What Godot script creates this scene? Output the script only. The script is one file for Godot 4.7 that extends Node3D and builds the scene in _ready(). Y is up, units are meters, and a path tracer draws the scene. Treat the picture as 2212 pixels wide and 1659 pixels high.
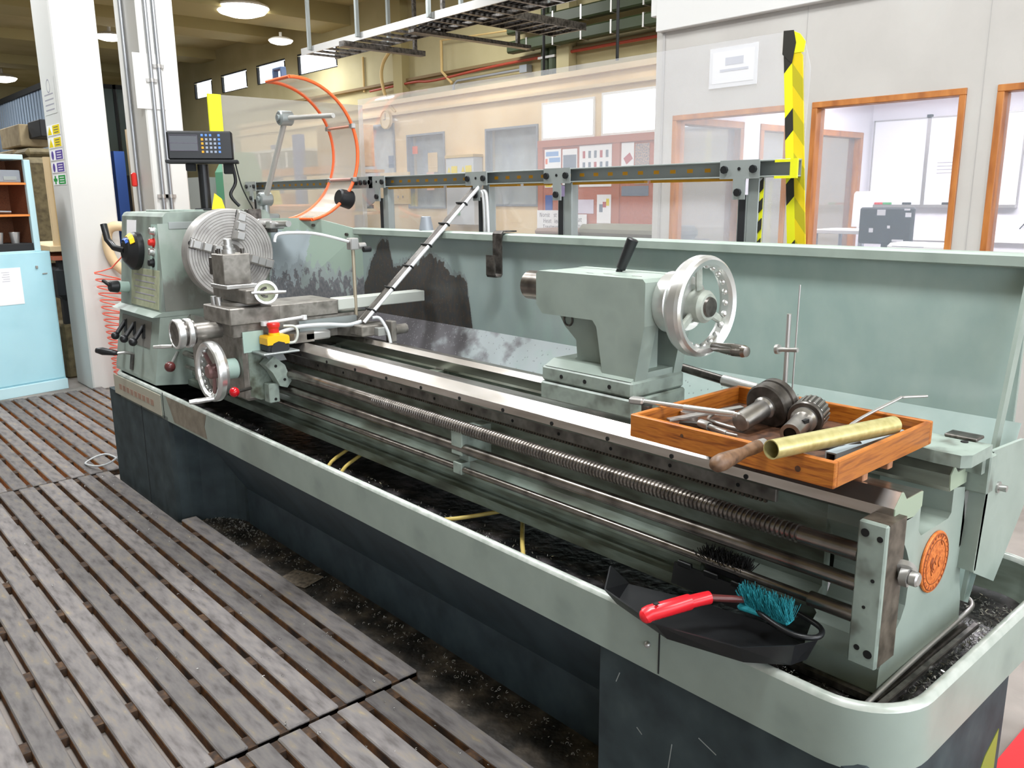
extends Node3D
# A long engine lathe in a workshop. x runs along the lathe bed (+x towards the tailstock end), y is up, +z is the operator's side. Metres.

var used := {}
var M := {}
var rng := RandomNumberGenerator.new()

# ---------------------------------------------------------------- naming and nodes
func numbered(called: String) -> String:
	var n: int = used.get(called, 0)
	used[called] = n + 1
	return called if n == 0 else "%s_%03d" % [called, n]

func thing(called: String, label: String, category: String, at := Vector3.ZERO, turn := 0.0, group := "") -> Node3D:
	var o := Node3D.new()
	o.name = numbered(called)
	add_child(o)
	o.position = at
	o.rotation.y = turn
	tag(o, label, category, group)
	return o

func tag(o: Node, label: String, category: String, group := "") -> void:
	o.set_meta("label", label)
	o.set_meta("category", category)
	if group != "":
		o.set_meta("group", group)

func part(called: String, st: SurfaceTool, m: Material, parent: Node = self, label := "") -> MeshInstance3D:
	st.generate_normals()
	var o := MeshInstance3D.new()
	o.mesh = st.commit()
	o.material_override = m
	if parent == self:
		o.name = numbered(called)
	else:
		var n := 0
		var full := called
		while parent.has_node(NodePath(full)):
			n += 1
			full = "%s_%03d" % [called, n]
		o.name = full
	parent.add_child(o)
	if label != "":
		o.set_meta("label", label)
	return o

func struct(called: String, st: SurfaceTool, m: Material, label: String, category: String) -> MeshInstance3D:
	var o := part(called, st, m)
	tag(o, label, category)
	o.set_meta("kind", "structure")
	return o

func dup(root: Node3D, called: String, at: Vector3, label: String, turn := 0.0) -> Node3D:
	var r: Node3D = root.duplicate()
	r.name = numbered(called)
	add_child(r)
	r.position = at
	r.rotation.y = turn
	r.set_meta("label", label)
	return r

# ---------------------------------------------------------------- shapes
func S() -> SurfaceTool:
	var st := SurfaceTool.new()
	st.begin(Mesh.PRIMITIVE_TRIANGLES)
	return st

func face(st: SurfaceTool, p: Array, outward: Vector3, group := -1) -> void:
	var n: Vector3 = (p[1] - p[0]).cross(p[2] - p[0])
	if p.size() == 4:
		n = (p[2] - p[0]).cross(p[3] - p[1])
	if n.dot(outward) > 0.0:
		p = p.duplicate()
		p.reverse()
	for i in range(1, p.size() - 1):
		for k in [0, i, i + 1]:
			st.set_smooth_group(group)
			st.add_vertex(p[k])

func box(st: SurfaceTool, c: Vector3, s: Vector3, ch := 0.0, b := Basis()) -> void:
	var h := s / 2.0
	ch = minf(ch, minf(h.x, minf(h.y, h.z)) * 0.8)
	var P := func(sx: int, sy: int, sz: int, ax: int) -> Vector3:
		var v := Vector3(sx * (h.x - (0.0 if ax == 0 else ch)), sy * (h.y - (0.0 if ax == 1 else ch)), sz * (h.z - (0.0 if ax == 2 else ch)))
		return c + b * v
	for s1 in [-1, 1]:
		face(st, [P.call(s1, -1, -1, 0), P.call(s1, 1, -1, 0), P.call(s1, 1, 1, 0), P.call(s1, -1, 1, 0)], b * Vector3(s1, 0, 0))
		face(st, [P.call(-1, s1, -1, 1), P.call(1, s1, -1, 1), P.call(1, s1, 1, 1), P.call(-1, s1, 1, 1)], b * Vector3(0, s1, 0))
		face(st, [P.call(-1, -1, s1, 2), P.call(1, -1, s1, 2), P.call(1, 1, s1, 2), P.call(-1, 1, s1, 2)], b * Vector3(0, 0, s1))
	if ch > 0.0:
		for s1 in [-1, 1]:
			for s2 in [-1, 1]:
				face(st, [P.call(s1, s2, -1, 0), P.call(s1, s2, 1, 0), P.call(s1, s2, 1, 1), P.call(s1, s2, -1, 1)], b * Vector3(s1, s2, 0))
				face(st, [P.call(s1, -1, s2, 0), P.call(s1, 1, s2, 0), P.call(s1, 1, s2, 2), P.call(s1, -1, s2, 2)], b * Vector3(s1, 0, s2))
				face(st, [P.call(-1, s1, s2, 1), P.call(1, s1, s2, 1), P.call(1, s1, s2, 2), P.call(-1, s1, s2, 2)], b * Vector3(0, s1, s2))
				for s3 in [-1, 1]:
					face(st, [P.call(s1, s2, s3, 0), P.call(s1, s2, s3, 1), P.call(s1, s2, s3, 2)], b * Vector3(s1, s2, s3))

# a box given by its lowest and highest corner
func bx(st: SurfaceTool, x0: float, x1: float, y0: float, y1: float, z0: float, z1: float, ch := 0.0) -> void:
	box(st, Vector3((x0 + x1) / 2, (y0 + y1) / 2, (z0 + z1) / 2), Vector3(absf(x1 - x0), absf(y1 - y0), absf(z1 - z0)), ch)

# extrudes a polygon given in the plane (t.x, t.y) along t.z
func prism(st: SurfaceTool, poly: PackedVector2Array, t: Transform3D, depth: float) -> void:
	var w := t.basis.z * depth
	var tris := Geometry2D.triangulate_polygon(poly)
	for i in range(0, tris.size(), 3):
		var q := []
		for k in 3:
			var v: Vector2 = poly[tris[i + k]]
			q.append(t * Vector3(v.x, v.y, 0))
		face(st, q, -w)
		face(st, [q[0] + w, q[1] + w, q[2] + w], w)
	var turn := 1.0 if Geometry2D.is_polygon_clockwise(poly) else -1.0
	for i in poly.size():
		var a: Vector2 = poly[i]
		var e: Vector2 = poly[(i + 1) % poly.size()]
		var d := (e - a) * turn
		var A := t * Vector3(a.x, a.y, 0)
		var B := t * Vector3(e.x, e.y, 0)
		face(st, [A, B, B + w, A + w], t.basis * Vector3(-d.y, d.x, 0))

func poly(a: Array) -> PackedVector2Array:
	var p := PackedVector2Array()
	for i in range(0, a.size(), 2):
		p.append(Vector2(a[i], a[i + 1]))
	return p

func px(st: SurfaceTool, zy: Array, x0: float, x1: float) -> void:
	prism(st, poly(zy), Transform3D(Vector3(0, 0, 1), Vector3(0, 1, 0), Vector3(1, 0, 0), Vector3(x0, 0, 0)), x1 - x0)

func pz(st: SurfaceTool, xy: Array, z0: float, z1: float) -> void:
	prism(st, poly(xy), Transform3D(Vector3(1, 0, 0), Vector3(0, 1, 0), Vector3(0, 0, 1), Vector3(0, 0, z0)), z1 - z0)

func py(st: SurfaceTool, xz: Array, y0: float, y1: float) -> void:
	prism(st, poly(xz), Transform3D(Vector3(1, 0, 0), Vector3(0, 0, 1), Vector3(0, 1, 0), Vector3(0, y0, 0)), y1 - y0)

func across(d: Vector3) -> Basis:
	var z := d.normalized()
	var x := (Vector3.UP if absf(z.y) < 0.9 else Vector3.RIGHT).cross(z).normalized()
	return Basis(x, z.cross(x), z)

# a solid of revolution: profile of Vector2(radius, height along d) from a
func rev(st: SurfaceTool, prof: Array, a: Vector3, d: Vector3, seg := 20, soft := false) -> void:
	var b := across(d)
	for i in prof.size() - 1:
		var p: Vector2 = prof[i]
		var q: Vector2 = prof[i + 1]
		var slope := Vector2(q.y - p.y, p.x - q.x)
		for k in seg:
			var t0 := TAU * k / seg
			var t1 := TAU * (k + 1) / seg
			var u := b.x * cos(t0) + b.y * sin(t0)
			var v := b.x * cos(t1) + b.y * sin(t1)
			var out := (u + v) * 0.5 * slope.x + b.z * slope.y
			var pts := []
			if p.x > 1e-6:
				pts = [a + u * p.x + b.z * p.y, a + v * p.x + b.z * p.y]
			else:
				pts = [a + b.z * p.y]
			if q.x > 1e-6:
				pts.append(a + v * q.x + b.z * q.y)
				pts.append(a + u * q.x + b.z * q.y)
			else:
				pts.append(a + b.z * q.y)
			if pts.size() >= 3:
				face(st, pts, out, 1 if soft else i + 1)

func cyl(st: SurfaceTool, a: Vector3, e: Vector3, r: float, r2 := -1.0, seg := 16, ch := 0.0) -> void:
	var l := a.distance_to(e)
	var q := r if r2 < 0.0 else r2
	if ch > 0.0:
		rev(st, [Vector2(0, 0), Vector2(r - ch, 0), Vector2(r, ch), Vector2(q, l - ch), Vector2(q - ch, l), Vector2(0, l)], a, e - a, seg)
	else:
		rev(st, [Vector2(0, 0), Vector2(r, 0), Vector2(q, l), Vector2(0, l)], a, e - a, seg)

func pipe(st: SurfaceTool, a: Vector3, e: Vector3, r: float, ri: float, seg := 20) -> void:
	var l := a.distance_to(e)
	rev(st, [Vector2(ri, 0), Vector2(r, 0), Vector2(r, l), Vector2(ri, l), Vector2(ri, 0)], a, e - a, seg)

func ball(st: SurfaceTool, c: Vector3, r: float, seg := 14, squash := 1.0) -> void:
	var prof := []
	for i in 9:
		var t := PI * i / 8
		prof.append(Vector2(r * sin(t), -r * cos(t) * squash))
	rev(st, prof, c, Vector3.UP, seg, true)

func torus(st: SurfaceTool, c: Vector3, d: Vector3, R: float, r: float, seg := 32, rs := 10, squash := 1.0) -> void:
	var prof := []
	for i in rs + 1:
		var t := TAU * i / rs
		prof.append(Vector2(R + r * cos(t), r * sin(t) * squash))
	rev(st, prof, c, d, seg, true)

func tube(st: SurfaceTool, pts: Array, r: float, seg := 8, caps := true) -> void:
	var n := pts.size()
	var rings := []
	var ref := Vector3.ZERO
	for i in n:
		var d: Vector3 = (pts[mini(i + 1, n - 1)] - pts[maxi(i - 1, 0)]).normalized()
		if ref == Vector3.ZERO:
			ref = across(d).x
		ref = (ref - d * ref.dot(d)).normalized()
		var y := d.cross(ref)
		var ring := []
		for k in seg:
			ring.append(pts[i] + (ref * cos(TAU * k / seg) + y * sin(TAU * k / seg)) * r)
		rings.append(ring)
	for i in n - 1:
		for k in seg:
			var q := [rings[i][k], rings[i][(k + 1) % seg], rings[i + 1][(k + 1) % seg], rings[i + 1][k]]
			face(st, q, (q[0] + q[1] + q[2] + q[3]) / 4.0 - (pts[i] + pts[i + 1]) / 2.0, 1)
	if caps:
		face(st, rings[0], pts[0] - pts[1])
		face(st, rings[n - 1], pts[n - 1] - pts[n - 2])

func smooth(pts: Array, steps := 6) -> Array:
	var out := []
	for i in pts.size() - 1:
		var a: Vector3 = pts[maxi(i - 1, 0)]
		var b: Vector3 = pts[i]
		var c: Vector3 = pts[i + 1]
		var d: Vector3 = pts[mini(i + 2, pts.size() - 1)]
		for k in steps:
			out.append(b.cubic_interpolate(c, a, d, float(k) / steps))
	out.append(pts[-1])
	return out

# a flat card with uv, facing n (built as a thin slab front)
func card(st: SurfaceTool, o: Vector3, u: Vector3, v: Vector3) -> void:
	# o is the lower left corner seen from the front, u goes right, v goes up
	var n := u.cross(v).normalized()
	var p := [o, o + v, o + u + v, o + u]
	var w := [Vector2(0, 1), Vector2(0, 0), Vector2(1, 0), Vector2(1, 1)]
	for k in [0, 1, 2, 0, 2, 3]:
		st.set_smooth_group(-1)
		st.set_uv(w[k])
		st.add_vertex(p[k])
	var t := n * 0.0015
	for i in 4:
		var a: Vector3 = p[i]
		var b: Vector3 = p[(i + 1) % 4]
		st.set_uv(w[i])
		face(st, [a, b, b - t, a - t], (a + b) / 2 - (o + (u + v) / 2))
	face(st, [p[0] - t, p[1] - t, p[2] - t, p[3] - t], -n)

func text(called: String, words: String, size: float, at: Vector3, b: Basis, m: Material, parent: Node, bold := false) -> void:
	var t := TextMesh.new()
	var f := SystemFont.new()
	f.font_names = PackedStringArray(["Droid Sans"])
	if bold:
		f.font_weight = 700
	t.font = f
	t.text = words
	t.font_size = 32
	t.pixel_size = size / 32.0
	t.depth = 0.0012
	t.curve_step = 2.0
	var o := MeshInstance3D.new()
	o.mesh = t
	o.material_override = m
	var n := 0
	o.name = called
	while parent.has_node(NodePath(o.name)):
		n += 1
		o.name = "%s_%03d" % [called, n]
	parent.add_child(o)
	o.transform = Transform3D(b, at)

# ---------------------------------------------------------------- materials
func plain(c: Color, rough := 0.6, metal := 0.0) -> StandardMaterial3D:
	var m := StandardMaterial3D.new()
	m.albedo_color = c
	m.roughness = rough
	m.metallic = metal
	return m

func hexc(h: int) -> Color:
	return Color8((h >> 16) & 255, (h >> 8) & 255, h & 255)

var ntex_cache := {}
func ntex(freq: float, stops: Array, cols: Array, sd := 1, size := 256, normal := false, oct := 4) -> NoiseTexture2D:
	var t := NoiseTexture2D.new()
	var n := FastNoiseLite.new()
	n.seed = sd
	n.noise_type = FastNoiseLite.TYPE_SIMPLEX_SMOOTH
	n.frequency = freq
	n.fractal_octaves = oct
	t.noise = n
	t.width = size
	t.height = size
	t.seamless = true
	if normal:
		t.as_normal_map = true
		t.bump_strength = 3.0
	else:
		var g := Gradient.new()
		g.offsets = PackedFloat32Array(stops)
		var pc := PackedColorArray()
		for c in cols:
			pc.append(c)
		g.colors = pc
		t.color_ramp = g
	return t

var bump: NoiseTexture2D
# a surface whose colour wanders between given colours; scale in repeats per metre
func mottled(stops: Array, cols: Array, rough: float, metal := 0.0, scale := 2.0, freq := 0.012, sd := 1, bumpy := 0.0, stretch := Vector3.ONE, oct := 4) -> StandardMaterial3D:
	var m := plain(Color.WHITE, rough, metal)
	m.albedo_texture = ntex(freq, stops, cols, sd, 256, false, oct)
	m.uv1_triplanar = true
	m.uv1_world_triplanar = true
	m.uv1_scale = stretch * scale
	if bumpy > 0.0:
		if bump == null:
			bump = ntex(0.05, [], [], 77, 256, true)
		m.normal_enabled = true
		m.normal_texture = bump
		m.normal_scale = bumpy
	return m

func glass(c: Color, alpha: float) -> StandardMaterial3D:
	var m := plain(Color(c.r, c.g, c.b, alpha), 0.05)
	m.transparency = BaseMaterial3D.TRANSPARENCY_ALPHA
	m.cull_mode = BaseMaterial3D.CULL_DISABLED
	return m

func glow(c: Color, e: float) -> StandardMaterial3D:
	var m := plain(Color(0.9, 0.9, 0.9), 0.4)
	m.emission_enabled = true
	m.emission = c
	m.emission_energy_multiplier = e
	return m

func from_image(im: Image, rough := 0.6, nearest := false) -> StandardMaterial3D:
	var m := plain(Color.WHITE, rough)
	m.albedo_texture = ImageTexture.create_from_image(im)
	m.texture_repeat = false
	if nearest:
		m.texture_filter = BaseMaterial3D.TEXTURE_FILTER_NEAREST
	return m

func make_materials() -> void:
	M.green = mottled([0.0, 0.3, 0.7, 1.0], [hexc(0x828e86), hexc(0x8e9a91), hexc(0x95a198), hexc(0x8a968d)], 0.42, 0.0, 1.6, 0.01, 3)
	M.green_dirty = mottled([0.0, 0.26, 0.4, 0.7, 1.0], [hexc(0x5d6058), hexc(0x79827a), hexc(0x8a968d), hexc(0x939f96), hexc(0x808b83)], 0.4, 0.0, 2.4, 0.014, 5)
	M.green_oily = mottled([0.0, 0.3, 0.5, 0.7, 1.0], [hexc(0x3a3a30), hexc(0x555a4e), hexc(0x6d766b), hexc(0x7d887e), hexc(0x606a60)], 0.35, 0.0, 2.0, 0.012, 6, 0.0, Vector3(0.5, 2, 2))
	M.mint = plain(hexc(0xa6bdb3), 0.4)
	M.base_dark = mottled([0.0, 0.4, 0.7, 1.0], [hexc(0x30373a), hexc(0x394245), hexc(0x3e484b), hexc(0x475153)], 0.7, 0.0, 2.0, 0.012, 8)
	M.plinth_dark = mottled([0.0, 0.5, 1.0], [hexc(0x2a343a), hexc(0x36434a), hexc(0x414f55)], 0.5, 0.0, 2.0, 0.012, 9)
	M.steel = mottled([0.0, 0.45, 0.7, 1.0], [hexc(0x7c7873), hexc(0xa5a19c), hexc(0xb9b5b1), hexc(0x918d87)], 0.32, 0.9, 3.0, 0.012, 11)
	M.way = mottled([0.0, 0.4, 0.7, 1.0], [hexc(0x9a928a), hexc(0xbab4ad), hexc(0xcdc8c3), hexc(0xa39b94)], 0.27, 0.95, 1.5, 0.01, 12, 0.0, Vector3(0.4, 3, 3))
	M.bright = plain(hexc(0xdededc), 0.3, 0.85)
	M.satin = plain(hexc(0xbab8b5), 0.36, 0.8)
	M.chuck = mottled([0.0, 0.5, 1.0], [hexc(0x918d89), hexc(0xa8a4a0), hexc(0xb5b2ae)], 0.42, 0.4, 3.0, 0.012, 14)
	M.dark_steel = mottled([0.0, 0.4, 0.7, 1.0], [hexc(0x33302d), hexc(0x55514d), hexc(0x6f6a65), hexc(0x4b4743)], 0.36, 0.75, 4.0, 0.015, 15)
	M.brown_steel = mottled([0.0, 0.4, 0.7, 1.0], [hexc(0x56514b), hexc(0x79746d), hexc(0x8f8a83), hexc(0x6c6760)], 0.4, 0.45, 3.0, 0.012, 16)
	M.oily_rod = mottled([0.0, 0.45, 1.0], [hexc(0x5c5651), hexc(0x86807a), hexc(0x9c958f)], 0.27, 0.9, 4.0, 0.012, 17)
	M.black = plain(hexc(0x17181a), 0.4)
	M.black_matt = plain(hexc(0x1d1e20), 0.75)
	M.rubber = plain(hexc(0x222326), 0.6)
	M.hole = plain(hexc(0x0c0b0a), 0.8)
	M.red = plain(hexc(0xd42a22), 0.35)
	M.red_ball = plain(hexc(0xb3121c), 0.2)
	M.maroon = plain(hexc(0x5a2c2a), 0.3)
	M.yellow = plain(hexc(0xf0b712), 0.45)
	M.lime = plain(hexc(0xe6e51c), 0.5)
	M.tape_black = plain(hexc(0x2b2a24), 0.5)
	M.orange = plain(hexc(0xe8622a), 0.4)
	M.amber = plain(hexc(0xd99a1c), 0.5)
	M.white = plain(hexc(0xeceae6), 0.5)
	M.paper = plain(hexc(0xf1eff0), 0.7)
	M.ink = plain(hexc(0x55505c), 0.7)
	M.cream_col = plain(hexc(0xd3d2ce), 0.5)
	M.tan = plain(hexc(0xdcc39a), 0.6)
	M.conduit = plain(hexc(0xa3a5a9), 0.35, 0.8)
	M.partition = mottled([0.0, 0.5, 1.0], [hexc(0xb0aca7), hexc(0xb5b1ac), hexc(0xb9b6b1)], 0.6, 0.0, 0.5, 0.012, 21)
	M.fascia = plain(hexc(0xcfcecc), 0.5)
	M.wood_frame = mottled([0.0, 0.5, 1.0], [hexc(0x8a4f22), hexc(0xa9682f), hexc(0xbd7c3d)], 0.45, 0.0, 2.0, 0.02, 22, 0.0, Vector3(1, 0.25, 1))
	M.tray_wood = mottled([0.0, 0.35, 0.55, 0.75, 1.0], [hexc(0x6a360f), hexc(0xa55c1c), hexc(0xbb7227), hexc(0xa7601c), hexc(0xc57f2e)], 0.35, 0.0, 4.0, 0.02, 23, 0.0, Vector3(0.35, 4, 1.2))
	M.tray_floor = mottled([0.0, 0.4, 0.6, 1.0], [hexc(0x2d1b12), hexc(0x4a3020), hexc(0x5c3c28), hexc(0x3b2619)], 0.5, 0.0, 5.0, 0.02, 24)
	M.raw_wood = mottled([0.0, 0.5, 1.0], [hexc(0x8c5a3d), hexc(0xb07a58), hexc(0xbf8a68)], 0.7, 0.0, 4.0, 0.02, 25)
	M.handle_wood = mottled([0.0, 0.5, 1.0], [hexc(0x3b2a1e), hexc(0x6a4d36), hexc(0x7d6049)], 0.5, 0.0, 8.0, 0.02, 26)
	M.brass = mottled([0.0, 0.5, 1.0], [hexc(0xb3a86a), hexc(0xcdc388), hexc(0xddd49e)], 0.32, 0.6, 6.0, 0.02, 27)
	M.tray_wood_end = mottled([0.0, 0.35, 0.55, 0.75, 1.0], [hexc(0x6a360f), hexc(0x9c581c), hexc(0xb06a25), hexc(0xa05d1c), hexc(0xb9752b)], 0.4, 0.0, 4.0, 0.02, 29, 0.0, Vector3(1.2, 4, 0.3))
	M.slat = []
	for i in 4:
		var k := 0.9 + 0.07 * i
		M.slat.append(mottled([0.0, 0.35, 0.6, 0.85, 1.0], [hexc(0x4e4947) * k, hexc(0x666160) * k, hexc(0x706b69) * k, hexc(0x776f66) * k, hexc(0x8c7f64) * k], 0.75, 0.0, 3.0, 0.016, 30 + i, 0.3, Vector3(0.5, 1, 2.0), 5))
	M.rust = mottled([0.0, 0.4, 0.65, 1.0], [hexc(0x24180f), hexc(0x4a301a), hexc(0x7a5026), hexc(0x3d2817)], 0.85, 0.0, 1.2, 0.02, 35)
	M.concrete = mottled([0.0, 0.4, 0.6, 0.8, 1.0], [hexc(0x6d6660), hexc(0x8b837d), hexc(0x98908a), hexc(0xa19892), hexc(0xa79f9a)], 0.8, 0.0, 0.6, 0.012, 40, 0.2)
	M.grime = mottled([0.0, 0.35, 0.55, 0.75, 1.0], [hexc(0x1c1915), hexc(0x322d27), hexc(0x443d35), hexc(0x554c42), hexc(0x75695c)], 0.6, 0.0, 1.4, 0.02, 41, 0.5)
	M.oil_floor = mottled([0.0, 0.35, 0.5, 0.65, 1.0], [hexc(0x0f0f0f), hexc(0x1e1e1f), hexc(0x2f2d2e), hexc(0x4b4749), hexc(0x6c6669)], 0.3, 0.0, 1.8, 0.018, 42, 0.3)
	M.wall_low = mottled([0.0, 0.5, 1.0], [hexc(0xdcbc8c), hexc(0xe6c99c), hexc(0xebd2a9)], 0.65, 0.0, 0.3, 0.012, 50)
	M.wall_high = mottled([0.0, 0.5, 1.0], [hexc(0xa59b74), hexc(0xaea47d), hexc(0xb6ac86)], 0.7, 0.0, 0.3, 0.012, 51)
	M.ceiling = mottled([0.0, 0.5, 1.0], [hexc(0xa3966a), hexc(0xaea177), hexc(0xb5a97f)], 0.8, 0.0, 0.3, 0.012, 52)
	M.beam = plain(hexc(0xa09468), 0.8)
	M.office_white = plain(hexc(0xe4e1e6), 0.6)
	M.board_white = plain(hexc(0xf2f3f6), 0.25)
	M.grey_frame = plain(hexc(0x90959c), 0.45, 0.3)
	M.alu = plain(hexc(0x9aa09f), 0.4, 0.6)
	M.rail = plain(hexc(0xa0a6a4), 0.4, 0.3)
	M.blue = plain(hexc(0x2c57a8), 0.45)
	M.cyan = mottled([0.0, 0.5, 1.0], [hexc(0xa4d2dd), hexc(0xadd9e4), hexc(0xb2dde7)], 0.5, 0.0, 0.8, 0.012, 55)
	M.cyan_pale = plain(hexc(0xbfdfe6), 0.5)
	M.board = mottled([0.0, 0.5, 1.0], [hexc(0x4a2a18), hexc(0x6a3f25), hexc(0x7c4d2f)], 0.8, 0.0, 6.0, 0.05, 56)
	M.shelf_orange = plain(hexc(0xd9843f), 0.55)
	M.carton = mottled([0.0, 0.5, 1.0], [hexc(0xb08658), hexc(0xc39a6a), hexc(0xcfa97c)], 0.8, 0.0, 2.0, 0.02, 57)
	M.khaki = mottled([0.0, 0.5, 1.0], [hexc(0x4c4330), hexc(0x6b6045), hexc(0x7c7052)], 0.8, 0.0, 2.0, 0.02, 58)
	M.dark_green = plain(hexc(0x2d3a1c), 0.5)
	M.teal_dark = plain(hexc(0x3c4c4a), 0.3)
	M.pipe_red = plain(hexc(0x9c3a26), 0.5)
	M.cork = mottled([0.0, 0.5, 1.0], [hexc(0xa65642), hexc(0xb8664f), hexc(0xc4745c)], 0.8, 0.0, 3.0, 0.03, 59)
	M.frame_red = plain(hexc(0xb5674c), 0.5)
	M.screen_dark = plain(hexc(0x1b1c20), 0.15)
	M.purple = plain(hexc(0x5f4e9c), 0.5)
	M.sign_green = plain(hexc(0x2f9a4a), 0.5)
	M.sign_yellow = plain(hexc(0xe8d016), 0.5)
	M.hose_red = plain(hexc(0xe0604a), 0.4)
	M.hose_yellow = plain(hexc(0xd6bd6a), 0.45)
	M.cable = plain(hexc(0xb9bcbd), 0.45)
	M.silver_cable = plain(hexc(0xd9d9d9), 0.35, 0.3)
	M.acrylic = glass(Color(0.95, 0.95, 0.97), 0.16)  # milky window reflection put in as a whitish tint
	M.acrylic_thin = glass(Color(0.88, 0.84, 0.79), 0.48)
	M.acrylic_grey = glass(Color(0.70, 0.68, 0.63), 0.5)  # grey slanting-view reflections put into the sheet colour
	M.pane = glass(Color(0.8, 0.85, 0.9), 0.12)
	M.pane_white = glass(Color(0.95, 0.96, 1.0), 0.3)
	M.chip = plain(hexc(0xc9c8c4), 0.3, 0.9)
	M.teal_brush = plain(hexc(0x1f8d99), 0.7)
	M.bristle = plain(hexc(0x14110f), 0.8)
	M.red_handle = plain(hexc(0xd81f2a), 0.3)
	M.red_mat = plain(hexc(0xd8262c), 0.7)
	M.badge = mottled([0.0, 0.4, 0.6, 1.0], [hexc(0xa84e1a), hexc(0xcf6f2c), hexc(0xe08440), hexc(0xb85c22)], 0.5, 0.2, 8.0, 0.03, 60)
	M.badge_line = plain(hexc(0x8a4418), 0.6)
	M.lamp = glow(Color(1.0, 0.98, 0.93), 6.0)
	M.blind = mottled([0.0, 0.5, 1.0], [hexc(0xb4b8b4), hexc(0xc8cbc8), hexc(0xd5d8d6)], 0.6, 0.0, 1.0, 0.01, 61)
	M.daylight = glow(Color(0.95, 0.97, 1.0), 2.2)
	M.strip = plain(hexc(0xa9bcd2), 0.3)
	M.ink_pale = plain(hexc(0x9a97a0), 0.7)
	M.print_pale = plain(hexc(0xc4c4cc), 0.7)
	M.scrap = mottled([0.0, 0.5, 1.0], [hexc(0x5a5046), hexc(0x857868), hexc(0x9a8d7c)], 0.8, 0.0, 5.0, 0.03, 62)
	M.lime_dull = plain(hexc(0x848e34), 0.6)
	M.plate = mottled([0.0, 0.5, 1.0], [hexc(0x8f9478), hexc(0xa9ad90), hexc(0xb8bb9e)], 0.45, 0.1, 3.0, 0.02, 63)
	M.plate_red = plain(hexc(0x9a7a68), 0.5)
	M.green_dirty2 = mottled([0.0, 0.35, 0.5, 0.7, 1.0], [hexc(0x6a706a), hexc(0x818c83), hexc(0x8b978e), hexc(0x929e94), hexc(0x7f8b82)], 0.4, 0.0, 1.3, 0.012, 64, 0.0, Vector3(1, 0.7, 1))
	M.bare_plate = plain(hexc(0x9b9c98), 0.4, 0.4)
	M.pale_cover = plain(hexc(0xb9bcb4), 0.4, 0.1)
	M.maroon_rim = plain(hexc(0x8a6a68), 0.4, 0.5)
	M.post_tan = plain(hexc(0xa59a86), 0.4, 0.4)
	M.wheel_grey = mottled([0.0, 0.5, 1.0], [hexc(0x8e938a), hexc(0xa3a89e), hexc(0xb2b6ad)], 0.4, 0.2, 5.0, 0.02, 65)
	M.key_blue = plain(hexc(0x5b86c4), 0.5)
	M.key_grey = plain(hexc(0x8f98a8), 0.5)
	M.rod_salmon = plain(hexc(0xc98a72), 0.35, 0.3)
	M.acrylic_bar = plain(hexc(0xd9a9a0), 0.3)
	M.handle_blue = plain(hexc(0x4c5f7c), 0.5)
	M.grey_pale = plain(hexc(0xb4b2ad), 0.4, 0.2)
	M.tape_gold = plain(hexc(0xe3c814), 0.5)
	M.tape_olive = plain(hexc(0xb9ad1c), 0.5)
	M.paper_clear = plain(hexc(0xdedde0), 0.3)
	M.paper_pale = plain(hexc(0xe6e5e8), 0.3)
	M.amber_pale = plain(hexc(0xc9ad74), 0.6)
	M.khaki_pale = mottled([0.0, 0.5, 1.0], [hexc(0x8d7c5e), hexc(0xa08f70), hexc(0xae9d7d)], 0.8, 0.0, 1.0, 0.02, 66)
	M.carton_pale = plain(hexc(0xd9bd92), 0.7)
	M.orange_pale = plain(hexc(0xcf8a4a), 0.6)
	M.machine_green = plain(hexc(0x4f8a6c), 0.5)
	M.sky_blue = plain(hexc(0x7fa6d8), 0.6)
	M.photo_blue = mottled([0.0, 0.4, 0.6, 1.0], [hexc(0x39465c), hexc(0x5b6b84), hexc(0x8a97a6), hexc(0x4c525c)], 0.6, 0.0, 8.0, 0.04, 67)
	M.photo_red = plain(hexc(0xb84a52), 0.6)
	M.photo_brown = mottled([0.0, 0.4, 0.6, 1.0], [hexc(0x5c5a6a), hexc(0x8a8590), hexc(0xb89a88), hexc(0xc9a898)], 0.6, 0.0, 6.0, 0.03, 68)
	M.purple_pale = plain(hexc(0x8a78a8), 0.6)
	M.paper_lilac = plain(hexc(0xd8cede), 0.7)
	M.grey_cab = plain(hexc(0xc4c6c8), 0.5)
	M.paper_pink = plain(hexc(0xe0b8a8), 0.7)
	M.blue_pale = plain(hexc(0x6f8fc0), 0.5)
	M.brown_bench = plain(hexc(0x8a7062), 0.7)
	M.khaki_grey = plain(hexc(0x7d7a66), 0.7)
	M.brown_trim = plain(hexc(0x7a6440), 0.7)
	M.pane_dark = glass(Color(0.5, 0.55, 0.58), 0.3)
	M.office_lamp = glow(Color(0.98, 0.97, 1.0), 3.0)
	M.worn = mottled([0.0, 0.5, 1.0], [hexc(0x9aa39a), hexc(0xb4bab3), hexc(0xcfd2cd)], 0.3, 0.2, 3.0, 0.02, 70)  # worn green, lightened further for the highlight along the rim top
	M.stain = mottled([0.0, 0.5, 1.0], [hexc(0x665e50), hexc(0x786f60), hexc(0x8a8372)], 0.4, 0.0, 3.0, 0.02, 71)
	M.bearer = mottled([0.0, 0.5, 1.0], [hexc(0x1c1510), hexc(0x3a281a), hexc(0x5a3f24)], 0.85, 0.0, 3.0, 0.03, 72)
	M.hall_grey = plain(hexc(0xb9b9b8), 0.7)
	M.bracket_side = mottled([0.0, 0.5, 1.0], [hexc(0x3a332b), hexc(0x5a5147), hexc(0x6f665a)], 0.45, 0.2, 4.0, 0.02, 73)
	M.seam = plain(hexc(0xa8a5a2), 0.6)
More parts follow.
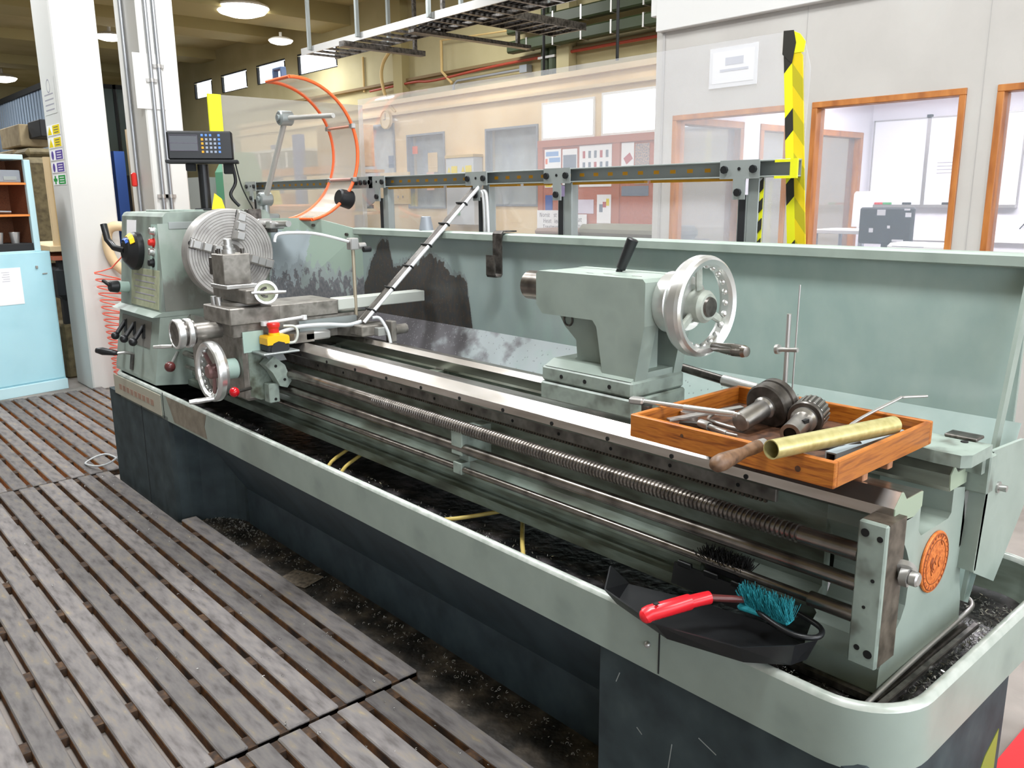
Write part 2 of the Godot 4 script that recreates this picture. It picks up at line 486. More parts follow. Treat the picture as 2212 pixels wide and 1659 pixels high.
	M.amber_dull = plain(hexc(0xb08a30), 0.5)
	M.base_dark.metallic_specular = 0.3
	M.name_plate = plain(hexc(0xa9a594), 0.5)
	M.lever_plate = plain(hexc(0x7d7a74), 0.45, 0.2)
	M.end_paint = plain(hexc(0x98a590), 0.5)
	M.channel = plain(hexc(0xa9b4ba), 0.35, 0.3)
	M.rust_bright = mottled([0.0, 0.5, 1.0], [hexc(0x7a4a1e), hexc(0xa5682c), hexc(0xb98040)], 0.8, 0.0, 2.0, 0.02, 74)
	M.rim_green = mottled([0.0, 0.3, 0.7, 1.0], [hexc(0x757f79), hexc(0x7f8983), hexc(0x86918a), hexc(0x7b857f)], 0.42, 0.0, 1.6, 0.01, 3)

# ---------------------------------------------------------------- scene
func _ready() -> void:
	rng.seed = 20230308
	camera_and_light()
	make_materials()
	room()
	office()
	lamps()
	columns()
	duckboards()
	lathe_base()
	lathe_bed()
	headstock()
	carriage()
	tailstock()
	splash_guard()
	on_the_lathe()
	screen()
	left_side()
	far_side()
	overhead()

func camera_and_light() -> void:
	var cam := Camera3D.new()
	cam.name = "camera"
	add_child(cam)
	var b := Basis(Vector3.UP, 0.84522185) * Basis(Vector3.RIGHT, -0.21987588) * Basis(Vector3.BACK, -0.00917364)
	cam.transform = Transform3D(b, Vector3(5.05, 1.6, 1.38))
	cam.fov = 49.31341
	cam.near = 0.05
	cam.far = 200.0
	cam.current = true
	var we := WorldEnvironment.new()
	we.name = "world"
	var e := Environment.new()
	e.background_mode = Environment.BG_COLOR
	e.background_color = Color(0.93, 0.96, 1.0)
	e.background_energy_multiplier = 3.0
	e.tonemap_mode = Environment.TONE_MAPPER_LINEAR
	e.tonemap_exposure = 2.0
	e.sdfgi_enabled = true
	e.ssao_enabled = true
	e.ssil_enabled = true
	we.environment = e
	add_child(we)

func area(called: String, at: Vector3, size: Vector2, energy: float, c := Color(0.96, 0.98, 1.0), look := Vector3.DOWN) -> void:
	var l := AreaLight3D.new()
	l.name = numbered(called)
	l.area_size = size
	l.light_energy = energy
	l.light_color = c
	l.shadow_enabled = true
	l.area_range = 40.0
	l.area_attenuation = 2.0
	add_child(l)
	var up := Vector3.FORWARD if absf(look.y) > 0.9 else Vector3.UP
	l.transform = Transform3D(Basis.looking_at(look, up), at)

const CEIL := 4.9

func lamps() -> void:
	# round high-bay lamps; the ones in view first
	var spots := [Vector3(-8.7, 4.62, -5.05), Vector3(-9.45, 4.34, -6.08), Vector3(-12.5, 4.62, -4.15), Vector3(-19.9, 4.62, -3.8)]
	var hidden := [Vector3(-5.2, 4.62, -2.2), Vector3(-1.2, 4.62, -1.6), Vector3(3.0, 4.62, -1.0), Vector3(-3.6, 4.62, 1.15), Vector3(0.6, 4.62, 0.7), Vector3(4.4, 4.62, 0.6), Vector3(7.8, 4.62, -0.8), Vector3(-4.2, 4.62, -5.4), Vector3(-0.6, 4.62, -5.2), Vector3(-9.2, 4.62, -0.6), Vector3(-14.5, 4.62, -0.6), Vector3(9.6, 4.62, -3.0)]  # unseen lamps, added and placed for the light they give
	var lab := ["large round ceiling lamp nearest the camera, above the chuck", "small round ceiling lamp in front of the high windows, right of the largest one", "round ceiling lamp half hidden by the right-hand white column", "round ceiling lamp at the left edge beyond the corrugated wall"]
	var proto := thing("ceiling_lamp", lab[0], "lamp", spots[0], 0.0, "round high-bay lamps")
	var st := S()
	rev(st, [Vector2(0.0, 0.13), Vector2(0.1, 0.13), Vector2(0.3, 0.09), Vector2(0.42, 0.03), Vector2(0.43, 0.0), Vector2(0.40, 0.0), Vector2(0.28, 0.06), Vector2(0.0, 0.08)], Vector3.ZERO, Vector3.UP, 32)
	part("reflector", st, M.white, proto)
	st = S()
	rev(st, [Vector2(0.0, -0.13), Vector2(0.2, -0.12), Vector2(0.36, -0.07), Vector2(0.415, -0.01), Vector2(0.40, 0.012), Vector2(0.0, 0.02)], Vector3.ZERO, Vector3.UP, 32)
	part("diffuser_lamp", st, M.lamp, proto)
	st = S()
	cyl(st, Vector3(0, 0.12, 0), Vector3(0, CEIL - 4.62, 0), 0.05)
	part("mount", st, M.white, proto)
	for i in range(1, 4):
		var small := dup(proto, "ceiling_lamp", spots[i], lab[i])
		small.scale = Vector3.ONE * [1.0, 0.5, 0.62, 0.8][i]
	var over := ["the racking aisle", "the end screen", "the tailstock", "the far duckboard", "the middle duckboard", "the nearest duckboard", "the red mat", "the cable tray", "the noticeboard bench", "the drill press", "the folding door", "the office corner"]
	for i in hidden.size():
		dup(proto, "ceiling_lamp", hidden[i], "round ceiling lamp added out of view above %s" % over[i])
	for p in spots + hidden:
		area("lamp_light", p + Vector3(0, -0.16, 0), Vector2(0.7, 0.7), 2.6 if p.z < -5.0 else 5.5)

func room() -> void:
	var st := S()
	bx(st, -24, 12, -0.2, 0.0, -12, 9)
	struct("floor", st, M.concrete, "grey concrete workshop floor around the lathe and duckboards", "floor")
	st = S()
	bx(st, -24, 12, CEIL, CEIL + 0.2, -7.5, 9)
	struct("ceiling", st, M.ceiling, "yellowish painted concrete workshop ceiling above the lamps", "ceiling")
	# back wall: upper part with the high windows, sill 3.95, head 4.33
	st = S()
	var wx := [[-15.75, -14.73], [-14.18, -12.88], [-12.38, -11.12], [-10.58, -9.11]]
	bx(st, -24, 12, 0, 3.95, -7.06, -7.0)
	bx(st, -24, 12, 4.33, CEIL, -7.06, -7.0)
	var x := -24.0
	for w in wx:
		bx(st, x, w[0], 3.95, 4.33, -7.06, -7.0)
		x = w[1]
	bx(st, x, 12, 3.95, 4.33, -7.06, -7.0)
	struct("wall_back", st, M.wall_high, "yellow painted upper wall behind the cable trays, with high windows", "wall")
	var names := ["narrow high window furthest left in the back wall, right of the columns", "second high window from the left, above the yellow taped screen edge", "third high window from the left, behind the top of the orange guard", "high window nearest the cable tray, its frame crossed by the tray"]
	for i in 4:
		var w := Node3D.new()
		w.name = "window_%d" % (i + 1)
		add_child(w)
		tag(w, names[i], "window", "")
		w.set_meta("kind", "structure")
		st = S()
		var a: float = wx[i][0]
		var b: float = wx[i][1]
		bx(st, a, a + 0.05, 3.97, 4.29, -7.03, -6.985)
		bx(st, b - 0.02, b, 3.97, 4.29, -7.03, -6.985)
		bx(st, a, b, 4.31, 4.33, -7.03, -6.985)
		bx(st, a, b, 3.95, 3.96, -7.03, -6.985)
		part("window_frame", st, M.black_matt, w)
		st = S()
		bx(st, a, b, 3.95, 4.33, -7.02, -7.015)
		part("pane", st, M.pane, w)
	# lower cream wall built in front of the upper one, with its windows
	var holes := [[-6.70, 1.43, -5.68, 2.60], [-4.70, 1.47, -3.58, 2.57], [-8.62, 1.6, -7.05, 2.82], [-3.50, 2.34, -2.53, 2.83], [-2.41, 2.34, -0.4, 2.86]]
	st = S()
	var ys := [0.0, 1.43, 1.47, 1.6, 2.34, 2.57, 2.60, 2.82, 2.83, 2.86, 3.15]
	var xs := [-13.0, -8.62, -7.05, -6.70, -5.68, -4.70, -3.58, -3.50, -2.53, -2.41, -0.4, 1.05]
	for i in xs.size() - 1:
		var run := -1.0
		for j in ys.size():
			var open := false
			if j < ys.size() - 1:
				var cx: float = (xs[i] + xs[i + 1]) / 2
				var cy: float = (ys[j] + ys[j + 1]) / 2
				for h in holes:
					if cx > h[0] and cx < h[2] and cy > h[1] and cy < h[3]:
						open = true
			else:
				open = true
			if open and run >= 0.0:
				bx(st, xs[i], xs[i + 1], run, ys[j], -6.98, -6.8)
				run = -1.0
			elif not open and run < 0.0:
				run = ys[j]
	struct("wall_lower_back", st, M.wall_low, "cream painted lower partition wall behind the clear screen", "wall")
	st = S()
	bx(st, -13.0, 1.05, 2.93, 2.97, -6.8, -6.74)
	bx(st, -13.0, 1.05, 3.1, 3.17, -7.0, -6.74)
	struct("trim_1", st, M.tan, "cream ledge along the top of the lower partition wall", "trim")
	var lw := ["interior window behind the cable arm top, papers stuck inside its glass", "interior window with a pale strip light reflection, left of the noticeboard", "interior window beside the wall clock", "bright white window directly above the noticeboard", "bright window over the right end of the noticeboard, beside the office corner"]
	var order := [0, 1, 2, 3, 4]
	for i in order:
		var h: Array = holes[i]
		var w := Node3D.new()
		w.name = "window_%d" % (i + 5)
		add_child(w)
		tag(w, lw[i], "window", "")
		w.set_meta("kind", "structure")
		st = S()
		var f := 0.03
		bx(st, h[0], h[0] + f, h[1] + f, h[3] - f, -6.9, -6.78)
		bx(st, h[2] - f, h[2], h[1] + f, h[3] - f, -6.9, -6.78)
		bx(st, h[0], h[2], h[3] - f, h[3], -6.9, -6.78)
		bx(st, h[0], h[2], h[1], h[1] + f, -6.9, -6.78)
		part("window_frame", st, M.grey_frame if i < 3 else M.white, w)
		st = S()
		bx(st, h[0], h[2], h[1], h[3], -6.86, -6.85)
		part("pane", st, M.pane, w)
		if i < 3:
			# the dim room behind these panes
			st = S()
			bx(st, h[0] - 0.05, h[2] + 0.05, h[1] - 0.1, h[3] + 0.05, -6.985, -6.975)
			part("blind", st, M.blind, w)
		else:
			st = S()
			bx(st, h[0], h[2], h[1], h[3], -6.975, -6.965)
			part("lit_window", st, M.daylight, w)
	# the other walls close the hall
	st = S()
	bx(st, -24.2, -24, 0, CEIL, -7.5, 9)
	struct("wall_left", st, M.wall_high, "far end wall of the workshop", "wall")
	st = S()
	bx(st, 12, 12.2, 0, 0.9, -7.5, 9)  # openings in this unseen wall are added for daylight from this side
	bx(st, 12, 12.2, 4.4, CEIL, -7.5, 9)
	for k in 5:
		bx(st, 12, 12.2, 0.9, 4.4, -7.5 + k * 4.025, -7.1 + k * 4.025)
	struct("wall_right", st, M.hall_grey, "unseen window wall added right of the camera to let daylight in", "wall")
	st = S()
	bx(st, -24, 12, 0, CEIL, 9, 9.2)
	struct("wall_front", st, M.hall_grey, "plain grey wall of the workshop behind the camera", "wall")
	# ceiling beams across the hall
	for bxx in [[-9.6, -8.6, 0.32], [-12.0, -11.2, 0.2], [-6.4, -5.7, 0.3], [-15.2, -14.4, 0.2], [-2.4, -1.6, 0.3], [2.0, 2.8, 0.3], [-18.6, -17.8, 0.2], [6.0, 6.8, 0.3]]:
		st = S()
		bx(st, bxx[0], bxx[1], CEIL - bxx[2], CEIL, -7.0, 9.0)
		struct("beam", st, M.beam, "painted concrete ceiling beam spanning the workshop", "beam")
	# far end: grey-green door panels between dark frames, and corrugated shutter
	var g := thing("folding_door", "grey green folding door panels between the white columns, far end", "door", Vector3(-17, 0, -6.2))
	for k in 4:
		st = S()
		bx(st, -0.02, 0.03, 2.2, 4.2, -1.15 + k * 0.62, -0.62 + k * 0.62)
		part("door_panel", st, M.teal_dark, g)
	st = S()
	for k in 5:
		bx(st, -0.04, 0.05, 0.0, 4.3, -1.22 + k * 0.62, -1.15 + k * 0.62)
	bx(st, -0.04, 0.05, 4.2, 4.3, -1.22, 1.33)
	bx(st, -0.03, 0.02, 0.0, 2.2, -1.2, 1.3)
	part("door_frame", st, M.black_matt, g)
	var c := thing("strip_curtain", "pale blue corrugated strip wall at far left above the cabinet", "curtain", Vector3(0, 0, -3.0))
	for k in 30:
		st = S()
		bx(st, -18.0 + k * 0.22, -17.86 + k * 0.22, 0.4, 3.66, -0.01, 0.01)
		part("strip", st, M.strip, c)
	st = S()
	bx(st, -18.1, -11.4, 3.64, 3.74, -0.05, 0.05)
	bx(st, -18.1, -11.4, 0.2, 3.7, -0.08, -0.05)
	part("head_rail", st, M.black_matt, c)

func columns() -> void:
	var st := S()
	bx(st, -3.1, -2.6, 0, CEIL, -0.94, -0.59, 0.012)
	struct("column", st, M.cream_col, "white square column on the left with safety stickers", "column")
	st = S()
	bx(st, -3.15, -2.6, 0, CEIL, -1.57, -1.26, 0.012)
	struct("column", st, M.cream_col, "white column behind the headstock carrying two vertical conduits", "column")
	st = S()
	bx(st, -2.601, -2.592, 2.36, 2.81, -1.43, -1.19, 0.003)
	tag(part("cover_plate", st, M.cream_col), "white cover plate behind the two conduits on the column", "plate")
	var first: Node3D
	for i in 2:
		var z: float = -1.33 - 0.068 * i
		var o := thing("conduit", ["grey vertical conduit pipe on white column, left of the pair", "grey vertical conduit pipe on white column, right of the pair"][i], "conduit", Vector3(-2.58, 0, z), 0.0, "conduits on the column")
		st = S()
		cyl(st, Vector3(0, 1.2, 0), Vector3(0, CEIL, 0), 0.017, -1, 12)
		part("tube", st, M.conduit, o)
		st = S()
		for y in [2.58 + 0.12 * i, 1.62, 3.6]:
			cyl(st, Vector3(0, y, 0), Vector3(0, y + 0.03, 0), 0.022, -1, 12)
			bx(st, -0.014, 0.0, y, y + 0.03, -0.045, 0.045)
		part("clip", st, M.satin, o)
	var q := thing("air_pipe", "thin grey pipe with a red valve handle at the left of the rear column", "pipe", Vector3(-2.9, 0, -1.235))
	st = S()
	cyl(st, Vector3(0, 0.9, 0), Vector3(0, CEIL, 0), 0.018, -1, 10)
	part("tube", st, M.conduit, q)
	st = S()
	bx(st, 0.0, 0.05, 1.72, 1.84, 0.02, 0.06, 0.01)
	part("valve_handle", st, M.red, q)
	# safety stickers on the front face of the left column
	var rows := [[2.225, "sign_yellow", "yellow"], [2.125, "sign_yellow", "yellow"], [2.025, "purple", "purple"], [1.925, "purple", "purple"], [1.825, "sign_green", "green"]]
	var lab := ["upper yellow warning sticker on the white column", "lower yellow warning sticker on the white column", "upper purple mandatory sticker under the yellow ones", "lower purple mandatory sticker above the green one", "green first aid sticker, lowest on the white column"]
	for i in 5:
		var y: float = rows[i][0] - 0.05
		var o := thing("safety_sticker", lab[i], "sticker", Vector3(-2.86, y, -0.588), 0.0, "safety stickers on the column")
		st = S()
		bx(st, -0.19, 0.20, -0.042, 0.042, -0.001, 0.001)
		part("backing", st, M.paper, o)
		st = S()
		bx(st, -0.02, 0.19, -0.036, 0.036, 0.001, 0.002)
		part("panel", st, M[rows[i][1]], o)
		st = S()
		if i < 2:
			pz(st, [-0.18, -0.034, -0.05, -0.034, -0.115, 0.034], 0.001, 0.002)
		elif i < 4:
			cyl(st, Vector3(-0.115, 0, 0.001), Vector3(-0.115, 0, 0.002), 0.036)
		else:
			bx(st, -0.17, -0.06, -0.012, 0.012, 0.001, 0.002)
			bx(st, -0.135, -0.095, -0.034, 0.034, 0.001, 0.0021)
		part("symbol", st, M[rows[i][1]] if i != 2 and i != 3 else M.purple, o)
		st = S()
		for k in 3:
			bx(st, 0.02, 0.15, 0.016 - k * 0.02, 0.022 - k * 0.02, 0.002, 0.0028)
		part("print", st, M.ink if i < 2 else M.paper, o)
	var h := thing("printed_notice", "faint printed notice above the safety stickers on the column", "notice", Vector3(-2.86, 2.42, -0.588))
	st = S()
	bx(st, -0.18, 0.18, -0.12, 0.16, -0.001, 0.001)
	part("backing", st, M.cream_col, h)
	st = S()
	for k in 4:
		bx(st, -0.14, 0.12, -0.09 + k * 0.04, -0.08 + k * 0.04, 0.001, 0.0018)
	torus(st, Vector3(0, 0.1, 0.001), Vector3(0, 0, 1), 0.05, 0.006, 20, 6, 0.1)
	part("print", st, M.ink_pale, h)
	# coiled air hose
	var co := thing("coiled_hose", "red coiled air hose hanging beside the white column", "hose", Vector3(-2.45, 0, 0))
	var pts := []
	pts.append(Vector3(0.25, 1.16, -0.93))
	pts.append(Vector3(0.12, 1.15, -0.86))
	pts.append(Vector3(0.0, 1.05, -0.80))
	var turns := 21
	for k in turns * 10:
		var u := float(k) / (turns * 10)
		var y := 1.0 - 0.95 * (1.0 - pow(1.0 - u, 1.35)) 
		var r := 0.098 - 0.03 * u
		pts.append(Vector3(r * sin(TAU * k / 10.0) * 0.8, y + 0.02 * cos(TAU * k / 10.0), -0.76 - 0.09 * u + 0.05 * u * u + r * cos(TAU * k / 10.0)))
	st = S()
	tube(st, smooth(pts, 2), 0.0055, 6)
	part("coil", st, M.hose_red, co)

func duckboards() -> void:
	var panels := [
		[-2.55, -0.09, 0.045, 14, -7, "slatted wooden duckboard beyond the headstock, furthest from the camera"],
		[-0.07, 2.92, 0.02, 20, -1, "long slatted wooden duckboard along the front of the lathe, middle one"],
		[2.94, 5.9, -0.035, 19, 0, "slatted wooden duckboard nearest the camera, at the bottom edge"]]
	var kk := 0
	for p in panels:
		var o := thing("duckboard", p[5], "duckboard", Vector3.ZERO, 0.0, "wooden duckboards in front of the lathe")
		for i in range(p[4], p[3]):
			var z0: float = p[2] + i * 0.1
			var a: float = p[0]
			if p[4] == -1 and i == -1:
				a = 1.0
			var e: float = 3.74 if p[4] == 0 and i == 0 else p[1]
			kk += 1
			var st := S()
			box(st, Vector3((a + e) / 2, 0.027, z0 + 0.05), Vector3(e - a, 0.026, 0.076), 0.004)
			part("slat", st, M.slat[kk * 7 % 4], o)
			st = S()
		var st2 := S()
		var zb: float = p[2] + p[4] * 0.1 + 0.012
		var ze: float = p[2] + p[3] * 0.1
		for k in 8:
			var xx: float = lerpf(p[0] + 0.03, p[1] - 0.03, k / 7.0)
			if p[4] == -1 and xx < 1.0:
				bx(st2, xx - 0.03, xx + 0.03, 0.004, 0.032, 0.03, ze)
			else:
				bx(st2, xx - 0.03, xx + 0.03, 0.004, 0.032, zb if p[4] != 0 or xx < 3.7 else zb + 0.1, ze)
		part("bearer", st2, M.bearer, o)
		st2 = S()
		for i in range(p[4], p[3]):
			var z0: float = p[2] + i * 0.1
			var a: float = p[0]
			if p[4] == -1 and i == -1:
				a = 1.0
			var e: float = 3.74 if p[4] == 0 and i == 0 else p[1]
			bx(st2, a + 0.01, e - 0.01, 0.002, 0.033, z0 + 0.0875, z0 + 0.089)
			bx(st2, a + 0.01, e - 0.01, 0.002, 0.033, z0 + 0.011, z0 + 0.0123)
		part("rusty_edge", st2, M.rust_bright if p[0] < -1.0 else M.rust, o)
	# dirty floor strip between duckboards and lathe
	var st := S()
	bx(st, 0.9, 4.7, 0.0, 0.004, -0.9, 0.1)
	tag(part("dirt_film", st, M.grime), "dark oily grime on the floor beneath the lathe tray", "grime")
	get_node("dirt_film").set_meta("kind", "structure")
	# swarf
	var mm := MultiMesh.new()
	mm.transform_format = MultiMesh.TRANSFORM_3D
	var c := S()
	var curl := []
	for k in 7:
		curl.append(Vector3(0.006 * cos(k * 0.8), 0.0012 * k, 0.006 * sin(k * 0.8)))
	tube(c, curl, 0.0016, 4, false)
	c.generate_normals()
	mm.mesh = c.commit()
	var tr := []
	for k in 420:
		var x := rng.randf_range(0.95, 3.7)
		var z := -0.24 + absf(rng.randfn(0, 0.06))
		tr.append(Vector3(x, 0.006, z))
	for k in 260:
		tr.append(Vector3(1.0 + absf(rng.randfn(0, 0.3)), 0.006, rng.randf_range(-0.25, -0.05)))
	for k in 110:
		tr.append(Vector3(rng.randf_range(-0.2, 3.6), 0.042, absf(rng.randfn(0, 0.4)) + 0.03))
	mm.instance_count = tr.size()
	for k in tr.size():
		var b := Basis(Vector3(rng.randfn(), rng.randfn(), rng.randfn()).normalized(), rng.randf() * 6.0) * Basis.from_scale(Vector3.ONE * rng.randf_range(0.2, 0.75))
		mm.set_instance_transform(k, Transform3D(b, tr[k]))
	var mi := MultiMeshInstance3D.new()
	mi.multimesh = mm
	mi.material_override = M.chip
	mi.name = "floor_swarf"
	add_child(mi)
	mi.set_meta("kind", "stuff")
	tag(mi, "small metal chips scattered on the floor in front of the lathe plinth", "swarf")
	# paper scrap lying on the grime
	st = S()
	box(st, Vector3(1.95, 0.008, -0.14), Vector3(0.16, 0.003, 0.12), 0.0, Basis(Vector3.UP, 0.35))
	tag(part("cardboard_scrap", st, M.scrap), "dirty flattened cardboard scrap on the floor beside the duckboard", "scrap")
	st = S()
	bx(st, 4.39, 5.1, 0.0, 0.006, -1.31, -0.98)
	tag(part("red_mat", st, M.red_mat), "red mat on the floor at the bottom right corner", "mat")
	# pale cable on the far duckboard
	st = S()
	tube(st, smooth([Vector3(0.02, 0.3, -0.2), Vector3(-0.03, 0.1, 0.03), Vector3(-0.3, 0.046, 0.1), Vector3(-0.42, 0.046, -0.05), Vector3(-0.1, 0.05, -0.08)]), 0.006)
	tag(part("pale_cable", st, M.cable), "pale cable looping on the duckboard beside the dark cabinet", "cable")

# ---------------------------------------------------------------- the lathe
var L: Node3D

func sub(called: String, parent: Node) -> Node3D:
	var o := Node3D.new()
	var n := 0
	o.name = called
	while parent.has_node(NodePath(o.name)):
		n += 1
		o.name = "%s_%03d" % [called, n]
	parent.add_child(o)
	return o

func rrect(x0: float, x1: float, z0: float, z1: float, r: float, n := 10) -> Array:
	var out := []
	var cs := [[x1 - r, z1 - r, 0.0], [x0 + r, z1 - r, PI / 2], [x0 + r, z0 + r, PI], [x1 - r, z0 + r, PI * 1.5]]
	for c in cs:
		for k in n + 1:
			var t: float = c[2] + PI / 2 * k / n
			out.append(Vector2(c[0] + r * cos(t), c[1] + r * sin(t)))
	return out

func lathe_base() -> void:
	L = thing("lathe", "long green engine lathe with chip tray, chuck at left and tailstock at right", "lathe")
	var st := S()
	# headstock cabinet: front, then a side that curves in under the tray
	var plan := [0.0, -0.75, 0.0, -0.004, 0.02, 0.0, 0.93, 0.0, 0.96, -0.012, 0.97, -0.05]
	for k in 7:
		var t := PI / 2 * k / 6
		plan.append_array([1.22 - 0.24 * cos(t), -0.06 - 0.21 * sin(t)])
	plan.append_array([1.22, -0.75])
	py(st, plan, 0.0, 0.555)
	part("headstock_cabinet", st, M.base_dark, L)
	st = S()
	bx(st, 0.545, 0.549, 0.005, 0.55, -0.002, 0.0022)
	part("cabinet_seam", st, M.black_matt, L)
	st = S()
	px(st, [-0.72, 0.0, -0.26, 0.0, -0.26, 0.19, -0.035, 0.545, -0.035, 0.55, -0.72, 0.55], 1.2, 3.82)
	part("plinth", st, M.plinth_dark, L)
	st = S()
	bx(st, 3.79, 4.47, 0.0, 0.55, -0.78, -0.008, 0.012)
	var tc := part("tailstock_cabinet", st, M.base_dark, L)
	var marks := [[3.86, 0.47, 0.03, 1.2], [4.12, 0.42, 0.05, -0.35], [4.02, 0.33, 0.09, 1.45], [4.2, 0.28, 0.025, 0.9], [3.93, 0.36, 0.02, -0.6], [4.3, 0.4, 0.03, -0.4], [4.08, 0.2, 0.04, 1.3]]
	for k in marks:
		st = S()
		box(st, Vector3(k[0], k[1], -0.0076), Vector3(k[2], 0.002, 0.0012), 0.0, Basis(Vector3(0, 0, 1), k[3]))
		part("scratch", st, M.rail, tc)
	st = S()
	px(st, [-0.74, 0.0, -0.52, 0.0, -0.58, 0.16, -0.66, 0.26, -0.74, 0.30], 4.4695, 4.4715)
	part("glow_patch", st, M.lime_dull, tc)  # yellow-green glow at the corner, put on as flat colour
	# chip tray
	var outer := func(d: float) -> Array: return rrect(0.065 + d, 4.52 - d, -0.97 + d, 0.0 - d, 0.15 - d)
	var prof := [[0.0, 0.535], [0.0, 0.662], [0.005, 0.671], [0.014, 0.674], [0.022, 0.670], [0.026, 0.660], [0.032, 0.60], [0.05, 0.572], [0.085, 0.562]]
	var top := S()
	var low := S()
	var edge := S()
	var inner := S()
	for i in prof.size() - 1:
		var a: Array = outer.call(prof[i][0])
		var b: Array = outer.call(prof[i + 1][0])
		for k in a.size():
			var k2 := (k + 1) % a.size()
			var q := [Vector3(a[k].x, prof[i][1], a[k].y), Vector3(a[k2].x, prof[i][1], a[k2].y), Vector3(b[k2].x, prof[i + 1][1], b[k2].y), Vector3(b[k].x, prof[i + 1][1], b[k].y)]
			var mid: Vector2 = (a[k] + a[k2]) / 2 - Vector2(clampf(a[k].x, 0.22, 4.36), clampf(a[k].y, -0.82, -0.15))
			var o := Vector3(mid.x, 0.02, mid.y).normalized()
			if i == 0:
				face(top, q, o, 1)
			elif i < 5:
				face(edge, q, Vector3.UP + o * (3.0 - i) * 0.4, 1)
			else:
				face(low if i > 6 else inner, q, Vector3.UP * 0.3 - o, 1)
	var tp := part("tray_rim", top, M.green, L)
	part("worn_highlight_edge", edge, M.worn, tp)  # wear on the rim top, its pale highlight put into the colour
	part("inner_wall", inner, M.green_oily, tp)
	st = S()
	pz(st, [1.02, 0.545, 1.42, 0.545, 1.40, 0.60, 1.43, 0.66, 0.93, 0.66, 0.98, 0.60], -0.0005, 0.0008)
	part("oil_stain", st, M.stain, tp)
	var fl: Array = outer.call(0.085)
	var pf := PackedVector2Array(fl)
	prism(low, pf, Transform3D(Vector3(1, 0, 0), Vector3(0, 0, 1), Vector3(0, 1, 0), Vector3(0, 0.556, 0)), 0.006)
	part("tray_floor", low, M.oil_floor, L)
	st = S()
	py(st, [0.2, -0.9, 4.4, -0.9, 4.4, -0.01, 0.2, -0.01], 0.53, 0.55)
	part("tray_underside", st, M.plinth_dark, L)
	st = S()
	bx(st, 3.985, 3.9885, 0.54, 0.665, -0.001, 0.0015)
	bx(st, 0.885, 0.889, 0.54, 0.672, -0.001, 0.0015)
	part("rim_seam", st, M.black_matt, tp)
	st = S()
	ball(st, Vector3(3.955, 0.60, 0.002), 0.008)
	part("rim_screw", st, M.satin, tp)
	st = S()
	bx(st, 0.13, 0.86, 0.545, 0.655, -0.001, 0.004, 0.002)
	part("name_plate", st, M.name_plate, tp)
	st = S()
	for k in 9:
		bx(st, 0.22 + k * 0.062, 0.262 + k * 0.062, 0.582, 0.612, 0.004, 0.0052)
	part("plate_print", st, M.plate_red, tp)
	# swarf and oil in the tray
	var mm := MultiMesh.new()
	mm.transform_format = MultiMesh.TRANSFORM_3D
	var c := S()
	box(c, Vector3.ZERO, Vector3(0.008, 0.0008, 0.0022))
	c.generate_normals()
	mm.mesh = c.commit()
	var at := []
	for k in 1500:
		at.append(Vector3(rng.randf_range(4.05, 4.46), 0.566, rng.randf_range(-0.9, -0.07)))
	for k in 600:
		at.append(Vector3(rng.randf_range(4.38, 4.47), 0.567, rng.randf_range(-0.85, -0.3)))
	for k in 700:
		at.append(Vector3(rng.randf_range(1.1, 4.0), 0.565, rng.randf_range(-0.24, -0.08)))
	for k in 160:
		at.append(Vector3(rng.randf_range(2.9, 3.4), 0.565, rng.randf_range(-0.2, -0.1)))
	mm.instance_count = at.size()
	for k in at.size():
		var b := Basis(Vector3(rng.randfn(), rng.randfn(), rng.randfn()).normalized(), rng.randf() * 6.0) * Basis.from_scale(Vector3.ONE * rng.randf_range(0.3, 1.2))
		mm.set_instance_transform(k, Transform3D(b, at[k]))
	var mi := MultiMeshInstance3D.new()
	mi.multimesh = mm
	mi.material_override = M.chip
	mi.name = "tray_swarf"
	add_child(mi)
	mi.set_meta("kind", "stuff")
	tag(mi, "small bright metal chips lying in the oily chip tray of the lathe", "swarf")

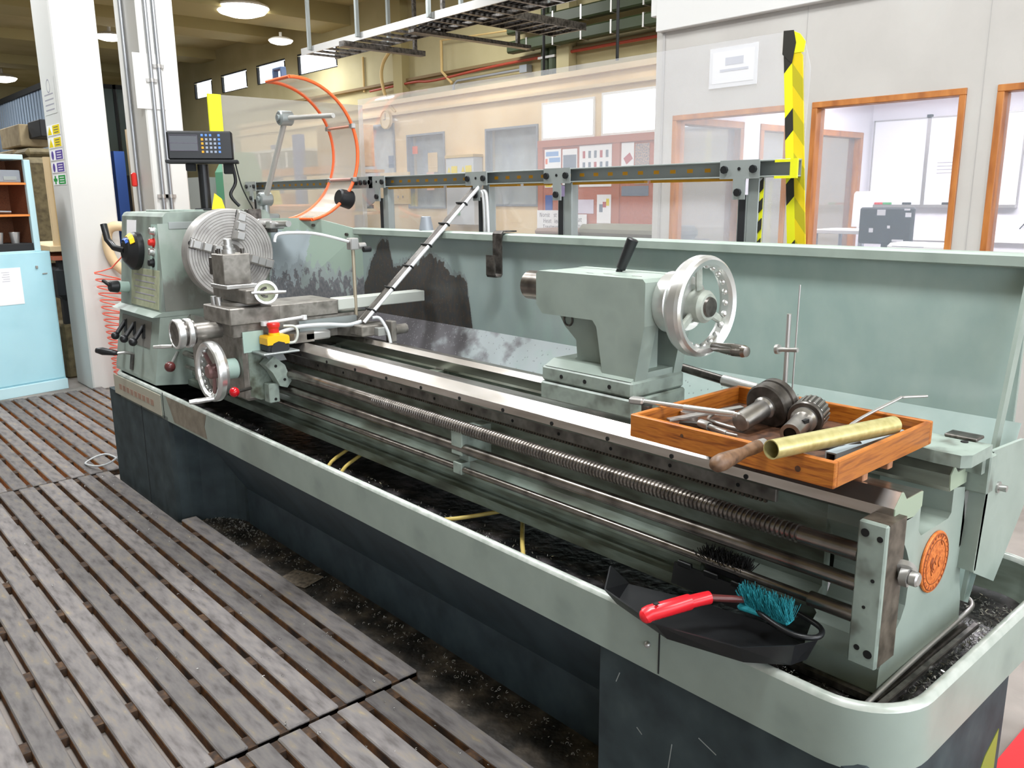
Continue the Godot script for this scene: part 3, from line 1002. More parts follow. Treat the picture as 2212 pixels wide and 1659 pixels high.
func lathe_bed() -> void:
	var st := S()
	var X0 := 0.7
	var X1 := 4.385
	# front shear: inverted V, flat, and the wall below with its flange
	px(st, [-0.262, 0.955, -0.222, 0.962, -0.214, 0.97, -0.214, 0.992, -0.242, 1.02, -0.25, 1.02, -0.268, 1.0, -0.345, 1.0, -0.345, 0.965, -0.31, 0.95, -0.262, 0.95], X0, X1)
	var fw := part("front_way", st, M.way, L)
	st = S()
	px(st, [-0.262, 0.957, -0.216, 0.972, -0.216, 0.991, -0.243, 1.018, -0.25, 1.018, -0.268, 0.998, -0.344, 0.998, -0.344, 0.966, -0.31, 0.952], X1, X1 + 0.002)
	part("way_end", st, M.end_paint, fw)
	st = S()
	px(st, [-0.30, 0.955, -0.272, 0.955, -0.272, 0.75, -0.235, 0.735, -0.225, 0.715, -0.225, 0.70, -0.24, 0.698, -0.24, 0.684, -0.20, 0.68, -0.20, 0.65, -0.30, 0.65], X0, 3.93)
	px(st, [-0.30, 0.955, -0.272, 0.955, -0.272, 0.75, -0.245, 0.735, -0.245, 0.705, -0.30, 0.64], 3.93, 4.22)
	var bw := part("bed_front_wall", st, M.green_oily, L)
	st = S()
	bx(st, X0, 4.1, 0.915, 0.95, -0.275, -0.262, 0.002)
	part("rack", st, M.brown_steel, bw)
	st = S()
	for k in 280:
		bx(st, X0 + 0.02 + k * 0.012, X0 + 0.026 + k * 0.012, 0.907, 0.916, -0.274, -0.264)
	var teeth := part("rack_teeth", st, M.bracket_side, bw)
	teeth.set_meta("kind", "stuff")
	st = S()
	for k in 11:
		cyl(st, Vector3(1.95 + k * 0.21, 0.976, -0.2145), Vector3(1.95 + k * 0.21, 0.976, -0.2125), 0.006, -1, 10)
		cyl(st, Vector3(2.0 + k * 0.2, 0.932, -0.2625), Vector3(2.0 + k * 0.2, 0.932, -0.2605), 0.005, -1, 10)
	part("bolt_hole", st, M.hole, bw)
	st = S()
	px(st, [-0.485, 0.97, -0.482, 1.0, -0.499, 1.016, -0.506, 1.016, -0.523, 1.0, -0.58, 1.0, -0.58, 0.96, -0.49, 0.96], X0, X1)
	var rw := part("rear_way", st, M.way, L)
	st = S()
	px(st, [-0.487, 0.97, -0.484, 0.999, -0.5, 1.014, -0.506, 1.014, -0.523, 0.998, -0.578, 0.998, -0.578, 0.962, -0.49, 0.962], X1, X1 + 0.002)
	part("way_end", st, M.end_paint, rw)
	st = S()
	px(st, [-0.515, 0.96, -0.58, 0.96, -0.61, 0.65, -0.54, 0.65], X0, 4.22)
	px(st, [-0.30, 0.88, -0.54, 0.88, -0.54, 0.86, -0.30, 0.86], X0, 4.22)
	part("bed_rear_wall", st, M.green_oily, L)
	for x in [1.7, 2.5, 3.3]:
		st = S()
		bx(st, x, x + 0.05, 0.88, 0.96, -0.52, -0.3)
		part("bed_web", st, M.green_oily, L)
	st = S()
	px(st, [-0.272, 0.965, -0.272, 0.909, -0.295, 0.88, -0.31, 0.855, -0.32, 0.80, -0.315, 0.75, -0.298, 0.722, -0.243, 0.679, -0.215, 0.64, -0.21, 0.562, -0.64, 0.562, -0.63, 0.66, -0.61, 0.72, -0.60, 0.86, -0.58, 0.95, -0.515, 0.963, -0.515, 0.905, -0.50, 0.895, -0.36, 0.895, -0.345, 0.91, -0.345, 0.965], 4.22, X1)
	var ec := part("end_casting", st, M.green, L)
	st = S()
	bx(st, 4.1, 4.40, 0.562, 0.585, -0.66, -0.2, 0.004)
	part("bed_foot", st, M.dark_steel, ec)
	st = S()
	var bc := Vector3(4.385, 0.813, -0.437)
	cyl(st, bc, bc + Vector3(0.007, 0, 0), 0.07, -1, 36, 0.002)
	var bd := part("round_badge", st, M.badge, L, "round orange badge with worn relief on the end casting")
	st = S()
	torus(st, bc + Vector3(0.007, 0, 0), Vector3.RIGHT, 0.064, 0.0016, 36, 6)
	torus(st, bc + Vector3(0.007, 0, 0), Vector3.RIGHT, 0.05, 0.0012, 36, 6)
	for k in 26:
		var t := TAU * k / 26 + 0.1
		var p := bc + Vector3(0.0075, sin(t) * 0.057, cos(t) * 0.057)
		tube(st, [p, p + Vector3(0, sin(t + 0.5) * 0.006, cos(t + 0.5) * 0.006)], 0.0012, 5)
	for k in 9:
		var a := Vector3(0.0075, rng.randf_range(-0.035, 0.035), rng.randf_range(-0.03, 0.03))
		tube(st, smooth([bc + a, bc + a + Vector3(0, 0.012, 0.006), bc + a + Vector3(0, 0.022, -0.002)], 3), 0.0012, 5)
	part("badge_relief", st, M.badge_line, bd)
	# lead screw, feed shaft and control rod
	var sy := 0.903
	var z := -0.165
	st = S()
	var prof := [Vector2(0, 0), Vector2(0.0195, 0)]
	var x := 0.02
	while x < 1.66:
		prof.append_array([Vector2(0.0205, x), Vector2(0.0205, x + 0.0052), Vector2(0.0168, x + 0.0068), Vector2(0.0168, x + 0.0098)])
		x += 0.0118
	prof.append_array([Vector2(0.0195, x), Vector2(0.0195, 1.788), Vector2(0, 1.788)])
	rev(st, prof, Vector3(2.56, sy, z), Vector3.RIGHT, 18)
	cyl(st, Vector3(0.8, sy, z), Vector3(2.57, sy, z), 0.0195, -1, 20)
	part("lead_screw", st, M.oily_rod, L)
	st = S()
	cyl(st, Vector3(0.8, 0.836, z), Vector3(4.36, 0.836, z), 0.0165, -1, 20)
	part("feed_shaft", st, M.oily_rod, L)
	st = S()
	cyl(st, Vector3(0.8, 0.768, z), Vector3(4.36, 0.768, z), 0.0105, -1, 16)
	cyl(st, Vector3(4.25, 0.768, z), Vector3(4.349, 0.768, z), 0.0165, -1, 16)
	part("control_rod", st, M.oily_rod, L)
	st = S()
	bx(st, 4.347, 4.404, 0.672, 0.978, -0.162, -0.148, 0.003)
	var br := part("end_bracket", st, M.green_dirty, L)
	st = S()
	bx(st, 4.348, 4.403, 0.673, 0.977, -0.236, -0.162)
	part("bracket_body", st, M.bracket_side, br)
	st = S()
	for p in [[4.362, 0.955, 0.0085], [4.392, 0.949, 0.006], [4.365, 0.71, 0.006], [4.388, 0.703, 0.009], [4.385, 0.86, 0.004], [4.372, 0.80, 0.0035]]:
		cyl(st, Vector3(p[0], p[1], -0.1485), Vector3(p[0], p[1], -0.147), p[2], -1, 14)
	part("bracket_hole", st, M.hole, br)
	st = S()
	cyl(st, Vector3(4.404, sy - 0.04, -0.235), Vector3(4.41, sy - 0.045, -0.222), 0.028, -1, 20)
	cyl(st, Vector3(4.41, sy - 0.045, -0.222), Vector3(4.425, sy - 0.045, -0.222), 0.021, -1, 6)
	cyl(st, Vector3(4.425, sy - 0.045, -0.222), Vector3(4.443, sy - 0.045, -0.222), 0.015, -1, 16, 0.003)
	part("end_nut", st, M.satin, L)
	st = S()
	bx(st, 3.033, 3.088, 0.815, 0.896, -0.18, -0.15, 0.003)
	bx(st, 3.035, 3.085, 0.79, 0.90, -0.275, -0.18, 0.002)
	bx(st, 3.038, 3.08, 0.752, 0.79, -0.19, -0.152, 0.002)
	part("rod_bracket", st, M.green_dirty, L)
	# stop block over the rear way at the tailstock end
	st = S()
	py(st, [4.20, -0.47, 4.36, -0.45, 4.415, -0.45, 4.43, -0.47, 4.43, -0.585, 4.20, -0.585], 1.03, 1.058)
	bx(st, 4.20, 4.43, 0.94, 1.03, -0.62, -0.585, 0.003)
	bx(st, 4.24, 4.42, 0.99, 1.035, -0.585, -0.565)
	var sb := part("way_cover", st, M.green_dirty, L)
	st = S()
	bx(st, 4.33, 4.40, 1.058, 1.066, -0.62, -0.575, 0.002)
	part("cover_clamp", st, M.dark_steel, sb)
	st = S()
	cyl(st, Vector3(4.27, 1.058, -0.53), Vector3(4.27, 1.06, -0.53), 0.008)
	cyl(st, Vector3(4.38, 1.058, -0.56), Vector3(4.38, 1.06, -0.56), 0.008)
	part("cover_hole", st, M.hole, sb)
	st = S()
	px(st, [-0.585, 0.935, -0.66, 0.99, -0.66, 0.85, -0.585, 0.80], 4.37, 4.385)
	part("cover_plate", st, M.bare_plate, sb)
	# guard plate with a bolt at the end
	st = S()
	px(st, [-0.622, 1.033, -0.605, 0.90, -0.59, 0.748, -0.734, 0.68, -0.90, 0.845, -0.93, 0.99, -0.83, 1.02], 4.412, 4.42)
	px(st, [-0.615, 1.03, -0.605, 0.90, -0.585, 0.752, -0.60, 0.752, -0.62, 0.90, -0.63, 1.03], 4.36, 4.42)
	var gp := part("end_guard_plate", st, M.green, L)
	st = S()
	cyl(st, Vector3(4.42, 0.934, -0.681), Vector3(4.424, 0.934, -0.681), 0.014, -1, 16)
	cyl(st, Vector3(4.424, 0.934, -0.681), Vector3(4.44, 0.934, -0.681), 0.008, -1, 6)
	part("guard_bolt", st, M.satin, gp)

func headstock() -> void:
	var st := S()
	# upper casting leans back, lower gearbox below
	px(st, [-0.098, 1.04, -0.152, 1.518, -0.165, 1.535, -0.18, 1.54, -0.70, 1.545, -0.725, 1.52, -0.725, 1.04], 0.07, 0.70)
	var hs := part("headstock_casting", st, M.green_dirty2, L)
	st = S()
	px(st, [-0.035, 0.672, -0.035, 0.69, -0.092, 1.03, -0.70, 1.03, -0.70, 0.60], 0.07, 0.70)
	var gb := part("gearbox_casting", st, M.green, L)
	st = S()
	px(st, [-0.05, 1.02, -0.105, 1.043, -0.70, 1.043, -0.70, 1.02], 0.055, 0.705)
	part("joint_ledge", st, M.green, gb)
	st = S()
	box(st, Vector3(0.38, 1.544, -0.33), Vector3(0.36, 0.012, 0.18), 0.003)
	part("top_cover", st, M.green_dirty, hs)
	# things on the leaning front face: u along x, v up the slope
	var n := Vector3(0, 0.112, 0.9937)
	var fb := Basis(Vector3.RIGHT, Vector3(0, 0.9937, -0.112), n)
	var F := func(x: float, y: float, out := 0.0) -> Vector3: return Vector3(x, y, -0.098 - (y - 1.04) * 0.113) + n * out
	st = S()
	box(st, F.call(0.235, 1.455, 0.001), Vector3(0.145, 0.085, 0.003), 0.0, fb)
	part("white_label", st, M.paper, hs)
	st = S()
	box(st, F.call(0.46, 1.15, 0.001), Vector3(0.42, 0.2, 0.004), 0.001, fb)
	var ip := part("instruction_plate", st, M.plate, hs)
	st = S()
	for k in 5:
		box(st, F.call(0.46, 1.215 - k * 0.032, 0.0035), Vector3(0.32 - 0.03 * (k % 2), 0.006, 0.001), 0.0, fb)
	part("plate_print", st, M.ink_pale, ip)
	# big speed dial
	st = S()
	var dc: Vector3 = F.call(0.345, 1.335)
	rev(st, [Vector2(0, 0), Vector2(0.1, 0), Vector2(0.1, 0.03), Vector2(0.06, 0.07), Vector2(0.04, 0.078), Vector2(0, 0.078)], dc, n, 28)
	var sd := part("speed_dial", st, M.black, hs)
	st = S()
	for k in 5:
		var t := 0.7 + k * 0.33
		var q := dc + fb * Vector3(cos(t) * 0.082, sin(t) * 0.082, 0.052)
		box(st, q, Vector3(0.03, 0.026, 0.003), 0.0, fb * Basis(Vector3(0, 0, 1), t - PI / 2) * Basis(Vector3.RIGHT, -0.75))
	part("dial_segment", st, M.yellow, sd)
	st = S()
	for k in 4:
		var t := 0.9 + k * 0.4
		box(st, dc + fb * Vector3(cos(t) * 0.06, sin(t) * 0.06, 0.072), Vector3(0.02, 0.016, 0.003), 0.0, fb * Basis(Vector3(0, 0, 1), t - PI / 2) * Basis(Vector3.RIGHT, -0.75))
	part("dial_segment", st, M.blue, sd)
	st = S()
	tube(st, [dc + n * 0.07, dc + n * 0.105 + Vector3(-0.05, 0.01, 0), dc + n * 0.12 + Vector3(-0.10, 0.05, 0), dc + n * 0.125 + Vector3(-0.12, 0.13, 0)], 0.017, 8)
	part("dial_lever", st, M.black, sd)
	# push buttons up the right edge
	var bt := [[1.445, "bright"], [1.388, "red"], [1.34, "bright"], [1.285, "black"]]
	for b in bt:
		st = S()
		var c: Vector3 = F.call(0.585, b[0])
		cyl(st, c, c + n * 0.028, 0.019, 0.017, 16, 0.003)
		cyl(st, c, c + n * 0.006, 0.024, -1, 16)
		part("push_button", st, M[b[1]], hs)
	st = S()
	box(st, F.call(0.585, 1.365, 0.001), Vector3(0.09, 0.23, 0.003), 0.0, fb)
	part("button_plate", st, M.mint, hs)
	# lower knob with a lever
	st = S()
	var kc: Vector3 = F.call(0.19, 1.135)
	cyl(st, kc, kc + n * 0.05, 0.03, -1, 18)
	part("knob_collar", st, M.mint, hs)
	st = S()
	cyl(st, kc + n * 0.05, kc + n * 0.10, 0.034, 0.03, 18, 0.006)
	tube(st, [kc + n * 0.09, kc + n * 0.12 + Vector3(-0.03, 0.03, 0)], 0.01, 8)
	part("selector_knob", st, M.black, hs)
	# gearbox levers
	var G := func(x: float, y: float, out := 0.0) -> Vector3: return Vector3(x, y, -0.035 - (y - 0.69) * 0.168) + Vector3(0, 0.165, 0.986) * out
	var gbn := Vector3(0, 0.165, 0.986)
	var gfb := Basis(Vector3.RIGHT, Vector3(0, 0.986, -0.165), gbn)
	st = S()
	box(st, G.call(0.36, 0.915, 0.001), Vector3(0.46, 0.14, 0.003), 0.0, gfb)
	part("lever_plate", st, M.lever_plate, gb)
	for k in 3:
		st = S()
		var a: Vector3 = G.call(0.19 + k * 0.145, 0.952, 0.004)
		var e: Vector3 = G.call(0.215 + k * 0.145, 0.868, 0.06)
		box(st, (a + G.call(0.21 + k * 0.145, 0.895, 0.004)) / 2, Vector3(0.035, 0.075, 0.012), 0.004, gfb * Basis(Vector3(0, 0, 1), 0.25))
		tube(st, [a, e], 0.012, 8)
		ball(st, e, 0.022)
		part("gear_lever", st, M.black, gb)
	st = S()
	var p0: Vector3 = G.call(0.345, 0.79, 0.01)
	tube(st, [p0, Vector3(0.36, 0.805, 0.0), Vector3(0.33, 0.80, 0.05)], 0.008, 8)
	part("feed_lever", st, M.satin, gb)
	st = S()
	rev(st, [Vector2(0, 0), Vector2(0.012, 0), Vector2(0.016, 0.03), Vector2(0.021, 0.08), Vector2(0.014, 0.115), Vector2(0, 0.12)], Vector3(0.345, 0.802, 0.03), Vector3(-0.55, 0.12, 0.6), 14, true)
	part("lever_grip", st, M.black, gb)
	st = S()
	box(st, G.call(0.335, 0.745, 0.002), Vector3(0.05, 0.09, 0.008), 0.003, gfb)
	part("lever_slot", st, M.dark_steel, gb)
	# knobbed reversing lever and bars on the side of the gearbox
	st = S()
	tube(st, [Vector3(0.70, 0.83, -0.16), Vector3(0.98, 0.815, -0.02)], 0.007, 8)
	part("reverse_lever", st, M.satin, gb)
	st = S()
	ball(st, Vector3(0.99, 0.815, -0.015), 0.026)
	part("reverse_knob", st, M.maroon, gb)
	for k in 2:
		st = S()
		tube(st, [Vector3(0.75 + k * 0.14, 0.945, -0.16), Vector3(1.35 + k * 0.14, 0.86, -0.10)], 0.011, 8)
		part("interlock_bar", st, M.dark_steel, gb)
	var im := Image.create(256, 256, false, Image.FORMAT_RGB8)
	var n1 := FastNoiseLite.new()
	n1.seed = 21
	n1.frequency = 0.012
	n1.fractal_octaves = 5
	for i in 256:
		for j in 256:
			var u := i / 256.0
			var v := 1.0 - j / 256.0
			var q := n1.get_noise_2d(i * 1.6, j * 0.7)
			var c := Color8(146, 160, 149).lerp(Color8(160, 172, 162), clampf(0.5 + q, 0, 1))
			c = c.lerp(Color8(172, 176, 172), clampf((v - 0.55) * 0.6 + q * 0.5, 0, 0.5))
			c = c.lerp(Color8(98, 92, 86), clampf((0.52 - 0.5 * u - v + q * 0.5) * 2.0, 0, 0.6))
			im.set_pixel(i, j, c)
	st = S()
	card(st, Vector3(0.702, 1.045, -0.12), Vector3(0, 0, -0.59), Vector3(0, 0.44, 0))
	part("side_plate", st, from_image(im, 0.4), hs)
	st = S()
	box(st, Vector3(0.7045, 1.475, -0.24), Vector3(0.003, 0.035, 0.13), 0.001)
	part("pale_label", st, M.rail, hs)
	# backplate, chuck with four jaws
	st = S()
	cyl(st, Vector3(0.69, 1.33, -0.385), Vector3(0.89, 1.33, -0.385), 0.12, -1, 32)
	part("spindle_nose", st, M.dark_steel, L)
	st = S()
	var cc := Vector3(0.88, 1.335, -0.380)
	var rp := [Vector2(0, 0), Vector2(0.214, 0), Vector2(0.222, 0.008), Vector2(0.222, 0.082), Vector2(0.216, 0.09)]
	var r := 0.205
	while r > 0.06:
		rp.append_array([Vector2(r, 0.09), Vector2(r - 0.001, 0.0865), Vector2(r - 0.003, 0.0865), Vector2(r - 0.004, 0.09)])
		r -= 0.0135
	rp.append_array([Vector2(0.05, 0.09), Vector2(0.045, 0.05), Vector2(0, 0.05)])
	rev(st, rp, cc, Vector3.RIGHT, 64)
	var ch := part("chuck", st, M.chuck, L)
	for k in 4:
		var t := deg_to_rad(73.0 + 90.0 * k)
		# angles are read off the face as the camera sees it: z runs to the left
		var d := Vector3(0, sin(t), -cos(t))
		var s := Vector3(0, cos(t), sin(t))
		var jb := Basis(Vector3.RIGHT, d, s)
		st = S()
		box(st, cc + Vector3(0.098, 0, 0) + d * 0.145, Vector3(0.02, 0.15, 0.045), 0.003, jb)
		for q in 3:
			box(st, cc + Vector3(0.104 + 0.014 * (2 - q) * 0.7, 0, 0) + d * (0.095 + q * 0.047), Vector3(0.03 + 0.014 * (2 - q), 0.042, 0.042), 0.004, jb)
		part("jaw", st, M.satin, ch)
		st = S()
		box(st, cc + Vector3(0.0905, 0, 0) + d * 0.2, Vector3(0.002, 0.036, 0.05), 0.0, jb)
		cyl(st, cc + Vector3(0.09, 0, 0) + d * 0.212, cc + Vector3(0.094, 0, 0) + d * 0.212, 0.013)
		part("jaw_slot", st, M.hole, ch)

func handwheel(parent: Node, c: Vector3, d: Vector3, R: float, rim: float, hub: float, spokes: int, turn: float, mrim: Material, mspoke: Material, scallop := false) -> Node3D:
	var w := sub("handwheel", parent)
	var b := across(d)
	var st := S()
	rev(st, [Vector2(R - rim * 0.9, -rim * 0.7), Vector2(R - rim * 0.25, -rim * 0.95), Vector2(R - 0.003, -rim * 0.7), Vector2(R, -rim * 0.4), Vector2(R, rim * 0.4), Vector2(R - 0.004, rim * 0.75), Vector2(R - rim * 0.4, rim * 0.95), Vector2(R - rim * 0.85, rim * 0.8), Vector2(R - rim, rim * 0.4), Vector2(R - rim, -rim * 0.4), Vector2(R - rim * 0.9, -rim * 0.7)], c, d, 48)
	part("rim", st, mrim, w)
	if scallop:
		st = S()
		for k in 22:
			var t := TAU * k / 22
			ball(st, c + (b.x * cos(t) + b.y * sin(t)) * (R - rim * 0.98), rim * 0.34, 8)
		part("grip_knobs", st, mrim, w)
	st = S()
	for k in spokes:
		var t := turn + TAU * k / spokes
		var u := b.x * cos(t) + b.y * sin(t)
		var v := b.z.cross(u)
		box(st, c + u * (R * 0.5) - b.z * rim * 0.3, Vector3(R * 0.98, R * 0.17, rim * 0.5), rim * 0.16, Basis(u, v, b.z))
	part("spokes", st, mspoke, w)
	st = S()
	rev(st, [Vector2(0, -rim * 1.4), Vector2(hub, -rim * 1.4), Vector2(hub, rim * 0.5), Vector2(hub * 0.8, rim * 0.9), Vector2(0, rim * 0.95)], c, d, 24)
	part("hub", st, mspoke, w)
	return w

func carriage() -> void:
	var st := S()
	# apron
	bx(st, 1.33, 1.876, 0.80, 1.06, -0.135, -0.002, 0.012)
	var ap := part("apron", st, M.brown_steel, L)
	st = S()
	px(st, [-0.10, 1.0, -0.02, 1.0, -0.02, 0.82, -0.06, 0.80, -0.12, 0.80], 1.876, 1.878)
	part("apron_side", st, M.green_oily, ap)
	st = S()
	bx(st, 1.876, 1.882, 1.0, 1.085, -0.09, -0.002, 0.001)
	part("green_plate", st, M.mint, ap)
	# saddle with wings on both ways
	st = S()
	py(st, [1.33, 0.0, 1.876, 0.0, 1.876, -0.16, 1.93, -0.20, 1.93, -0.29, 1.86, -0.33, 1.86, -0.44, 1.97, -0.48, 1.97, -0.62, 1.33, -0.62], 1.022, 1.062)
	var sa := part("saddle", st, M.brown_steel, L)
	st = S()
	px(st, [-0.245, 1.06, -0.245, 1.105, -0.52, 1.105, -0.52, 1.06], 1.876, 1.892)
	part("scale_cover", st, M.alu, sa)
	st = S()
	bx(st, 1.86, 1.93, 1.025, 1.06, -0.37, -0.25, 0.006)
	part("way_wiper", st, M.satin, sa)
	# cross slide
	st = S()
	bx(st, 1.63, 1.89, 1.115, 1.182, -0.165, 0.048, 0.004)
	bx(st, 1.64, 1.868, 1.062, 1.116, -0.60, 0.03, 0.003)
	bx(st, 1.64, 1.872, 1.117, 1.178, -0.443, -0.164, 0.003)
	var cs := part("cross_slide", st, M.brown_steel, L)
	st = S()
	for x in [1.68, 1.73]:
		cyl(st, Vector3(x, 1.182, 0.02), Vector3(x, 1.215, 0.02), 0.013, -1, 8)
	part("slide_bolt", st, M.satin, cs)
	st = S()
	bx(st, 1.80, 1.874, 1.132, 1.180, -0.90, -0.444, 0.003)
	bx(st, 1.74, 1.80, 1.125, 1.165, -0.50, -0.445, 0.003)
	part("slide_cover", st, M.pale_cover, cs)
	st = S()
	tube(st, [Vector3(1.90, 1.115, -0.09), Vector3(1.90, 1.122, -0.26)], 0.007, 8)
	cyl(st, Vector3(1.90, 1.105, -0.09), Vector3(1.90, 1.122, -0.09), 0.016)
	cyl(st, Vector3(1.90, 1.112, -0.265), Vector3(1.90, 1.13, -0.265), 0.012)
	part("oil_pipe", st, M.silver_cable, cs)
	# feed screw housing, dials, ball handle
	st = S()
	cyl(st, Vector3(1.74, 1.085, 0.03), Vector3(1.74, 1.085, 0.155), 0.034, -1, 24)
	part("screw_housing", st, M.brown_steel, cs)
	st = S()
	for zz in [[0.15, 0.173], [0.185, 0.215]]:
		rev(st, [Vector2(0.03, zz[0]), Vector2(0.056, zz[0]), Vector2(0.059, zz[0] + 0.004), Vector2(0.059, zz[1] - 0.004), Vector2(0.056, zz[1]), Vector2(0.05, zz[1]), Vector2(0.046, zz[0] + 0.006), Vector2(0.0, zz[0] + 0.006)], Vector3(1.74, 1.085, 0.0), Vector3(0, 0, 1), 36)
	var dl := part("feed_dial", st, M.bright, cs)
	st = S()
	cyl(st, Vector3(1.74, 1.085, 0.14), Vector3(1.74, 1.085, 0.212), 0.05, -1, 24)
	part("dial_core", st, M.dark_steel, dl)
	st = S()
	rev(st, [Vector2(0, 0), Vector2(0.0065, 0), Vector2(0.0085, 0.04), Vector2(0.006, 0.075), Vector2(0, 0.077)], Vector3(1.70, 1.033, 0.212), Vector3(-0.45, -0.02, 0.5), 12)
	part("dial_handle", st, M.bright, dl)
	# apron handwheel
	var hw := handwheel(L, Vector3(1.80, 0.93, 0.10), Vector3(0, 0, 1), 0.122, 0.024, 0.03, 3, 0.4, M.bright, M.maroon_rim, true)
	st = S()
	cyl(st, Vector3(1.80, 0.93, 0.0), Vector3(1.80, 0.93, 0.075), 0.042, -1, 24, 0.004)
	part("hub_boss", st, M.mint, hw)
	st = S()
	rev(st, [Vector2(0, 0), Vector2(0.0075, 0), Vector2(0.010, 0.03), Vector2(0.0115, 0.07), Vector2(0.009, 0.098), Vector2(0, 0.1)], Vector3(1.845, 0.828, 0.115), Vector3(-0.15, -0.02, 0.6), 14)
	part("crank_handle", st, M.bright, hw)
	st = S()
	tube(st, [Vector3(1.90, 0.86, -0.01), Vector3(1.95, 0.866, 0.075)], 0.007, 8)
	part("engage_lever", st, M.dark_steel, L)
	st = S()
	ball(st, Vector3(1.952, 0.867, 0.08), 0.020)
	part("lever_ball", st, M.red_ball, L)
	# emergency stop on its bracket
	var es := sub("emergency_stop", L)
	st = S()
	bx(st, 1.878, 1.99, 0.998, 1.006, -0.19, -0.035, 0.002)
	px(st, [-0.06, 1.0, -0.14, 1.0, -0.16, 0.96, -0.09, 0.96], 1.88, 1.93)
	part("bracket", st, M.alu, es)
	st = S()
	bx(st, 1.895, 1.965, 1.006, 1.034, -0.16, -0.065, 0.004)
	part("box_base", st, M.rubber, es)
	st = S()
	px(st, [-0.16, 1.034, -0.16, 1.06, -0.155, 1.068, -0.07, 1.068, -0.065, 1.06, -0.065, 1.034], 1.895, 1.967)
	part("box_cover", st, M.yellow, es)
	st = S()
	prism(st, poly([-0.148, 1.006, -0.148, 1.022, -0.135, 1.04, -0.112, 1.047, -0.09, 1.04, -0.077, 1.022, -0.077, 1.006]), Transform3D(Vector3(0, 0, 1), Vector3(0, 1, 0), Vector3(1, 0, 0), Vector3(1.9, 0, 0)), 0.071)
	part("box_arch", st, M.rubber, es)
	st = S()
	cyl(st, Vector3(1.93, 1.066, -0.112), Vector3(1.93, 1.078, -0.112), 0.022, -1, 20)
	part("button_collar", st, M.yellow, es)
	st = S()
	rev(st, [Vector2(0, 0), Vector2(0.020, 0), Vector2(0.021, 0.02), Vector2(0.025, 0.026), Vector2(0.026, 0.036), Vector2(0.023, 0.041), Vector2(0, 0.042)], Vector3(1.93, 1.076, -0.112), Vector3.UP, 24)
	part("mushroom_button", st, M.red, es)
	st = S()
	tube(st, smooth([Vector3(1.93, 1.03, -0.165), Vector3(1.93, 1.03, -0.20), Vector3(1.93, 1.06, -0.215), Vector3(1.92, 1.09, -0.21), Vector3(1.90, 1.095, -0.17)]), 0.006, 8)
	part("stop_cable", st, M.pale_cover, es)
	# angled bracket of the apron beside the rods
	st = S()
	px(st, [-0.055, 0.955, -0.095, 0.985, -0.14, 0.945, -0.165, 0.875, -0.145, 0.85, -0.115, 0.86, -0.085, 0.92], 1.895, 1.95)
	bx(st, 1.88, 1.93, 0.79, 0.87, -0.12, -0.075, 0.004)
	var rb := part("half_nut_bracket", st, M.green_dirty, L)
	st = S()
	for p in [[0.945, -0.10], [0.885, -0.135]]:
		cyl(st, Vector3(1.95, p[0], p[1]), Vector3(1.952, p[0], p[1]), 0.006)
	cyl(st, Vector3(1.93, 0.805, -0.10), Vector3(1.932, 0.805, -0.10), 0.006)
	part("bracket_hole", st, M.hole, rb)
	# compound slide, toolpost, small wheel
	st = S()
	cyl(st, Vector3(1.75, 1.18, -0.06), Vector3(1.75, 1.195, -0.06), 0.08, -1, 28)
	part("swivel_base", st, M.brown_steel, L)
	st = S()
	bx(st, 1.58, 1.90, 1.195, 1.252, -0.135, -0.02, 0.004)
	var cp := part("compound_slide", st, M.brown_steel, L)
	st = S()
	bx(st, 1.56, 1.60, 1.225, 1.25, -0.10, -0.05, 0.002)
	part("slide_end", st, M.satin, cp)
	var wheel := sub("compound_wheel", L)
	var wc := Vector3(1.955, 1.244, -0.08)
	var wd := Vector3(0.92, 0.05, 0.40)
	st = S()
	cyl(st, Vector3(1.90, 1.24, -0.08), wc, 0.022, -1, 18)
	part("spindle", st, M.dark_steel, wheel)
	st = S()
	rev(st, [Vector2(0.036, -0.012), Vector2(0.045, -0.012), Vector2(0.047, 0.0), Vector2(0.045, 0.012), Vector2(0.036, 0.012), Vector2(0.034, -0.004), Vector2(0.0, -0.004)], wc, wd, 30)
	part("wheel_rim", st, M.bright, wheel)
	st = S()
	cyl(st, wc - wd.normalized() * 0.008, wc - wd.normalized() * 0.002, 0.0345, -1, 24)
	cyl(st, wc - wd.normalized() * 0.002, wc + wd.normalized() * 0.006, 0.012, -1, 16)
	part("wheel_disc", st, M.plate, wheel)
	st = S()
	var side := wd.cross(Vector3.UP).normalized()
	rev(st, [Vector2(0, 0), Vector2(0.005, 0), Vector2(0.008, 0.05), Vector2(0.008, 0.10), Vector2(0.005, 0.13), Vector2(0, 0.13)], wc + wd.normalized() * 0.018 - side * 0.075, side, 10)
	part("wheel_lever", st, M.bright, wheel)
	st = S()
	bx(st, 1.69, 1.80, 1.268, 1.388, -0.095, 0.02, 0.003)
	var tpz := part("toolpost", st, M.brown_steel, L)
	st = S()
	bx(st, 1.675, 1.83, 1.252, 1.268, -0.105, 0.025, 0.002)
	part("toolpost_foot", st, M.satin, tpz)
	st = S()
	cyl(st, Vector3(1.745, 1.388, -0.03), Vector3(1.745, 1.405, -0.03), 0.026, -1, 20)
	cyl(st, Vector3(1.745, 1.405, -0.03), Vector3(1.745, 1.448, -0.03), 0.016, -1, 16, 0.003)
	cyl(st, Vector3(1.745, 1.405, -0.03), Vector3(1.745, 1.422, -0.03), 0.022, -1, 6)
	part("clamp_nut", st, M.satin, tpz)
	st = S()
	cyl(st, Vector3(1.72, 1.388, 0.0), Vector3(1.72, 1.408, 0.0), 0.008, -1, 8)
	cyl(st, Vector3(1.775, 1.388, -0.075), Vector3(1.775, 1.408, -0.075), 0.008, -1, 8)
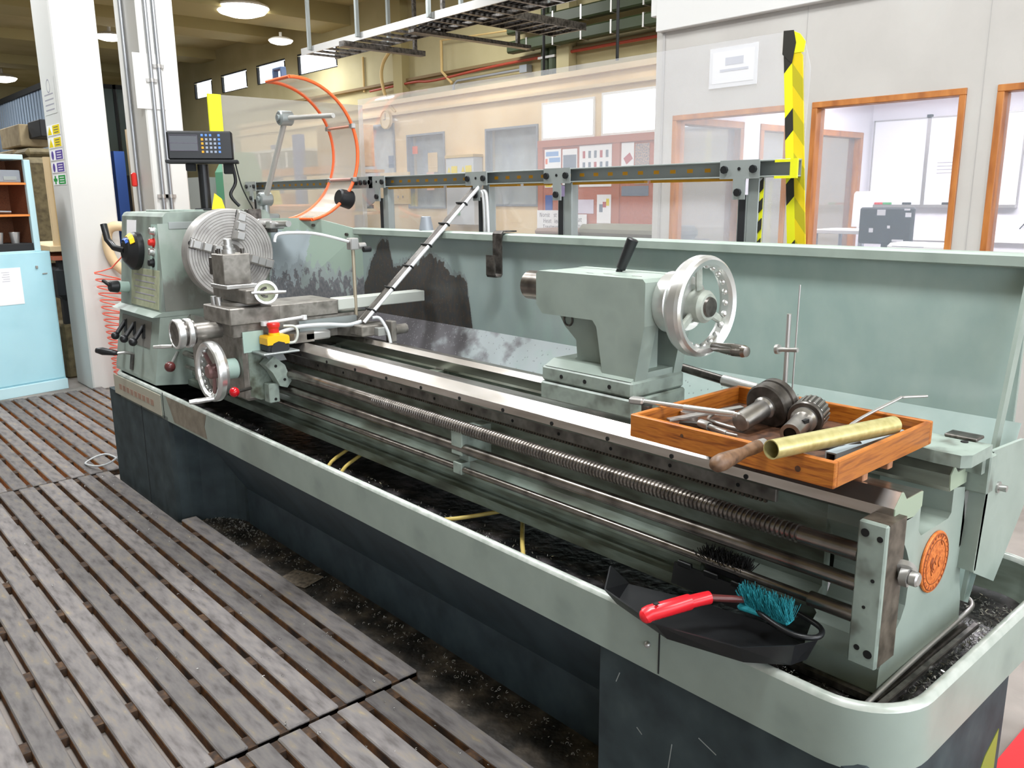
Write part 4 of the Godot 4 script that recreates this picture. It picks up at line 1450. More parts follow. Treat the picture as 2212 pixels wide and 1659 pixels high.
	part("set_screw", st, M.dark_steel, tpz)
	st = S()
	bx(st, 1.635, 1.692, 1.30, 1.372, -0.06, 0.01, 0.003)
	cyl(st, Vector3(1.66, 1.372, -0.02), Vector3(1.66, 1.40, -0.02), 0.009, -1, 10)
	part("tool_holder", st, M.dark_steel, tpz)
	# coolant rod and tube standing on the slide
	st = S()
	cyl(st, Vector3(1.872, 1.10, -0.53), Vector3(1.872, 1.405, -0.53), 0.0075, -1, 12)
	part("coolant_post", st, M.post_tan, L)
	st = S()
	bx(st, 1.852, 1.892, 1.385, 1.435, -0.55, -0.51, 0.004)
	cyl(st, Vector3(1.88, 1.40, -0.55), Vector3(1.88, 1.40, -0.585), 0.014, -1, 12)
	part("post_clamp", st, M.satin, L)
	st = S()
	cyl(st, Vector3(1.90, 1.385, -0.565), Vector3(1.90, 1.385, -0.60), 0.012, -1, 8)
	part("clamp_knob", st, M.black, L)
	st = S()
	tube(st, smooth([Vector3(1.872, 1.42, -0.51), Vector3(1.87, 1.458, -0.36), Vector3(1.87, 1.466, -0.25), Vector3(1.87, 1.462, -0.19), Vector3(1.87, 1.445, -0.175), Vector3(1.87, 1.432, -0.172)]), 0.0065, 8)
	part("coolant_tube", st, M.silver_cable, L)
	# rear scale reader and taper bar
	st = S()
	bx(st, 1.93, 2.03, 1.03, 1.075, -0.60, -0.46, 0.004)
	part("reader_block", st, M.brown_steel, sa)
	st = S()
	bx(st, 2.03, 2.08, 1.0, 1.09, -0.60, -0.575, 0.003)
	cyl(st, Vector3(2.06, 1.05, -0.60), Vector3(2.06, 1.05, -0.66), 0.022, -1, 8)
	part("reader_bracket", st, M.brown_steel, sa)
	st = S()
	bx(st, 2.0, 2.06, 1.03, 1.065, -0.57, -0.52, 0.002)
	part("reader_box", st, M.bare_plate, sa)

func tailstock() -> void:
	var T := sub("tailstock", L)
	var st := S()
	bx(st, 3.335, 3.68, 1.03, 1.082, -0.478, -0.25, 0.005)
	part("base_lower", st, M.green_dirty, T)
	st = S()
	bx(st, 3.338, 3.677, 1.084, 1.128, -0.474, -0.252, 0.006)
	part("base_upper", st, M.green_dirty, T)
	# body, seen from the front: barrel over a web with a thick right leg
	st = S()
	pz(st, [3.30, 1.30, 3.30, 1.386, 3.309, 1.395, 3.691, 1.395, 3.70, 1.386, 3.70, 1.275, 3.672, 1.127, 3.56, 1.127, 3.535, 1.258, 3.52, 1.274, 3.325, 1.274], -0.318, -0.268)
	part("front_casting", st, M.green, T)
	st = S()
	pz(st, [3.302, 1.276, 3.302, 1.384, 3.312, 1.394, 3.688, 1.394, 3.698, 1.384, 3.698, 1.276], -0.430, -0.318)
	part("barrel", st, M.green, T)
	st = S()
	pz(st, [3.30, 1.30, 3.30, 1.386, 3.309, 1.395, 3.691, 1.395, 3.70, 1.386, 3.70, 1.275, 3.672, 1.127, 3.56, 1.127, 3.535, 1.258, 3.52, 1.274, 3.325, 1.274], -0.466, -0.430)
	part("rear_casting", st, M.green, T)
	st = S()
	pz(st, [3.33, 1.2755, 3.36, 1.235, 3.405, 1.20, 3.41, 1.15, 3.36, 1.127, 3.64, 1.127, 3.64, 1.2755], -0.40, -0.326)
	part("web", st, M.green, T)
	st = S()
	px(st, [-0.255, 1.128, -0.47, 1.128, -0.44, 1.145, -0.29, 1.145], 3.35, 3.67)
	part("foot_flange", st, M.green, T)
	st = S()
	torus(st, Vector3(3.375, 1.255, -0.324), Vector3(0, 0, 1), 0.017, 0.003, 20, 6)
	part("oil_ring", st, M.dark_steel, T)
	st = S()
	cyl(st, Vector3(3.165, 1.338, -0.367), Vector3(3.31, 1.338, -0.367), 0.044, -1, 28, 0.006)
	part("quill", st, M.oily_rod, T)
	st = S()
	rev(st, [Vector2(0, 0), Vector2(0.078, 0), Vector2(0.08, 0.003), Vector2(0.08, 0.036), Vector2(0.074, 0.038), Vector2(0.074, 0.045), Vector2(0.068, 0.062), Vector2(0.05, 0.066), Vector2(0.0, 0.066)], Vector3(3.70, 1.33, -0.372), Vector3.RIGHT, 36)
	part("graduated_collar", st, M.bright, T)
	# handwheel
	var C := Vector3(3.788, 1.325, -0.385)
	var w := handwheel(L, C, Vector3(1, 0.0, 0), 0.129, 0.026, 0.042, 3, PI / 2 + 0.08, M.bright, M.wheel_grey, true)
	w.name = "tailstock_wheel"
	w.reparent(T)
	st = S()
	cyl(st, C + Vector3(0.02, 0, 0), C + Vector3(0.03, 0, 0), 0.028, 0.024, 24)
	part("hub_cap", st, M.dark_steel, T)
	st = S()
	rev(st, [Vector2(0, 0), Vector2(0.011, 0), Vector2(0.013, 0.03), Vector2(0.0165, 0.07), Vector2(0.016, 0.10), Vector2(0.013, 0.11), Vector2(0, 0.112)], C + Vector3(0.02, -0.105, -0.028), Vector3(0.97, 0.02, 0.12), 16)
	part("crank_handle", st, M.oily_rod, T)
	# clamp levers
	st = S()
	tube(st, [Vector3(3.49, 1.38, -0.40), Vector3(3.50, 1.41, -0.405)], 0.009, 8)
	cyl(st, Vector3(3.498, 1.40, -0.405), Vector3(3.528, 1.485, -0.42), 0.0135, 0.0165, 14, 0.003)
	part("quill_lock", st, M.black, T)
	st = S()
	cyl(st, Vector3(3.665, 1.135, -0.48), Vector3(3.79, 1.118, -0.49), 0.012, -1, 14)
	part("clamp_bar", st, M.dark_steel, T)
	st = S()
	cyl(st, Vector3(3.79, 1.118, -0.49), Vector3(3.895, 1.108, -0.495), 0.016, -1, 16, 0.003)
	part("bar_sleeve", st, M.bright, T)
	st = S()
	for k in 3:
		cyl(st, Vector3(3.42 + 0.09 * k, 1.105, -0.2525), Vector3(3.42 + 0.09 * k, 1.105, -0.2505), 0.006, -1, 10)
	part("base_screw", st, M.hole, T)
	st = S()
	for k in 4:
		box(st, Vector3(3.47 + 0.05 * k, 1.3945, -0.31 - 0.02 * (k % 2)), Vector3(0.03, 0.001, 0.006))
	part("top_chips", st, M.chip, T)

func splash_guard() -> void:
	var G := sub("splash_guard", L)
	# the stained sheet
	var im := Image.create(1536, 206, false, Image.FORMAT_RGB8)
	var n := FastNoiseLite.new()
	n.seed = 5
	n.frequency = 0.02
	n.fractal_octaves = 5
	var n2 := FastNoiseLite.new()
	n2.seed = 9
	n2.frequency = 0.09
	n2.fractal_octaves = 3
	# height of the dark stain above the fold, as a share of the sheet, by share of its length
	var kx := [0.0, 0.023, 0.056, 0.078, 0.084, 0.091, 0.118, 0.162, 0.192, 0.214, 0.253, 0.276, 0.284, 0.29, 0.3, 1.0]
	var ky := [0.35, 0.6, 0.9, 0.93, 0.72, 0.62, 0.66, 0.7, 0.8, 0.66, 0.58, 0.48, 0.25, -0.05, -0.3, -0.5]
	for i in 1536:
		var u := i / 1536.0
		var h := 0.0
		for k in kx.size() - 1:
			if u >= kx[k] and u <= kx[k + 1]:
				h = lerpf(ky[k], ky[k + 1], (u - kx[k]) / (kx[k + 1] - kx[k]))
		for j in 206:
			var v := 1.0 - j / 206.0
			var a := n.get_noise_2d(i * 0.7, j * 0.5)
			var f := n2.get_noise_2d(i, j * 0.5)
			var d := h + a * 0.1 + f * 0.04 - v
			var g := Color8(152, 172, 166).lerp(Color8(164, 182, 175), clampf(0.5 + a, 0, 1))
			g = g.lerp(Color8(136, 148, 148), 0.6 * clampf((0.5 - u) * 6.0 + 0.5 + a, 0, 1))
			var c := g
			if d > 0.0:
				c = Color8(64, 66, 68).lerp(Color8(78, 70, 64), clampf(0.5 + f * 1.5, 0, 1))
				if rng.randf() < 0.004:
					c = Color8(150, 150, 148)
			elif d > -0.05:
				c = g.lerp(Color8(112, 116, 118), 0.45)
			im.set_pixel(i, j, c)
	var stained := from_image(im, 0.3)
	var st := S()
	card(st, Vector3(1.3, 1.03, -0.93), Vector3(3.06, 0, 0), Vector3(0, 0.41, 0))
	part("back_sheet", st, stained, G)
	st = S()
	bx(st, 1.3, 4.36, 1.0, 1.44, -0.945, -0.933)
	part("sheet_back", st, M.green, G)
	st = S()
	px(st, [-0.95, 1.455, -0.90, 1.455, -0.89, 1.449, -0.888, 1.425, -0.90, 1.42, -0.95, 1.42], 1.28, 4.372)
	part("top_lip", st, M.green, G)
	# lower chute from the fold into the tray
	var im2 := Image.create(1024, 128, false, Image.FORMAT_RGB8)
	for i in 1024:
		var u := i / 1024.0
		for j in 128:
			var v := 1.0 - j / 128.0
			var a := n.get_noise_2d(i + 3000, j * 1.5)
			var f := n2.get_noise_2d(i + 700, j)
			var g := Color8(156, 174, 169).lerp(Color8(168, 184, 179), clampf(0.5 + a, 0, 1))
			var dirt := clampf((0.42 - u) * 9.0 + a * 1.5, 0, 1)
			g = g.lerp(Color8(166, 172, 176), clampf((0.62 - u) * 6.0 + a, 0, 0.8))
			var c := g.lerp(Color8(92, 88, 92), dirt * 0.9)
			if rng.randf() < 0.02 * (1.0 - u):
				c = c.lerp(Color8(205, 206, 206) if dirt > 0.5 else Color8(84, 86, 86), 0.7)
			im2.set_pixel(i, j, c)
	var chute := from_image(im2, 0.35)
	st = S()
	card(st, Vector3(1.0, 0.62, -0.70), Vector3(3.38, 0, 0), Vector3(0, 0.412, -0.23))
	part("chute", st, chute, G)
	# left wing from the sheet to the headstock
	var im3 := Image.create(256, 256, false, Image.FORMAT_RGB8)
	for i in 256:
		var u := i / 256.0
		for j in 256:
			var v := 1.0 - j / 256.0
			var a := n.get_noise_2d(i * 2.0 + 900, j * 0.7)
			var f := n2.get_noise_2d(i * 1.5 + 90, j * 0.8)
			var g := Color8(146, 163, 150)
			var bare := 0.58 - 0.25 * absf(u - 0.3)
			var c := g
			if u > 0.04 and u < 0.5 - 0.25 * (1.0 - v) + 0.02 * f and v < 0.86 + a * 0.05:
				c = Color8(158, 168, 172)
			if v < bare + a * 0.22:
				c = c.lerp(Color8(142, 150, 152), 0.7)
			if v < 0.36 + a * 0.3 + f * 0.1:
				c = Color8(96, 98, 102).lerp(Color8(118, 118, 120), clampf(0.5 + f, 0, 1))
			im3.set_pixel(i, j, c)
	st = S()
	# the wing is a leaning quadrilateral: lower left, upper left, upper right, lower right
	var q := [Vector3(0.78, 1.0, -0.66), Vector3(0.70, 1.50, -0.70), Vector3(1.02, 1.502, -0.82), Vector3(1.3, 1.44, -0.93), Vector3(1.3, 1.0, -0.93)]
	var w := [Vector2(0, 1), Vector2(0, 0), Vector2(0.5, 0), Vector2(1, 0.12), Vector2(1, 1)]
	for t in [[0, 1, 2], [0, 2, 3], [0, 3, 4]]:
		for k in t:
			st.set_smooth_group(-1)
			st.set_uv(w[k])
			st.add_vertex(q[k])
	part("left_wing", st, from_image(im3, 0.35), G)
	st = S()
	for k in 4:
		var back := Vector3(-0.004, 0, -0.012)
		face(st, [q[k], q[k + 1], q[k + 1] + back, q[k] + back], Vector3(-1, 0, -1) if k == 0 else Vector3.UP)
	face(st, [q[0] + Vector3(-0.004, 0, -0.012), q[1] + Vector3(-0.004, 0, -0.012), q[3] + Vector3(-0.004, 0, -0.012), q[4] + Vector3(-0.004, 0, -0.012)], Vector3(-0.4, 0, -0.9))
	part("wing_back", st, M.green, G)
	st = S()
	for p in [[Vector3(1.02, 1.465, -0.815)], [Vector3(1.22, 1.42, -0.893)]]:
		cyl(st, p[0], p[0] + Vector3(0.005, 0, 0.012), 0.008, -1, 12)
	part("wing_bolt", st, M.dark_steel, G)
	st = S()
	px(st, [-0.95, 1.455, -0.905, 1.455, -0.70, 0.62, -0.72, 0.62], 4.36, 4.37)
	part("right_end", st, M.green, G)

# ---------------------------------------------------------------- loose things on and around the lathe
func on_the_lathe() -> void:
	# wooden tool tray on the bed
	var t := thing("tool_tray", "orange varnished wooden tray of tools resting across the lathe bed", "tray", Vector3(4.11, 1.022, -0.235))
	var hw := 0.243
	var hd := 0.212
	for s in [-1, 1]:
		var st := S()
		box(st, Vector3(0, 0.075, s * (hd - 0.006)), Vector3(hw * 2, 0.052, 0.012), 0.002)
		part("side_wall", st, M.tray_wood, t)
		st = S()
		box(st, Vector3(s * (hw - 0.006), 0.075, 0), Vector3(0.012, 0.052, hd * 2 - 0.024), 0.002)
		part("end_wall", st, M.tray_wood_end, t)
	var st := S()
	box(st, Vector3(0, 0.054, 0), Vector3(hw * 2 - 0.02, 0.01, hd * 2 - 0.02))
	part("tray_bottom", st, M.tray_floor, t)
	for z in [-0.03, -0.145]:
		st = S()
		box(st, Vector3(-0.01, 0.022, z), Vector3(0.40, 0.054, 0.022), 0.002)
		part("batten", st, M.raw_wood, t)
	st = S()
	cyl(st, Vector3(0.17, 0.072, hd), Vector3(0.17, 0.072, hd + 0.0008), 0.006)
	cyl(st, Vector3(-0.1, 0.08, hd), Vector3(-0.1, 0.08, hd + 0.0006), 0.004)
	part("knot", st, M.tray_floor, t)
	var fl := 1.081
	# heavy arbor with a flange
	var o := thing("flanged_arbor", "dark steel arbor with a thick round flange in the tool tray", "tool")
	st = S()
	var a := Vector3(4.042, 1.106, -0.19)
	var d := Vector3(0.045, 0.20, -0.98).normalized()
	rev(st, [Vector2(0, 0), Vector2(0.02, 0), Vector2(0.0225, 0.003), Vector2(0.0225, 0.085), Vector2(0.027, 0.09), Vector2(0.027, 0.098)], a, d, 28)
	part("shank", st, M.steel, o)
	st = S()
	rev(st, [Vector2(0.02, 0.096), Vector2(0.05, 0.096), Vector2(0.054, 0.10), Vector2(0.054, 0.122), Vector2(0.05, 0.124), Vector2(0.05, 0.128), Vector2(0.054, 0.13), Vector2(0.054, 0.145), Vector2(0.048, 0.149), Vector2(0.03, 0.150), Vector2(0.03, 0.165), Vector2(0, 0.165)], a, d, 36)
	part("flange", st, M.dark_steel, o)
	# drill chuck lying down
	o = thing("drill_chuck", "steel drill chuck with ribbed sleeve lying behind the brass tube", "tool")
	a = Vector3(4.160, 1.103, -0.20)
	d = Vector3(-0.22, 0.10, -0.97).normalized()
	st = S()
	rev(st, [Vector2(0.014, -0.002), Vector2(0.022, -0.002), Vector2(0.022, 0.085), Vector2(0.029, 0.09), Vector2(0.029, 0.10), Vector2(0, 0.10)], a, d, 24)
	part("shank", st, M.steel, o)
	st = S()
	cyl(st, a + d * 0.001, a + d * 0.004, 0.0135)
	box(st, a + d * 0.05 + Vector3(0.015, 0.014, 0), Vector3(0.012, 0.008, 0.02), 0.0)
	part("socket", st, M.hole, o)
	st = S()
	var b := across(d)
	rev(st, [Vector2(0.02, 0.098), Vector2(0.038, 0.098), Vector2(0.040, 0.103), Vector2(0.040, 0.11), Vector2(0.036, 0.112), Vector2(0.037, 0.16), Vector2(0.034, 0.166), Vector2(0, 0.166)], a, d, 30)
	part("sleeve", st, M.dark_steel, o)
	st = S()
	for k in 22:
		var u := b.x * cos(TAU * k / 22) + b.y * sin(TAU * k / 22)
		box(st, a + d * 0.137 + u * 0.0375, Vector3(0.0055, 0.003, 0.046), 0.001, Basis(u.cross(d), u, d))
	part("sleeve_rib", st, M.steel, o)
	# brass tube
	o = thing("brass_tube", "long hollow brass tube lying across the front corner of the tray", "tube")
	st = S()
	a = Vector3(4.262, 1.142, 0.045)
	var e := Vector3(4.322, 1.131, -0.325)
	pipe(st, a, e, 0.0185, 0.0165, 32)
	part("tube_wall", st, M.brass, o)
	# scraper with a wooden handle
	o = thing("scraper", "wooden handled scraper poking out over the front of the tray", "tool")
	st = S()
	rev(st, [Vector2(0, 0), Vector2(0.008, 0.001), Vector2(0.0155, 0.012), Vector2(0.017, 0.03), Vector2(0.0135, 0.07), Vector2(0.0105, 0.10), Vector2(0.0125, 0.125), Vector2(0.0125, 0.145), Vector2(0, 0.145)], Vector3(4.203, 1.118, 0.142), Vector3(0.02, 0.06, -1.0), 18, true)
	part("handle", st, M.handle_wood, o)
	st = S()
	cyl(st, Vector3(4.2057, 1.1265, 0.0), Vector3(4.206, 1.1275, -0.022), 0.0125, 0.011, 16)
	part("ferrule", st, M.satin, o)
	st = S()
	tube(st, [Vector3(4.206, 1.127, -0.015), Vector3(4.24, 1.10, -0.14), Vector3(4.272, 1.092, -0.23), Vector3(4.285, 1.096, -0.26)], 0.005, 8)
	part("blade", st, M.dark_steel, o)
	# channel section offcut
	o = thing("steel_channel", "grey steel channel offcut beside the brass tube in the tray", "bar")
	st = S()
	prism(st, poly([-0.012, 0, -0.012, 0.016, 0.012, 0.016, 0.012, 0, 0.009, 0, 0.009, 0.013, -0.009, 0.013, -0.009, 0]), Transform3D(Basis(Vector3.UP, -0.06), Vector3(4.292, fl, -0.425)), 0.27)
	part("section", st, M.channel, o)
	# hooked rod
	o = thing("hooked_rod", "thin steel rod with a bent tip resting on the tray's back wall", "rod")
	st = S()
	tube(st, smooth([Vector3(4.245, 1.088, -0.22), Vector3(4.237, 1.118, -0.317), Vector3(4.262, 1.150, -0.47), Vector3(4.268, 1.153, -0.49), Vector3(4.294, 1.15, -0.55)], 4), 0.0035, 8)
	part("shaft", st, M.satin, o)
	# long spanner over the tray's left wall
	o = thing("ratchet_spanner", "long chrome spanner lying over the left wall of the tray", "spanner")
	st = S()
	tube(st, [Vector3(3.835, 1.133, -0.105), Vector3(4.045, 1.128, -0.172)], 0.0055, 8)
	tube(st, [Vector3(3.93, 1.1300, -0.135), Vector3(4.04, 1.128, -0.170)], 0.0075, 8)
	part("shaft", st, M.bright, o)
	st = S()
	box(st, Vector3(3.822, 1.133, -0.10), Vector3(0.035, 0.016, 0.024), 0.004, Basis(Vector3.UP, 0.3))
	part("head", st, M.satin, o)
	st = S()
	cyl(st, Vector3(3.845, 1.125, -0.108), Vector3(3.845, 1.095, -0.108), 0.013, -1, 12)
	part("socket", st, M.dark_steel, o)
	o = thing("steel_bar", "flat bright steel bar lying from the tray's left side to the flange", "bar")
	st = S()
	var u := (Vector3(3.978, 1.112, -0.283) - Vector3(3.90, 1.097, -0.13)).normalized()
	box(st, (Vector3(3.978, 1.112, -0.283) + Vector3(3.90, 1.097, -0.13)) / 2, Vector3(0.018, 0.006, 0.19), 0.001, across(u))
	part("blade", st, M.satin, o)
	o = thing("ring_gauge", "short bright steel ring in the left corner of the tray", "ring")
	st = S()
	pipe(st, Vector3(3.898, fl, -0.20), Vector3(3.898, fl + 0.022, -0.20), 0.021, 0.017, 24)
	part("ring_wall", st, M.bright, o)
	o = thing("spring_pin", "small open steel sleeve with a pin near the tray's front wall", "pin")
	st = S()
	pipe(st, Vector3(3.955, fl + 0.011, -0.165), Vector3(3.985, fl + 0.011, -0.158), 0.010, 0.008, 16)
	part("sleeve", st, M.satin, o)
	st = S()
	cyl(st, Vector3(3.985, fl + 0.011, -0.158), Vector3(4.035, fl + 0.007, -0.150), 0.006, -1, 12)
	cyl(st, Vector3(4.035, fl + 0.007, -0.150), Vector3(4.062, fl + 0.006, -0.152), 0.0035, -1, 8)
	part("pin", st, M.satin, o)
	o = thing("hex_key", "bent steel hex key lying beside the flanged arbor", "key")
	st = S()
	tube(st, smooth([Vector3(3.935, fl + 0.02, -0.27), Vector3(3.93, fl + 0.008, -0.235), Vector3(3.95, fl + 0.006, -0.215), Vector3(4.03, fl + 0.006, -0.20)], 3), 0.004, 6)
	part("bar", st, M.satin, o)
	o = thing("tool_bit", "small dark tool bit lying flat in the tray's left half", "bit")
	st = S()
	box(st, Vector3(3.935, fl + 0.006, -0.155), Vector3(0.05, 0.012, 0.012), 0.001, Basis(Vector3.UP, 0.5))
	part("shank", st, M.dark_steel, o)
	# surface gauge at the back
	o = thing("surface_gauge", "surface gauge with two upright rods on a square block", "gauge", Vector3(4.03, fl, -0.405))
	st = S()
	box(st, Vector3(0, 0.024, 0), Vector3(0.042, 0.048, 0.042), 0.002)
	part("block", st, M.brown_steel, o)
	st = S()
	cyl(st, Vector3(-0.008, 0.048, 0), Vector3(-0.008, 0.245, 0), 0.0055, -1, 12)
	cyl(st, Vector3(-0.008, 0.048, 0), Vector3(-0.008, 0.07, 0), 0.009, -1, 12)
	part("pillar", st, M.satin, o)
	st = S()
	cyl(st, Vector3(0.012, 0.05, 0.0), Vector3(0.015, 0.315, 0.0), 0.002, -1, 8)
	part("scriber", st, M.satin, o)
	st = S()
	cyl(st, Vector3(-0.03, 0.158, 0.004), Vector3(0.022, 0.163, 0.004), 0.0055, -1, 10)
	cyl(st, Vector3(-0.034, 0.158, 0.004), Vector3(-0.026, 0.159, 0.004), 0.012, -1, 14)
	part("clamp", st, M.satin, o)
	st = S()
	ball(st, Vector3(0.006, 0.02, 0.024), 0.008)
	part("lock_screw", st, M.bright, o)
	# steel rods lying in the chip tray
	o = thing("bent_rod", "long thin steel rod with a hooked end lying in the chip tray", "rod")
	st = S()
	tube(st, smooth([Vector3(4.398, 0.60, -0.13), Vector3(4.39, 0.60, -0.40), Vector3(4.385, 0.60, -0.67), Vector3(4.378, 0.60, -0.74), Vector3(4.355, 0.60, -0.77), Vector3(4.335, 0.60, -0.765)], 4), 0.006, 8)
	part("shaft", st, M.satin, o)
	o = thing("straight_bar", "dark square steel bar in the chip tray beside the hooked rod", "bar")
	st = S()
	box(st, Vector3(4.418, 0.595, -0.40), Vector3(0.014, 0.012, 0.50), 0.002, Basis(Vector3.UP, -0.01))
	part("shaft", st, M.dark_steel, o)
	# dustpan
	o = thing("dustpan", "black plastic dustpan lying on the front rim of the chip tray", "dustpan")
	st = S()
	py(st, [3.84, -0.06, 3.885, 0.03, 4.06, 0.07, 4.22, 0.03, 4.29, -0.03, 4.30, -0.07, 4.27, -0.11, 4.17, -0.135, 4.0, -0.11], 0.684, 0.689)
	var pan := part("pan_floor", st, M.black, o)
	st = S()
	var rim := [Vector3(3.825, 0.745, -0.01), Vector3(3.885, 0.735, 0.075), Vector3(4.055, 0.728, 0.105), Vector3(4.225, 0.728, 0.055), Vector3(4.30, 0.735, -0.02), Vector3(4.32, 0.735, -0.07)]
	var bot := [Vector3(3.84, 0.689, -0.06), Vector3(3.885, 0.684, 0.03), Vector3(4.06, 0.684, 0.07), Vector3(4.22, 0.684, 0.03), Vector3(4.29, 0.684, -0.03), Vector3(4.30, 0.684, -0.07)]
	for k in 5:
		var out := Vector3(0.0, -0.2, 1.0) if k > 0 else Vector3(-1, 0, 0.8)
		var th := Vector3(0, 0, -0.005)
		face(st, [bot[k], bot[k + 1], rim[k + 1], rim[k]], out)
		face(st, [bot[k] + th, bot[k + 1] + th, rim[k + 1] + th, rim[k] + th], -out)
		face(st, [rim[k], rim[k + 1], rim[k + 1] + th, rim[k] + th], Vector3.UP)
	part("pan_wall", st, M.black, o)
	st = S()
	px(st, [-0.15, 0.684, -0.16, 0.735, -0.165, 0.735, -0.155, 0.684], 3.9, 4.2)
	part("back_wall", st, M.black, o)
	st = S()
	for k in 4:
		box(st, Vector3(3.93 + k * 0.075, 0.737, -0.162), Vector3(0.04, 0.014, 0.01), 0.002)
	part("comb_tooth", st, M.black, o)
	st = S()
	tube(st, smooth([Vector3(4.17, 0.735, -0.14), Vector3(4.15, 0.742, -0.105), Vector3(4.18, 0.745, -0.075), Vector3(4.27, 0.74, -0.05), Vector3(4.315, 0.738, -0.075), Vector3(4.30, 0.737, -0.12), Vector3(4.22, 0.735, -0.15)], 5), 0.006, 8)
	part("handle_loop", st, M.black, o)
	# red handled brush
	o = thing("hand_brush", "red handled hand brush with teal bristles lying in the dustpan", "brush")
	st = S()
	tube(st, [Vector3(4.045, 0.752, 0.125), Vector3(4.05, 0.757, 0.118), Vector3(4.07, 0.762, 0.07), Vector3(4.085, 0.765, 0.03)], 0.017, 12)
	tube(st, [Vector3(4.085, 0.765, 0.03), Vector3(4.10, 0.768, 0.0), Vector3(4.105, 0.768, -0.012)], 0.014, 12)
	ball(st, Vector3(4.047, 0.753, 0.123), 0.0165, 12)
	var grip := part("grip", st, M.red_handle, o)
	st = S()
	box(st, Vector3(4.06, 0.7795, 0.11), Vector3(0.008, 0.002, 0.012))
	part("hang_hole", st, M.hole, grip)
	st = S()
	tube(st, [Vector3(4.105, 0.768, -0.012), Vector3(4.15, 0.76, -0.07)], 0.008, 8)
	part("neck", st, M.maroon, o)
	st = S()
	box(st, Vector3(4.195, 0.742, -0.085), Vector3(0.115, 0.014, 0.036), 0.005, Basis(Vector3.UP, 0.12))
	part("brush_stock", st, M.teal_brush, o)
	st = S()
	for k in 900:
		var q := Vector3(4.14 + rng.randf() * 0.115, 0.745, -0.10 + rng.randf() * 0.03)
		var up := Vector3(rng.randfn() * 0.2 - 0.15, 1.0, rng.randfn() * 0.25 + 0.1).normalized()
		tube(st, [q, q + up * rng.randf_range(0.018, 0.05)], 0.0007, 3, false)
	var bh := part("bristles", st, M.teal_brush, o)
	bh.set_meta("kind", "stuff")
	o = thing("black_brush", "worn black bristle brush head lying behind the red handle", "brush")
	st = S()
	box(st, Vector3(4.03, 0.748, -0.185), Vector3(0.11, 0.022, 0.03), 0.006, Basis(Vector3.UP, -0.05))
	part("brush_stock", st, M.black, o)
	st = S()
	for k in 1100:
		var q := Vector3(3.975 + rng.randf() * 0.11, 0.755, -0.20 + rng.randf() * 0.035)
		var up := Vector3(rng.randfn() * 0.35, 0.9, rng.randfn() * 0.4).normalized()
		tube(st, [q, q + up * rng.randf_range(0.02, 0.042)], 0.0011, 3, false)
	var bb := part("bristles", st, M.bristle, o)
	bb.set_meta("kind", "stuff")
	# pale hoses in the tray behind the rim
	var hl := [[Vector3(2.33, 0.575, -0.09), Vector3(2.25, 0.60, -0.16), Vector3(2.2, 0.63, -0.3)], [Vector3(2.42, 0.575, -0.08), Vector3(2.34, 0.60, -0.17), Vector3(2.30, 0.63, -0.3)], [Vector3(2.85, 0.575, -0.06), Vector3(3.0, 0.585, -0.14), Vector3(3.1, 0.60, -0.3)], [Vector3(3.45, 0.572, -0.05), Vector3(3.40, 0.582, -0.12), Vector3(3.32, 0.59, -0.19), Vector3(3.2, 0.6, -0.3)]]
	var hlab := ["left one of two thin yellow hoses in the tray near the carriage", "right one of two thin yellow hoses in the tray near the carriage", "yellow hose slanting across the middle of the chip tray", "curved yellow hose in the chip tray nearest the dustpan"]
	for k in 4:
		o = thing("coolant_hose", hlab[k], "hose", Vector3.ZERO, 0.0, "yellow hoses in the chip tray")
		st = S()
		tube(st, smooth(hl[k], 5), 0.007, 8)
		part("hose_wall", st, M.hose_yellow, o)
	# strap hook on the splash guard lip
	o = thing("strap_hook", "brown steel strap hook hanging over the splash guard lip", "hook")
	st = S()
	var hk := [[-0.955, 1.46], [-0.884, 1.46], [-0.876, 1.452], [-0.876, 1.29], [-0.868, 1.28], [-0.84, 1.28], [-0.834, 1.29], [-0.834, 1.37], [-0.838, 1.37], [-0.838, 1.293], [-0.843, 1.285], [-0.864, 1.285], [-0.871, 1.293], [-0.871, 1.455], [-0.881, 1.466], [-0.955, 1.466]]
	var flat := []
	for q in hk:
		flat.append_array(q)
	px(st, flat, 2.40, 2.455)
	part("strap", st, M.dark_steel, o)
	# digital readout on its post
	o = thing("digital_readout", "black digital readout box with keypad on a post above the headstock", "readout", Vector3(0.52, 1.545, -0.45), deg_to_rad(64))
	st = S()
	cyl(st, Vector3(0, 0, -0.02), Vector3(0, 0.24, -0.02), 0.028, -1, 16)
	box(st, Vector3(0, 0.006, -0.02), Vector3(0.11, 0.012, 0.1), 0.003)
	part("post", st, M.black, o)
	st = S()
	box(st, Vector3(0.005, 0.252, 0), Vector3(0.36, 0.016, 0.17), 0.003)
	box(st, Vector3(0.13, 0.22, -0.02), Vector3(0.05, 0.06, 0.05), 0.004)
	box(st, Vector3(-0.06, 0.225, -0.02), Vector3(0.05, 0.04, 0.05), 0.004)
	part("shelf", st, M.black_matt, o)
	st = S()
	box(st, Vector3(0, 0.334, 0), Vector3(0.325, 0.146, 0.1), 0.008)
	part("case", st, M.black, o)
	st = S()
	box(st, Vector3(-0.08, 0.345, 0.0505), Vector3(0.135, 0.075, 0.003), 0.001)
	var dsp := part("display", st, M.screen_dark, o)
	st = S()
	for yy in [0.345, 0.385, 0.307]:
		box(st, Vector3(-0.08, yy, 0.052), Vector3(0.137, 0.003, 0.002))
	for xx in [-0.148, -0.012]:
		box(st, Vector3(xx, 0.345, 0.052), Vector3(0.003, 0.08, 0.002))
	part("display_frame", st, M.ink, dsp)
